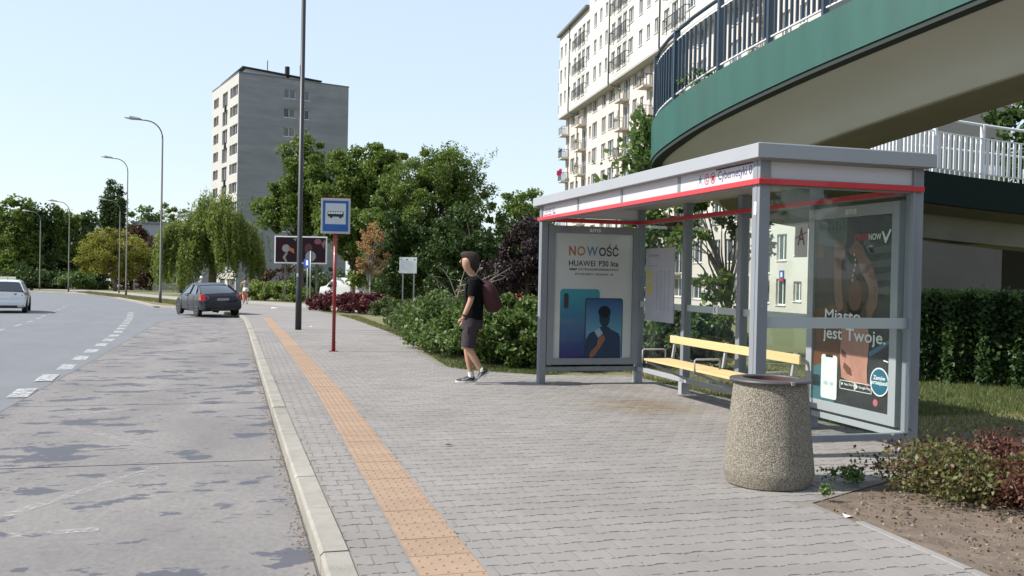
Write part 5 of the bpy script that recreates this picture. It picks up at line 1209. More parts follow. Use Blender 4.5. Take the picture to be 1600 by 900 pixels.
# rose bushes along the pavement
for k, (px, py, r, h, lab) in enumerate(((672, 553, .7, 0.73, 'leafy rose bush at the left tip of the flower bed'), (700, 560, .75, 0.82, 'rose bush left of the standing man'), (735, 573, .75, 0.86, 'rose bush directly behind the man\'s legs'), (775, 578, .7, 0.90, 'rose bush just right of the man'), (812, 580, .7, 1.1, 'rose bush next to the shelter post'), (845, 579, .7, .95, 'rose bush touching the left end of the shelter'), (885, 577, .6, .5, 'low rose bush below the phone advertisement'), (930, 576, .6, .5, 'low bush under the right half of the phone advertisement'))):
    q = gp(px, py); c = (q[0]+.45, q[1]+.55, q[2]+h*.5)
    bush('rose_bush', lab, 'shrub', [(c, (r, r*.85, h*.52)), ((c[0]+.5, c[1]+.8, c[2]+.12), (r, r, h*.55))], 7000, .085, L['rose'], 120+k, rc=.2, aspect=.75)
for k, (px, d) in enumerate(((700, 21.5), (740, 20), (790, 19.5), (830, 19), (870, 19), (915, 19), (960, 18.5))):
    q = onground(px, d); bush('rose_bush', 'second row rose bush '+('left of the bare sapling', 'behind the man\'s waist', 'behind the rucksack, with red blooms', 'with pink blooms beside the shelter post', 'hidden behind the left of the phone advertisement', 'hidden behind the middle of the phone advertisement', 'hidden behind the right of the phone advertisement')[k], 'shrub', [((q[0], q[1], q[2]+.55), (1.0, .9, .6))], 5000, .09, L['rose'], 140+k, rc=.25, aspect=.75)
rs = np.random.RandomState(4)
fl = []
for px, d, z in ((803, 19.3, 1.18), (826, 18.8, 1.16), (830, 18.8, 1.08), (815, 19, 1.2), (838, 18.6, 1.14), (797, 19.4, 1.1)):
    q = onground(px, d); fl.append(q+A3(0, 0, z)+rs.randn(12, 3)*np.array([.07, .07, .05]))
fo = leafcloud('rose_blooms', np.concatenate(fl), .05, L['flower'], None, aspect=.9, seed=5); put(fo, [o for o in bpy.data.objects if o.get('label', '').endswith('with pink blooms beside the shelter post')][0]); fo['kind'] = 'stuff'
# maroon hedge by the van, bright hedge and brown shrub before the tower
for k, (px, d) in enumerate(((497, 50), (515, 48.6), (533, 47.4), (551, 46.4), (569, 45.4), (586, 44.6))):
    q = onground(px, d); bush('maroon_shrub', 'maroon barberry shrub, '+('first from the sign posts', 'second from the sign posts, under the van cab', 'third from the sign posts, behind the red pole', 'fourth from the sign posts, below the middle of the van', 'fifth, at the foot of the withered sapling', 'last and greenest one beside the juniper')[k], 'shrub', [((q[0], q[1], q[2]+.5), (.75, .7, .44))], 2600, .12, L['maroon'], 160+k, group=None, rc=.22)
for k, (px, d) in enumerate(((396, 76), (414, 75), (432, 74), (450, 73), (468, 71))):
    q = onground(px, d); bush('bright_shrub', 'bright green shrub of the low hedge, '+('leftmost, beside the cyclist', 'second from the cyclist', 'under the left half of the billboard', 'just left of the black lamp pole', 'between the black lamp pole and the sign posts')[k], 'shrub', [((q[0], q[1], q[2]+.75), (1.0, .9, .75))], 3000, .17, L['lime'], 170+k, rc=.32)
q = onground(445, 88); bush('brown_shrub', 'brownish shrub under the billboard in front of the tower', 'shrub', [((q[0], q[1], q[2]+1.6), (2.3, 1.2, 1.3))], 3500, .2, L['copper'], 180, rc=.4)
# hedge behind the shelter and the long clipped hedge at the right
for k, (px, d, h) in enumerate(((1030, 17.5, 1.0), (1065, 17, 1.05), (1100, 16.6, 1.05), (1135, 16.8, .9))):
    q = onground(px, d); bush('hedge_bush', 'green bush behind the shelter bench, '+('leftmost, beside the timetable', 'second from the timetable', 'left of the maple trunk', 'at the foot of the maple')[k], 'shrub', [((q[0], q[1], q[2]+h*.5), (.55, .5, h*.55))], 4000, .085, L['rose'], 190+k, rc=.18, aspect=.75)
HB = [(1440, 15.6), (1492, 15.3), (1544, 15.0), (1596, 14.7), (1650, 14.4)]
for k, (px, d) in enumerate(HB):
    q = onground(px, d); h = 1.32; T = thing('clipped_hedge', 'dark clipped hedge section under the footbridge, '+('touching the shelter corner post', 'second from the shelter', 'third from the shelter', 'at the right edge of the picture', 'just outside the right edge')[k], 'hedge', q)
    rs = np.random.RandomState(200+k); n = 9000; P = rs.rand(n, 3); P = (P-.5)*2; P[:, 2] = 1-np.abs(rs.randn(n))*.35; side_ = rs.rand(n) < .45
    P[side_, 2] = rs.rand(side_.sum())*2-1; P[side_, 1] = -1+np.abs(rs.randn(side_.sum()))*.25; P[:, 2] = np.clip(P[:, 2], -1, 1.2)
    bumps = .06*np.sin(P[:, 0]*4+k)+.05*np.sin(P[:, 0]*9+P[:, 1]*5)
    pts = q+rt*P[:, :1]*.33+fw0*P[:, 1:2]*.55+A3(0, 0, 1)*((P[:, 2:]+1)*.5*h+bumps[:, None]+.03)+rs.randn(n, 3)*.035
    leafcloud('foliage', pts, .075, L['privet'], T, aspect=.75, seed=k, up_=.6)
    n2 = 1500; pt = q+rt*rs.uniform(-.34, .34, (n2, 1))+fw0*rs.uniform(-.5, .5, (n2, 1))+A3(0, 0, 1)*(h+.05+np.abs(rs.randn(n2, 1))*.045); leafcloud('sunlit_top', pt, .06, L['light'], T, aspect=.7, seed=k+50, up_=.3)  # paler leaves along the top paint in the sun on the hedge
    mb = MB()
    for j in range(10): e = q+rt*rs.uniform(-.3, .3)+fw0*rs.uniform(-.3, .3); mb.tube([e, e+A3(0, 0, .5)+rt*.05, e+A3(0, 0, 1.0)-rt*.05], [.02, .014, .006], 4)
    mb.build('stems', M['bark'], T)
# low spreading barberry in the dirt bed
rs = np.random.RandomState(77); c0 = gp(1580, 775); T = thing('barberry_bush', 'straggly low barberry bush with reddish and green leaves on the bare soil', 'shrub', c0)
mb = MB(); pr = []; pg = []
for k in range(260):
    a = rs.uniform(0, 6.283); st = c0+A3(.15*math.cos(a), .15*math.sin(a), 0)*rs.rand()*2; ln = rs.uniform(.2, .72)*(1.0+.12*math.cos(a-2.6)); d = A3(math.cos(a), math.sin(a), 0)
    el = rs.uniform(.1, .8); P = [st]; 
    for t in (.33, .66, 1): P.append(st+d*ln*t+A3(0, 0, (math.sin(t*2.2)*el*.4))+rs.randn(3)*.02)
    mb.tube(P, [.005, .004, .003, .0015], 4)
    m = 85; t = rs.rand(m)**.75; idx = np.minimum((t*3).astype(int), 2); fr_ = (t*3-idx)[:, None]; PP_ = np.array(P); q = PP_[idx]*(1-fr_)+PP_[idx+1]*fr_+rs.randn(m, 3)*.042
    ((pg if (math.cos(a-2.7) > .45) ^ (rs.rand() < .22) else pr)).append(q)
mb.build('stems', mat('barberry_twigs', (.12, .06, .045), .9), T)
leafcloud('reddish_leaves', np.concatenate(pr), .034, L['barb_r'], T, aspect=.6, seed=1); leafcloud('green_leaves', np.concatenate(pg), .034, L['barb_g'], T, aspect=.6, seed=2)
c1 = gp(1650, 745)
bush('barberry_bush', 'second barberry bush mostly cut off by the right edge', 'shrub', [((c1[0]+.1, c1[1], c1[2]+.14), (.55, .5, .22))], 6000, .028, L['barb_r'], 210, rc=.16)
c2 = gp(1318, 757)
bush('weed', 'small weeds at the corner of the paving behind the litter bin', 'weed', [((c2[0], c2[1], c2[2]+.05), (.2, .12, .05))], 500, .028, L['light'], 211, rc=.05, twig=False)
c2 = gp(1286, 782)
bush('weed', 'tiny weed tuft at the paving edge right of the litter bin', 'weed', [((c2[0], c2[1], c2[2]+.03), (.05, .04, .03))], 60, .03, L['light'], 212, rc=.03, twig=False)
# grass, loose leaves and litter as stuff
def blades(name, polyf, n, h, mt, seed, dz=-.02, wdt=.006, kind='stuff'):
    rs = np.random.RandomState(seed); P = polyf(rs, n); P[:, 2] = SLOPE*P[:, 1]+dz; n = len(P)
    hh = h*(.4+.8*rs.rand(n)); a = rs.rand(n)*6.283; w_ = np.stack([np.cos(a), np.sin(a), 0*a], 1)*wdt; le = np.stack([rs.randn(n)*.45, rs.randn(n)*.45, np.ones(n)], 1)*hh[:, None]
    V = np.empty((n, 3, 3)); V[:, 0] = P-w_; V[:, 1] = P+w_; V[:, 2] = P+le
    me = bpy.data.meshes.new(name); me.vertices.add(3*n); me.vertices.foreach_set('co', V.reshape(-1)); me.loops.add(3*n); me.loops.foreach_set('vertex_index', np.arange(3*n)); me.polygons.add(n); me.polygons.foreach_set('loop_start', np.arange(0, 3*n, 3)); me.polygons.foreach_set('loop_total', np.full(n, 3)); me.update(calc_edges=True)
    o = link(name, me, mt); o['kind'] = kind; return o
def quadreg(a, b, c, d, pw=1):      # four ground corners
    a, b, c, d = [np.array(q[:2], float) for q in (a, b, c, d)]
    def f(rs, n):
        u = rs.rand(n, 1); v = rs.rand(n, 1)**pw; q = (a*(1-u)+b*u)*(1-v)+(d*(1-u)+c*u)*v; return np.concatenate([q, np.zeros((n, 1))], 1)
    return f
blades('lawn_grass', quadreg((6.2, 7.2), (15, 9), (16, 16), (6.3, 16)), 60000, .055, L['grass'], 1)
blades('lawn_grass', quadreg((7.6, 9.2), (14, 9.6), (15, 13), (7.6, 12.2)), 26000, .08, L['greengrass'], 2)
blades('lawn_grass', quadreg(gp(640, 530), gp(655, 529), gp(560, 493), gp(530, 491)), 9000, .05, L['grass'], 3, wdt=.012)
blades('lawn_grass', quadreg((4.0, 15.6), (6, 15.0), (6, 22), (3.9, 22)), 16000, .06, L['greengrass'], 4)
blades('lawn_grass', quadreg(gp(655, 540), (8, 22), (9, 30), gp(600, 515)), 16000, .06, L['grass'], 12, wdt=.012)
blades('edge_grass', quadreg((3.45, 15.9), (4.75, 14.45), (6, 15.5), (3.8, 20.5)), 9000, .05, L['greengrass'], 14, wdt=.006)
blades('verge_grass', quadreg((-2.0, 52.6), (-2.9, 66), (-18, 123), (-18.2, 115)), 26000, .10, L['grass'], 5, wdt=.03)
blades('sparse_grass', quadreg((3.75, 3.5), (7, 3.5), (7, 7.2), (5.4, 6.4)), 1500, .05, L['greengrass'], 6, wdt=.003)
blades('sparse_grass', quadreg((5.0, 4.5), (6.6, 4.6), (6.4, 5.6), (5.0, 5.4)), 1200, .06, L['greengrass'], 7, wdt=.004)
blades('edge_grass', quadreg((6.15, 6.6), (6.3, 6.6), (6.3, 14), (6.12, 14)), 2500, .06, L['greengrass'], 8, wdt=.004)
rs = np.random.RandomState(90); n = 3500; u = rs.rand(n, 2); P = np.stack([3.65+u[:, 0]*4, 2.8+u[:, 1]*4.3, np.zeros(n)], 1); P = P[P[:, 0] > 3.72+np.clip(P[:, 1]-5.4, 0, 1)*1.7]; P[:, 2] = SLOPE*P[:, 1]-.005
lo_ = leafcloud('fallen_leaves', P, .024, leafmat('brown_leaf_litter', (.10, .055, .035), (.26, .17, .11), .1), None, seed=3); lo_['kind'] = 'stuff'

# ------------------------------------------------------------------ VEHICLES
def car(name, label, loc, rotz, paint, kind='sedan', tilt=0, group=None):
    """x = across, y = forward, origin on the ground below the middle"""
    T = thing(name, label, 'car', loc, group)
    rot = Matrix.Rotation(rotz, 4, 'Z') @ Matrix.Rotation(tilt, 4, 'Y')
    def fin(o): o.rotation_euler = rot.to_euler(); o.location = loc; return o
    Lh = 2.27 if kind == 'sedan' else 2.2; W_ = .90
    if kind == 'sedan': ST = [(-2.30, .70, .42, .70), (-2.26, .80, .30, .88), (-2.1, .87, .24, 1.00), (-1.75, .90, .22, 1.03), (-1.3, .905, .22, 1.01), (-.6, .905, .2, .98), (.2, .905, .2, .95), (.9, .90, .2, .92), (1.5, .885, .2, .85), (1.95, .83, .22, .74), (2.2, .74, .28, .62), (2.28, .6, .4, .55)]
    else: ST = [(-2.18, .74, .42, .80), (-2.14, .83, .30, .95), (-1.95, .87, .24, 1.04), (-1.5, .89, .22, 1.04), (-.8, .89, .2, 1.0), (.2, .89, .2, .97), (.9, .885, .2, .94), (1.4, .87, .2, .88), (1.85, .82, .22, .78), (2.1, .73, .28, .66), (2.17, .6, .4, .58)]
    rings = []
    for y, w_, zb, zt in ST:
        m = (zb+zt)/2; pr = [(0, zb), (w_*.86, zb), (w_*.97, zb+.08), (w_, m-.05), (w_*.995, m+.12), (w_*.97, zt-.09), (w_*.90, zt-.015), (w_*.8, zt), (0, zt+.02)]
        rings.append([(x, y, z) for x, z in pr]+[(-x, y, z) for x, z in pr[-2:0:-1]])
    mb = MB(); mb.loft(rings); o = mb.build('body', paint, T); angle_smooth(o, 32); fin(o); body = o
    if kind == 'sedan': G = [(-1.72, .64, 1.02, 1.02), (-1.0, .60, 1.0, 1.34), (-.65, .60, .98, 1.40), (-.05, .61, .98, 1.42), (.4, .60, .97, 1.38), (1.25, .66, .90, .91)]
    else: G = [(-2.12, .66, 1.0, 1.01), (-1.86, .61, 1.0, 1.40), (-1.2, .62, 1.0, 1.475), (-.2, .63, 1.0, 1.485), (.25, .61, .97, 1.45), (1.2, .67, .93, .94)]
    def grings(off, top=True, inset=0):
        R_ = []
        for y, wt, zb, zt in G:
            wb = .80; h = max(zt-zb, .001); f = h/.46; wt2 = wb+(wt-wb)*min(1, f)
            R_.append([(wb+off, y, zb-.02), (wt2+off, y, zt-.05*f+off*0), (wt2*.86, y, zt+off), (0, y, zt+.015+off), (-wt2*.86, y, zt+off), (-wt2-off, y, zt-.05*f), (-wb-off, y, zb-.02)])
        return R_
    mb = MB(); mb.loft(grings(0), closed=True); o = mb.build('window_glass', mat('car_glass', (.02, .025, .03), .06, spec=.9, coat=.6), T); angle_smooth(o, 30); fin(o)
    mb = MB()            # roof skin and pillars
    g = grings(.012)
    mb.loft([[r[i] for i in (1, 2, 3, 4, 5)]+[(r[i][0], r[i][1], r[i][2]-.03) for i in (5, 4, 3, 2, 1)] for r in g[1:-1]])
    def pil(a, b, w1=.07):
        for sgn in (1, -1):
            p = np.array([sgn*a[0], a[1], a[2]]); q = np.array([sgn*b[0], b[1], b[2]]); mb.bar(p, q, w1, .03, upv=(sgn, 0, .3))
    pil(g[0][0], g[1][1], .12 if kind == 'sedan' else .16); pil(g[-1][0], g[-2][1], .07); pil((.815, -.15, .97), (g[3][1][0], -.2, g[3][1][2]), .07)
    if kind != 'sedan': pil((.815, -1.35, .99), (g[2][1][0], -1.3, g[2][1][2]), .06)
    else: pil((.815, -1.15, .99), (g[1][1][0], -.95, g[1][1][2]+.03), .06)
    o = mb.build('roof', paint, T); fin(o)
    wm_ = MB(); wm_.lathe([(.20, -.10), (.30, -.105), (.325, -.09), (.33, 0), (.325, .09), (.30, .105), (.20, .10)], n=20)
    rm = MB(); rm.lathe([(.205, .07), (.195, .095), (.19, .07), (.04, .075), (.03, .09), (.001, .09)], n=20)
    for k in range(7):
        a = k*2*math.pi/7; rm.bar((.03*math.cos(a), .03*math.sin(a), .085), (.2*math.cos(a), .2*math.sin(a), .088), .035, .02)
    for ay in (1.38, -1.33):
        for sgn in (1, -1):
            Mx = Matrix.Translation(loc) @ rot @ Matrix.Translation((sgn*.80, ay, .325)) @ Matrix.Rotation(math.radians(90*sgn), 4, 'Y')
            o = wm_.build('tyre', mat('tyre_rubber', (.02, .02, .02), .85), T); angle_smooth(o); o.matrix_basis = Mx; W[o.name] = Mx.copy()
            o2 = rm.build('rim', mat('alloy_rim', (.45, .46, .47), .35, metal=.7), None); W[o2.name] = Mx.copy(); o2.matrix_basis = Mx; put(o2, o)
            ar = MB(); ar.lathe([(.0, .0), (.385, .0), (.385, .012), (.0, .012)], n=22); o = ar.build('wheel_arch', M['dark'], T); Mx2 = Matrix.Translation(loc) @ rot @ Matrix.Translation((sgn*.885, ay, .345)) @ Matrix.Rotation(math.radians(90*sgn), 4, 'Y'); o.matrix_basis = Mx2
    # lamps, bumper, plate, mirrors, seams
    lampm = mat('tail_lamp_red', (.30, .012, .015), .2, coat=.6)
    yb = ST[1][0]
    for sgn in (1, -1):
        mb = MB()
        if kind == 'sedan': mb.loft([[(sgn*x, y, z) for x, y, z in r] for r in ([(.60, -2.285, .80), (.60, -2.27, .92), (.62, -2.1, .93), (.62, -2.1, .80)], [(.80, -2.275, .70), (.80, -2.22, .97), (.82, -2.0, .985), (.82, -2.0, .72)], [(.905, -2.13, .72), (.895, -2.08, .985), (.90, -1.86, 1.0), (.92, -1.86, .74)])])
        else: mb.loft([[(sgn*x, y, z) for x, y, z in r] for r in ([(.42, -2.175, .84), (.42, -2.165, .90), (.42, -2.0, .90), (.42, -2.0, .84)], [(.74, -2.17, .80), (.74, -2.13, .93), (.74, -1.9, .93), (.74, -1.9, .80)], [(.895, -2.0, .84), (.885, -1.98, .95), (.885, -1.8, .95), (.90, -1.8, .84)])])
        fin(mb.build('tail_light', lampm, T))
        mb = MB(); mb.loft([[(sgn*x, y, z) for y, z in ((.62, .98), (.62, 1.10), (.80, 1.09), (.80, .98))] for x in (.90, 1.04)]); fin(mb.build('wing_mirror', M['blackmetal'] if kind != 'x' else paint, T))
        mb = MB(); mb.obox((sgn*.908, -.45, .74), (.006, 0, 0), (0, .07, 0), (0, 0, .012)); mb.obox((sgn*.908, .45, .74), (.006, 0, 0), (0, .07, 0), (0, 0, .012)); fin(mb.build('door_handle', paint, T))
        for y in (-.98, -.13, .82):
            mb = MB(); mb.obox((sgn*.903, y, .62), (.004, 0, 0), (0, .006, 0), (0, 0, .31)); fin(mb.build('door_seam', M['dark'], T))
    mb = MB(); mb.loft([[(x, y, z) for y, z in ((yb-.055, .36), (yb-.07, .50), (yb-.06, .60), (yb+.1, .60), (yb+.1, .33))] for x in (-.80, .80)]); fin(mb.build('rear_bumper', paint, T, bevel=.02))
    mb = MB(); mb.box((-.55, yb-.074, .27), (.55, yb+.05, .37)); fin(mb.build('bumper_insert', M['dark'], T))
    mb = MB(); mb.box((-.26, yb-.045, .70), (.26, yb-.03, .80)); fin(mb.build('licence_plate', mat('blurred_plate', (.25, .25, .26), .5) if kind == 'sedan' else M['plain_white'], T))
    if kind != 'sedan':
        mb = MB(); mb.box((-.38, -.32, 1.485), (.38, -.08, 1.50)); mb.box((-.36, -.30, 1.50), (.36, -.10, 1.62)); o = mb.build('roof_sign', mat('taxi_sign', (.7, .66, .45), .4), T, bevel=.02); fin(o)
        mb = MB(); mb.tube([(.1, -1.2, 1.48), (.1, -1.4, 1.72)], .01, 5); fin(mb.build('aerial', M['blackmetal'], T))
    return T
navy = mat('dark_blue_car_paint', (.004, .006, .011), .25, coat=.35, spec=.3)
whitep = mat('white_car_paint', (.70, .71, .72), .25, coat=.8)
car('dark_sedan', 'dark blue saloon car parked with two wheels up on the kerb', (-1.61, 44.6, gz(44.6)-.06), math.radians(19), navy, 'sedan', tilt=-math.radians(1.8))
car('white_taxi', 'white taxi with a roof sign driving round the bend, cut by the left edge', (-10.55, 48.1, gz(48.1)-.125), math.radians(8.5), whitep, 'wagon')
# white van behind the maroon hedge
q = onground(543, 75); ang = -YAW+math.radians(-24); VS = .87; n_before = set(bpy.data.objects)
T = thing('white_van', 'white panel van parked behind the maroon hedge', 'van', q); vp = mat('van_white', (.62, .63, .64), .35, coat=.4)
rings = []
for y, zb, zt, w_ in ((-2.5, .55, 1.15, .85), (-2.42, .35, 1.3, .93), (-1.75, .3, 1.45, .96), (-1.1, .3, 2.05, .96), (-.8, .3, 2.2, .96), (2.35, .3, 2.15, .96), (2.55, .35, 2.0, .93)):
    pr = [(0, zb), (w_, zb), (w_, (zb+zt)/2), (w_*.97, zt-.25), (w_*.86, zt), (0, zt+.03)]
    rings.append([(y, x, z) for x, z in pr]+[(y, -x, z) for x, z in pr[-2:0:-1]])
o = MB().loft(rings).build('body', vp, T, q, ang); angle_smooth(o, 30)
for sg in (1, -1): MB().add([(-1.62, sg*.965, 1.35), (-.55, sg*.975, 1.35), (-.55, sg*.955, 1.85), (-1.2, sg*.945, 1.85)], [(0, 1, 2, 3)]).build('side_window', M['pane'], T, q, ang)
MB().add([(-1.72, -.80, 1.50), (-1.72, .80, 1.50), (-1.16, .78, 2.02), (-1.16, -.78, 2.02)], [(0, 1, 2, 3)]).build('windscreen', M['pane'], T, q, ang)
for x in (-1.6, 1.5):
    for sg in (1, -1):
        mb = MB(); mb.tube([(x, sg*.78, .33), (x, sg*.985, .33)], .33, 18); mb.build('wheel', mat('van_tyre', (.02, .02, .02), .9), T, q, ang)
MB().box((-1.35, -.97, 1.3), (-1.2, -1.15, 1.55)).build('wing_mirror', M['blackmetal'], T, q, ang)
for o in set(bpy.data.objects)-n_before:
    if o != T: o.scale = (VS, VS, VS)
# ------------------------------------------------------------------ BILLBOARD, BOARDS, TRAFFIC SIGNS
q = onground(469, 71); s_ = 71/F; z1_ = at(469, 369, 71)[2]; z0_ = at(469, 412, 71)[2]
T = thing('billboard', 'dark floral billboard in a white frame in front of the tower block', 'billboard', q); hw = 41*s_; ang = -YAW
MB().box((-hw, -.06, z0_-q[2]), (hw, .12, z1_-q[2])).build('frame', M['frame'], T, q, ang)
pnl = MB().box((-hw+.1, -.075, z0_-q[2]+.1), (hw-.1, -.062, z1_-q[2]-.1)).build('panel', mat('billboard_print', (.008, .008, .014), .5, c2=(.028, .004, .009), scale=.9, amt=.3), T, q, ang)
O = A3(0, -.078, (z0_+z1_)/2-q[2]); U = A3(1, 0, 0); V = A3(0, 0, 1)
for nm, P, c in (('white_bloom_print', ell(-1.1, .1, .3, .3, 12), (.2, .19, .2)), ('orange_petal_print', [(-.9, .25), (-.5, .05), (-.45, -.3), (-.8, -.1)], (.25, .09, .03)), ('pale_stem_print', [(-1.1, -.2), (-.95, -.25), (-1.15, -.6), (-.95, -.95), (-1.1, -.95), (-1.35, -.6)], (.18, .17, .18)), ('pink_bloom_print', ell(1.3, .65, .28, .22, 10), (.15, .04, .06)), ('pink_leaf_print', [(1.55, .5), (1.95, .95), (1.85, .4), (1.75, .1)], (.14, .07, .09)), ('red_glow_print', ell(.6, .1, .3, .4, 12), (.05, .006, .012)), ('pale_leaf_print', [(-.6, .8), (-.3, .9), (-.35, .65)], (.13, .13, .13))):
    mb = MB(); flat(mb, P, O-A3(0, .004 if c[0] > .1 else .001, 0), U, V); mb.build(nm, mat(nm+'_ink', c, .6), pnl, q, ang)
for x in (-hw*.6, hw*.6): MB().box((x-.07, .13, 0), (x+.07, .27, z1_-q[2]-.2)).build('leg', M['lampsteel'], T, q, ang)
q = onground(637, 46); zt_ = at(637, 402, 46)[2]-q[2]; zb_ = at(637, 427, 46)[2]-q[2]; hw = 13.6*46/F
T = thing('information_board', 'white information board on two posts among the junipers', 'notice board', q)
brd = MB().box((-hw, -.03, zb_), (hw, .01, zt_)).build('board', M['white_paint'], T, q, -YAW)
for x in (-.25, .29): MB().box((x-.03, .012, 0), (x+.03, .07, zt_-.05)).build('post', M['steel'], T, q, -YAW)
O = A3(0, -.033, zt_)
for k, (x, w_) in enumerate(((-.36, .04), (-.1, .10), (.28, .08))):
    MB().add([O+A3(x, 0, -.14), O+A3(x+w_, 0, -.14), O+A3(x+w_, 0, -.09), O+A3(x, 0, -.09)], [(0, 1, 2, 3)]).build('print_mark', M['black'], brd, q, -YAW)
mb = MB()
for k in range(9): flat(mb, [(-.33, -.22-k*.05), (.3-(k % 3)*.06, -.22-k*.05), (.3-(k % 3)*.06, -.212-k*.05), (-.33, -.212-k*.05)], O, A3(1, 0, 0), A3(0, 0, 1))
o = mb.build('small_print', mat('grey_ink', (.45, .45, .45), .6), brd, q, -YAW); o['kind'] = 'stuff'
for k, (px, lab, dd) in enumerate(((480, 'left traffic sign post, blue round sign seen edge-on below the billboard', 56.5), (484.5, 'right traffic sign post with a round grey sign back before the billboard', 55))):
    q = onground(px, dd); zt_ = at(px, 392 if k else 404, dd)[2]-q[2]; T = thing('traffic_sign', lab, 'traffic sign', q)
    MB().tube([(0, 0, 0), (0, 0, zt_)], .03, 8).build('post', M['steel'], T, q, smooth=True)
    mb = MB(); R_ = .30
    if k: mb.loft([[(R_*math.cos(a), y, zt_-.32+R_*math.sin(a)) for a in np.linspace(0, 2*math.pi, 24, endpoint=False)] for y in (.035, .045)]); mb.build('sign_disc', mat('sign_back_grey', (.22, .27, .27), .5), T, q, -YAW+.15)
    else: mb.loft([[(R_*math.cos(a), y, zt_-.25+R_*math.sin(a)) for a in np.linspace(0, 2*math.pi, 24, endpoint=False)] for y in (-.045, -.035)]); mb.build('sign_disc', mat('sign_disc_blue', (.01, .05, .35), .4), T, q, -YAW-.5); MB().box((-.08, -.052, zt_-.4), (.08, -.047, zt_-.1)).build('sign_pictogram', M['plain_white'], T, q, -YAW-.5)
# ------------------------------------------------------------------ PEOPLE
def skin(name, chains, mt, parent, world, sub=1):
    """chains: list of lists of ((x,y,z), (rx,ry)); chains after the first start at an index tuple of an existing vertex (chain, i)"""
    V = []; E = []; Rr = []; idx = {}
    for ci, ch in enumerate(chains):
        prev = None
        for pi, it in enumerate(ch):
            if isinstance(it, tuple) and isinstance(it[0], int): prev = idx[it]; idx[(ci, pi)] = prev; continue
            p, r = it; V.append(p); Rr.append(r if isinstance(r, tuple) else (r, r)); k = len(V)-1; idx[(ci, pi)] = k
            if prev is not None: E.append((prev, k))
            prev = k
    me = bpy.data.meshes.new(name); me.from_pydata(V, E, []); o = bpy.data.objects.new(name, me); col.objects.link(o)
    sk = o.modifiers.new('s', 'SKIN'); sk.use_smooth_shade = True; sk.branch_smoothing = .6
    if not me.skin_vertices: bpy.context.view_layer.objects.active = o; bpy.ops.mesh.customdata_skin_add()
    for v, r in zip(me.skin_vertices[0].data, Rr): v.radius = r
    me.skin_vertices[0].data[0].use_root = True
    ss = o.modifiers.new('ss', 'SUBSURF'); ss.levels = sub; ss.render_levels = sub
    bpy.context.view_layer.update(); dg = bpy.context.evaluated_depsgraph_get(); m2 = bpy.data.meshes.new_from_object(o.evaluated_get(dg)); bpy.data.objects.remove(o)
    m2.name = name; m2.materials.clear(); ob = link(name, m2, mt, None, smooth=True); ob.matrix_basis = world; W[ob.name] = world.copy(); put(ob, parent); return ob
def part(name, mb, mt, parent, world, smooth=True, ang_=40):
    o = mb.build(name, mt, None); 
    if smooth: angle_smooth(o, ang_)
    o.matrix_basis = world; W[o.name] = world.copy(); put(o, parent); return o
skinm = mat('skin', (.42, .23, .155), .55, c2=(.47, .27, .18), scale=9, amt=.6)
q = gp(738, 599); q = np.array([q[0], q[1], gz(q[1])])
PM = thing('person', 'man in a black T-shirt and dark grey knee shorts walking with a dark red rucksack', 'person', q)
fwdv = -rt; WM = Matrix.Identity(4)     # local x = forward (to the left in the picture), y = away from the camera's side
yv = -fw0                                # local +y = towards the camera (his left side)
for i in range(3): WM[i][0] = fwdv[i]; WM[i][1] = -yv[i]*-1; WM[i][2] = (0, 0, 1)[i]; WM[i][3] = q[i]
# limbs (x forward, y to his left = camera side)
yn = .095
body = skin('body', [
    [((.02, 0, .98), (.13, .16)), ((.0, 0, 1.14), (.115, .155)), ((-.015, 0, 1.32), (.13, .18)), ((-.01, 0, 1.47), (.10, .15)), ((.02, 0, 1.555), (.058, .058)), ((.05, 0, 1.62), (.056, .058)), ((.105, 0, 1.70), (.098, .082)), ((.10, 0, 1.79), (.128, .105)), ((.085, 0, 1.86), (.09, .08))],
    [(0, 0), ((.02, yn, .90), .092), ((.05, yn, .70), .078), ((.055, yn, .52), .058), ((-.02, yn, .38), .058), ((-.105, yn, .24), .044), ((-.165, yn, .155), .036), ((-.175, yn, .10), .036)],
    [(0, 0), ((.03, -yn, .90), .092), ((.07, -yn, .70), .078), ((.09, -yn, .50), .057), ((.065, -yn, .34), .056), ((.04, -yn, .20), .042), ((.03, -yn, .11), .037)],
    [(0, 3), ((-.0, .19, 1.46), .062), ((.015, .225, 1.33), .052), ((.04, .24, 1.20), .044), ((.09, .245, 1.08), .040), ((.135, .245, .975), .028), ((.15, .245, .93), (.024, .036))],
    [(0, 3), ((-.0, -.19, 1.46), .062), ((.02, -.23, 1.33), .052), ((.05, -.24, 1.2), .044), ((.10, -.245, 1.08), .040), ((.155, -.245, .975), .028), ((.17, -.245, .93), (.024, .036))],
], skinm, PM, WM, sub=2)
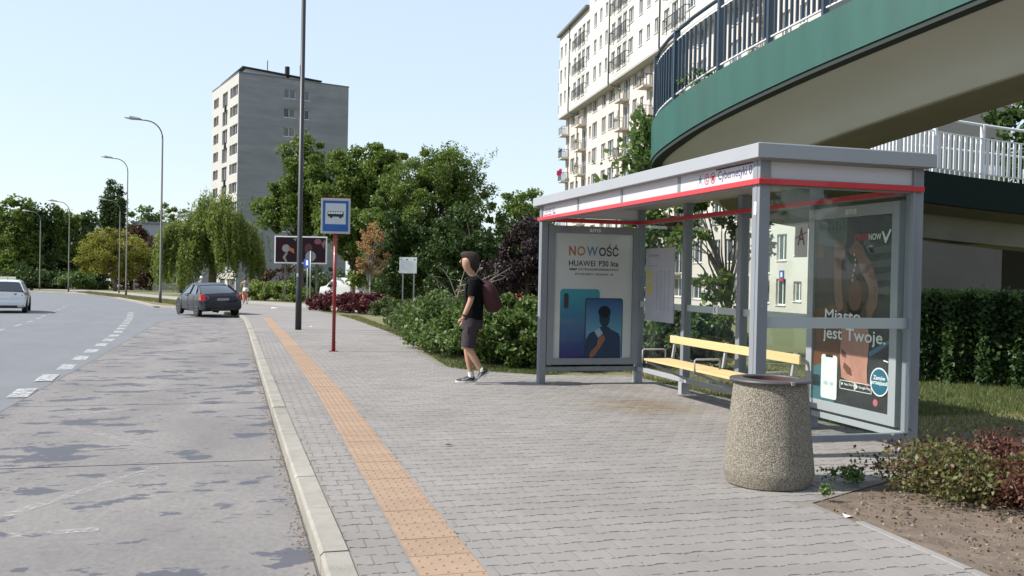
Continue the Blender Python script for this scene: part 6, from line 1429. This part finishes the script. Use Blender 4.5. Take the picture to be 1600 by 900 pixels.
for side, base_, dr in ((1, (.152, .245, .92), (.18, .0, -1)), (-1, (.172, -.245, .92), (.18, .0, -1))):       # hands: five curled fingers
    d = np.array(dr, float); d /= np.linalg.norm(d); s = np.array([0, 1., 0]); cu = np.cross(s, d)*(1 if side > 0 else 1)
    ch = []
    for k in range(4):
        f0 = np.array(base_)+s*(k-1.5)*.019*1.0+d*.02; Lf_ = [.062, .072, .068, .052][k]; b1 = f0+d*Lf_*.45; b2 = b1+(d*.8-cu*.5)*Lf_*.35; b3 = b2+(d*.45-cu*.85)*Lf_*.28
        ch.append([(tuple(f0-d*.03), .010), (tuple(f0), .0095), (tuple(b1), .009), (tuple(b2), .0085), (tuple(b3), .007)])
    f0 = np.array(base_)+s*side*.0-cu*.028-d*.01; ch.append([(tuple(f0+cu*.02), .012), (tuple(f0-cu*.012+d*.012), .011), (tuple(f0-cu*.024+d*.038), .0095), (tuple(f0-cu*.02+d*.058), .008)])
    for c in ch: skin('finger', [c], skinm, PM, WM, sub=1)
# face and hair
hs_ = mat('dark_auburn_hair', (.014, .007, .005), .8, bump=.8, bscale=120)
mb = MB()
rings = []
for z, bk, fr2, wy in ((1.655, -.035, .03, .055), (1.69, -.058, .065, .084), (1.74, -.072, .11, .101), (1.79, -.08, .15, .109), (1.835, -.075, .185, .106), (1.875, -.06, .205, .096), (1.905, -.03, .185, .075), (1.922, .02, .14, .04)):
    cx_, rx_ = (bk+fr2)/2+.01, (fr2-bk)/2; rings.append([(cx_+math.cos(a)*rx_*(1+.03*math.sin(a*7+z*40)), math.sin(a)*wy*(1+.03*math.cos(a*9)), z) for a in np.linspace(0, 2*math.pi, 28, endpoint=False)])
mb.loft(rings); part('hair', mb, hs_, PM, WM)
mb = MB(); mb.loft([[(.195, -.012, 1.80), (.195, .012, 1.80), (.198, 0, 1.805)], [(.215, -.016, 1.757), (.215, .016, 1.757), (.222, 0, 1.768)], [(.195, -.012, 1.742), (.195, .012, 1.742), (.205, 0, 1.745)]]); part('nose', mb, skinm, PM, WM)
for s in (1, -1):
    mb = MB(); mb.lathe([(.001, -.012), (.010, -.006), (.012, 0), (.010, .006), (.001, .012)], c=(.188, s*.034, 1.795), n=10); part('eye', mb, mat('eye_dark', (.03, .02, .015), .3), PM, WM)
    mb = MB(); mb.loft([[(.07+math.cos(a)*.018*k, s*(.082+.012*k2), 1.775+math.sin(a)*.032*k) for a in np.linspace(0, 2*math.pi, 10, endpoint=False)] for k, k2 in ((.6, -.6), (1, .6), (.8, 1.2))]); part('ear', mb, skinm, PM, WM)
mb = MB(); mb.obox((.196, 0, 1.718), (.004, 0, 0), (0, .024, 0), (0, 0, .005)); part('mouth', mb, mat('lips', (.3, .12, .1), .5), PM, WM, False)
# clothes
def sleeve(P, Rr, n=16):
    mb = MB(); mb.tube(P, Rr, n, cap=False); return mb
def ering(c, rx, ry, n=28, tiltx=0, sx=1): return [(c[0]+math.cos(a)*rx, c[1]+math.sin(a)*ry, c[2]+tiltx*math.cos(a)) for a in np.linspace(0, 2*math.pi, n, endpoint=False)]
tsh = mat('black_cotton', (.006, .006, .007), 1, bump=1, bscale=11, spec=.1)
mb = MB(); mb.loft([ering((.02, 0, .93), .158, .185), ering((.015, 0, 1.0), .152, .18), ering((-.0, 0, 1.14), .142, .178), ering((-.012, 0, 1.30), .150, .198), ering((-.012, 0, 1.42), .14, .205), ering((-.01, 0, 1.49), .118, .18), ering((.008, 0, 1.535), .092, .12), ering((.025, 0, 1.56), .068, .072)], cap=False); part('t_shirt', mb, tsh, PM, WM)
for s in (1, -1): part('sleeve', sleeve([(-.01, s*.13, 1.475), (-.0, s*.19, 1.46), (.01, s*.222, 1.37), (.025, s*.238, 1.27)], [.075, .082, .074, .07]), tsh, PM, WM)
sho = mat('charcoal_shorts', (.035, .028, .033), .9, c2=(.055, .045, .05), scale=5, amt=.8, bump=1, bscale=12, spec=.15)
mb = MB(); mb.loft([ering((.02, 0, 1.0), .142, .176), ering((.02, 0, .90), .158, .192), ering((.025, 0, .80), .16, .195)], cap=False); part('shorts', mb, sho, PM, WM)
for s, P in ((1, [(.02, yn, .84), (.045, yn, .70), (.06, yn, .53)]), (-1, [(.03, -yn, .84), (.065, -yn, .70), (.085, -yn, .53)])): part('shorts_leg', sleeve(P, [.112, .108, .098]), sho, PM, WM)
# rucksack
mb = MB(); rings = []
for x, w_, zlo, zhi in ((-.13, .13, 1.12, 1.47), (-.17, .155, 1.05, 1.51), (-.25, .16, 1.03, 1.50), (-.32, .145, 1.05, 1.44), (-.37, .11, 1.10, 1.36), (-.39, .06, 1.16, 1.28)):
    zc, rz = (zlo+zhi)/2, (zhi-zlo)/2; rings.append([(x+.03*math.sin(a), math.copysign(abs(math.cos(a))**.7, math.cos(a))*w_, zc+math.copysign(abs(math.sin(a))**.75, math.sin(a))*rz) for a in np.linspace(0, 2*math.pi, 24, endpoint=False)])
mb.loft(rings); rk = part('rucksack', mb, mat('dark_red_nylon', (.04, .003, .006), .7, bump=.5, bscale=9), PM, WM)
for s in (1, -1):
    mb = MB(); P = [(-.14, s*.10, 1.47), (-.06, s*.115, 1.545), (.05, s*.12, 1.52), (.115, s*.125, 1.42), (.12, s*.14, 1.28), (.10, s*.17, 1.19)]
    rings = [[(a[0]*1.03, a[1]-.025, a[2]), (a[0]*1.03, a[1]+.025, a[2]), (a[0]*1.03+.012*(1 if a[0] > 0 else -.3), a[1]+.025, a[2]+.012), (a[0]*1.03+.012*(1 if a[0] > 0 else -.3), a[1]-.025, a[2]+.012)] for a in P]; mb.loft(rings); part('shoulder_strap', mb, mat('strap_grey', (.05, .047, .047), .8), PM, WM)
mb = MB(); mb.tube([(.118, .245, 1.01), (.128, .245, .985)], .036, 14); part('wrist_watch', mb, M['black'], PM, WM)
# socks and shoes
shm = mat('black_mesh_trainer', (.035, .033, .033), .8, bump=.4, bscale=60); solem = mat('white_sole', (.62, .62, .6), .6); sockm = mat('white_sock', (.6, .6, .58), .85)
def shoe(heel, toe, yc, ank):
    heel = np.array([heel[0], yc, heel[1]], float); toe = np.array([toe[0], yc, toe[1]], float); d = toe-heel; Lh = np.linalg.norm(d); d /= Lh; n = np.cross(d, (0, 1., 0)); n = n if n[2] > 0 else -n; Y_ = A3(0, 1, 0)
    def rg(t, w_, h0, h1): c = heel+d*Lh*t; return [c+Y_*math.cos(a)*w_+n*(h0 if math.sin(a) < 0 else h0+(h1-h0)*math.sin(a)**.8) for a in np.linspace(0, 2*math.pi, 16, endpoint=False)]
    mb = MB(); mb.loft([rg(.0, .025, .03, .07), rg(.06, .037, .03, .105), rg(.25, .042, .03, .115), rg(.42, .043, .03, .095), rg(.62, .048, .03, .07), rg(.82, .046, .03, .055), rg(.96, .03, .03, .045), rg(1, .012, .03, .038)]); part('shoe', mb, shm, PM, WM)
    def rs_(t, w_, h): c = heel+d*Lh*t; return [c+Y_*math.cos(a)*w_+n*h for a in np.linspace(0, 2*math.pi, 16, endpoint=False)]
    mb = MB(); P = [(math.cos(a), math.sin(a)) for a in np.linspace(0, 2*math.pi, 24, endpoint=False)]
    rings = [[heel+d*Lh*(.5+.53*x)+Y_*y*(.052 if x > 0 else .044)+n*h for x, y in P] for h in (0.002, .03)]; mb.loft(rings); part('shoe_sole', mb, solem, PM, WM, ang_=30)
    tick = [(.30, .045), (.38, .04), (.60, .058), (.74, .085), (.58, .067), (.42, .055), (.36, .06), (.34, .075)]
    mb = MB(); mb.add([heel+d*Lh*(1-a)*1.0+n*b+Y_*.0475 for a, b in tick], [tuple(range(len(tick)))]); part('white_tick', mb, solem, PM, WM, False)
    a = np.array(ank, float); part('sock', sleeve([heel+d*Lh*.22+n*.08, heel+d*Lh*.2+n*.11, a], [.044, .045, .043]), sockm, PM, WM)
shoe((-.245, .165), (-.035, .0), yn, (-.155, yn, .225)); shoe((-.035, .0), (.245, .0), -yn, (.032, -yn, .165))

# cyclist and helmeted head beyond the car
def simple_person(label, q, az, P, shirt, legs, hair, chains, group=None):
    T = thing('person', label, 'person', q); Wm = Matrix.Translation([float(v) for v in q]) @ Matrix.Rotation(az, 4, 'Z'); b = skin('body', chains, skinm, T, Wm, sub=1)
    return T, Wm
q = onground(384, 62); az = YAW*0+math.radians(12)
cyc = [[((0, .0, .98), (.14, .12)), ((0, .08, 1.18), (.13, .10)), ((0, .16, 1.40), (.15, .1)), ((0, .2, 1.52), .05), ((0, .23, 1.60), .085), ((0, .24, 1.70), .09)],
       [(0, 0), ((.1, .08, .93), .085), ((.12, .40, .72), .065), ((.12, .28, .45), .05), ((.12, .2, .22), .04), ((.12, .3, .18), .035)], [(0, 0), ((-.1, .06, .93), .085), ((-.12, .30, .62), .065), ((-.12, .12, .38), .05), ((-.12, .02, .10), .04), ((-.12, .12, .08), .035)],
       [(0, 2), ((.19, .17, 1.42), .045), ((.27, .32, 1.22), .036), ((.25, .52, 1.06), .03)], [(0, 2), ((-.19, .17, 1.42), .045), ((-.27, .32, 1.22), .036), ((-.25, .52, 1.06), .03)]]
T, Wm = simple_person('woman cyclist in a dark striped top and white shorts riding away on the path', q, az, None, None, None, None, cyc)
mb = MB(); mb.loft([[(math.cos(a)*w_, y+math.sin(a)*d_, z) for a in np.linspace(0, 6.283, 14, endpoint=False)] for z, y, w_, d_ in ((1.02, .03, .15, .13), (1.18, .08, .14, .115), (1.38, .15, .165, .12), (1.46, .17, .15, .1))], cap=False); part('striped_top', mb, mat('striped_fabric', (.03, .03, .035), .9, c2=(.3, .3, .3), scale=9, stretch=(.1, .1, 1), amt=.2), T, Wm)
mb = MB(); mb.loft([[(math.cos(a)*w_, y+math.sin(a)*d_, z) for a in np.linspace(0, 6.283, 14, endpoint=False)] for z, y, w_, d_ in ((.84, .0, .19, .17), (.95, .0, .19, .16), (1.06, .04, .15, .13))]); part('white_shorts', mb, M['white_paint'], T, Wm)
mb = MB(); mb.lathe([(.02, 1.82), (.09, 1.79), (.11, 1.70), (.10, 1.62), (.06, 1.56)], c=(0, .20, 0), n=14); mb.lathe([(.02, 1.86), (.045, 1.83), (.02, 1.79)], c=(0, .16, 0), n=8); part('hair', mb, mat('brown_hair', (.12, .06, .03), .8), T, Wm)
T2 = thing('bicycle', 'bicycle ridden by the woman on the path beyond the parked car', 'bicycle', q)
for yw in (-.45, .60):
    mb = MB(); ring = [(0, yw+.33*math.cos(a), .34+.33*math.sin(a)) for a in np.linspace(0, 2*math.pi, 25)]; mb.tube(ring, .02, 5); part('wheel', mb, M['black'], T2, Wm)
    mb = MB()
    for k in range(8): a = k*.785; mb.tube([(0, yw, .34), (0, yw+.32*math.cos(a), .34+.32*math.sin(a))], .003, 3)
    part('spokes', mb, M['steel'], T2, Wm)
mb = MB()
for a, b in (((0, -.45, .34), (0, .05, .30)), ((0, -.45, .34), (0, -.08, .82)), ((0, .05, .30), (0, -.1, .92)), ((0, .05, .3), (0, .42, .85)), ((0, -.06, .75), (0, .40, .88)), ((0, .60, .34), (0, .42, 1.0))): mb.tube([a, b], .018, 6)
part('frame', mb, mat('red_cycle_paint', (.4, .03, .03), .4), T2, Wm)
mb = MB(); mb.tube([(-.27, .5, 1.04), (0, .42, 1.0), (.27, .5, 1.04)], .014, 6); part('handlebar', mb, M['blackmetal'], T2, Wm)
mb = MB(); mb.loft([[(x*w_, y, .93+z) for x, z in ((-1, 0), (0, -.03), (1, 0), (0, .03))] for y, w_ in ((-.22, .09), (-.1, .06), (.06, .02))]); part('saddle', mb, M['black'], T2, Wm)
q = onground(315.5, 72)
T, Wm = simple_person('distant person in grey wearing a pale helmet, head visible above the parked car', q, az, None, None, None, None, cyc)
mb = MB(); mb.loft([[(math.cos(a)*w_, y+math.sin(a)*d_, z) for a in np.linspace(0, 6.283, 14, endpoint=False)] for z, y, w_, d_ in ((.9, .0, .19, .15), (1.18, .08, .16, .13), (1.40, .15, .20, .13), (1.5, .17, .12, .1))], cap=False); part('grey_jacket', mb, mat('grey_fabric', (.2, .2, .22), .9), T, Wm)
mb = MB(); mb.lathe([(.02, 1.84), (.09, 1.81), (.125, 1.73), (.125, 1.67)], c=(0, .235, 0), n=14); part('helmet', mb, M['white_paint'], T, Wm)
T2b = thing('bicycle', 'second bicycle hidden behind the parked car under the helmeted rider', 'bicycle', q)
for yw in (-.45, .60):
    mb = MB(); mb.tube([(0, yw+.33*math.cos(a), .34+.33*math.sin(a)) for a in np.linspace(0, 2*math.pi, 25)], .02, 5); part('wheel', mb, M['black'], T2b, Wm)
mb = MB()
for a, b in (((0, -.45, .34), (0, .05, .30)), ((0, .05, .30), (0, -.1, .92)), ((0, -.06, .75), (0, .40, .88)), ((0, .60, .34), (0, .42, 1.0))): mb.tube([a, b], .018, 6)
part('frame', mb, M['blackmetal'], T2b, Wm)
# bits of litter
q = gp(428, 482); tag(MB().add([(-.18, -.1, .01), (.2, -.12, .01), (.15, .12, .02), (-.12, .1, .05)], [(0, 1, 2, 3)]).build('paper_scrap', M['plain_white'], None, (q[0], q[1], gz(q[1])+.012)), 'scrap of white paper lying on the far pavement beyond the tactile strip', 'litter')
q = gp(485, 511); tag(MB().add([(-.06, -.04, .01), (.06, -.04, .01), (.04, .04, .02)], [(0, 1, 2)]).build('paper_scrap', M['plain_white'], None, (q[0], q[1], gz(q[1])+.012)), 'tiny white scrap on the pavement by the black lamp pole', 'litter')
q = gp(700, 697); tag(MB().add([(-.04, -.02, .0), (.0, -.03, .012), (.045, .0, .0), (.0, .02, .01)], [(0, 1, 2, 3)]).build('dry_leaf', M['bark'], None, (q[0], q[1], gz(q[1])+.012)), 'single dark dry leaf on the open pavement between kerb and shelter', 'leaf')
q = gp(1323, 806); tag(MB().add([(-.03, -.02, .0), (.03, -.03, .012), (.035, .015, .0), (-.02, .02, .02)], [(0, 1, 2, 3)]).build('paper_scrap', M['plain_white'], None, (q[0], q[1], gz(q[1])-.005)), 'crumpled white scrap on the bare soil at the paving edge', 'litter')

rs = np.random.RandomState(91); mb = MB()
for k in range(1500):
    x, y = 3.7+rs.rand()*3.2, 3.0+rs.rand()*4.2
    if x < 3.8+np.clip(y-5.4, 0, 1)*1.75: continue
    r = rs.uniform(.004, .02)*(1 if rs.rand() < .9 else 1.8); z = gz(y)-.012; a = rs.rand()*6.3
    P = [(x+r*math.cos(a+i*1.571)*rs.uniform(.7, 1.2), y+r*math.sin(a+i*1.571)*rs.uniform(.7, 1.2), z) for i in range(4)]; t = [(x+(p[0]-x)*.5, y+(p[1]-y)*.5, z+r*.7) for p in P]
    mb.add(P+t, [(0, 1, 5, 4), (1, 2, 6, 5), (2, 3, 7, 6), (3, 0, 4, 7), (4, 5, 6, 7)])
o = mb.build('soil_clods', mat('clod', (.11, .082, .06), .95, c2=(.19, .155, .125), scale=20, rnd=.35), None); o['kind'] = 'stuff'
mb = MB()
for k in range(220):
    x, y = 3.8+rs.rand()*3.0, 3.0+rs.rand()*4
    if x < 3.85+np.clip(y-5.4, 0, 1)*1.75: continue
    a = rs.rand()*6.3; l = rs.uniform(.02, .09); z = gz(y)-.006; mb.tube([(x, y, z), (x+l*math.cos(a), y+l*math.sin(a), z+rs.uniform(0, .02))], .0018, 3)
o = mb.build('fallen_twigs', mat('straw_twig', (.32, .25, .17), .9, rnd=.4), None); o['kind'] = 'stuff'
# unseen trees added around the viewpoint to darken glass reflections and cut sky light
for i, (x, y, r) in enumerate(((-30, 4, 5), (-31, 18, 5), (-30, 32, 4.5), (-14, -24, 5), (-4, -27, 5.5), (6, -25, 5), (15, -20, 5), (24, -12, 5.5))):
    tree('unseen_tree', 'added unseen tree '+('across the road, nearest the viewpoint', 'across the road, middle one', 'across the road, nearest the taxi', 'behind the viewpoint, on the road side', 'behind the viewpoint, straight back along the kerb', 'behind the viewpoint, in line with the shelter', 'behind the viewpoint, right of the shelter line', 'behind and far right of the viewpoint')[i], 'tree', (x, y, gz(y)), 0, [(0, 0, 6.2, r, r, 4.0, 60), (0, 0, 2.8, r*.9, r*.9, 2.5, 30)], 6500, .55, L['mid'], 300+i, trunk=.3, group='added trees out of view', rc=1.3)
# seedling weeds and sand in the joints along the strip and kerb
rs = np.random.RandomState(92)
P = []
for k in range(420):
    y = rs.uniform(4, 16); side = rs.rand(); x = (lerp_curve(KERB, y)+.155 if side < .4 else lerp_curve(TACT, y)+.34)+rs.randn()*.012
    if math.sin(y*2.3+side*9)+math.sin(y*5.1) < .9: continue
    P.append((x, y, gz(y)+.006))
if P: o = leafcloud('joint_weeds', np.array(P)+rs.randn(len(P), 3)*.004, .016, L['greengrass'], None, seed=4); o['kind'] = 'stuff'
P = []; mb = MB()
for k in range(900):
    y = rs.uniform(3.8, 14); x = rs.uniform(1.25, 5.5); r = rs.uniform(.0015, .005); z = gz(y)+.001; mb.add([(x-r, y-r, z), (x+r, y-r*.5, z), (x+r*.2, y+r, z), (x, y, z+r)], [(0, 1, 3), (1, 2, 3), (2, 0, 3)])
o = mb.build('pavement_grit', gm, None); o['kind'] = 'stuff'

# climbing plant at the left end of the ramp and tufts on its edge
rs = np.random.RandomState(95); P = []
for py, r_, n in ((190, .10, 50), (205, .16, 90), (222, .2, 110), (240, .2, 100), (260, .3, 160), (275, .35, 160)): c = at(1008 if py < 255 else 996, py, 17.6); P.append(c+rs.randn(n, 3)*r_)
c = at(1006, 240, 17.6); T = thing('climbing_plant', 'sprig of climbing plant rising beside the left end of the footbridge', 'plant', (c[0], c[1], gz(c[1])))
leafcloud('foliage', np.concatenate(P), .13, L['light'], T, aspect=.8, seed=4); top = at(1009, 188, 17.6)
MB().tube([(c[0], c[1], gz(c[1])), tuple(c), tuple(top)], [.02, .014, .005], 5).build('stem', M['bark'], T)
for px, py, d, n, lab in ((1100, 108, 14.95, 160, 'weeds growing on the edge of the footbridge behind its railing, right tuft'), (1078, 122, 15.2, 120, 'weeds growing on the edge of the footbridge behind its railing, left tuft')):
    c = at(px, py, d+.25); T = thing('weed', lab, 'weed', c); leafcloud('foliage', c+A3(.08, .1, -.04)+rs.randn(n, 3)*np.array([.13, .13, .03]), .06, L['light'], T, seed=n)
# small sticker and screws on the shelter posts
MB().box((XF-.056, YN-.02, 1.98), (XF-.0545, YN+.02, 2.09)).build('sticker', M['plain_white'], S)
for z in (.30, 1.2, 2.1):
    for y in (YN, YFAR): MB().box((XF-.015, y-.064, z), (XF+.0, y-.060, z+.015)).build('screw', M['steel'], S)
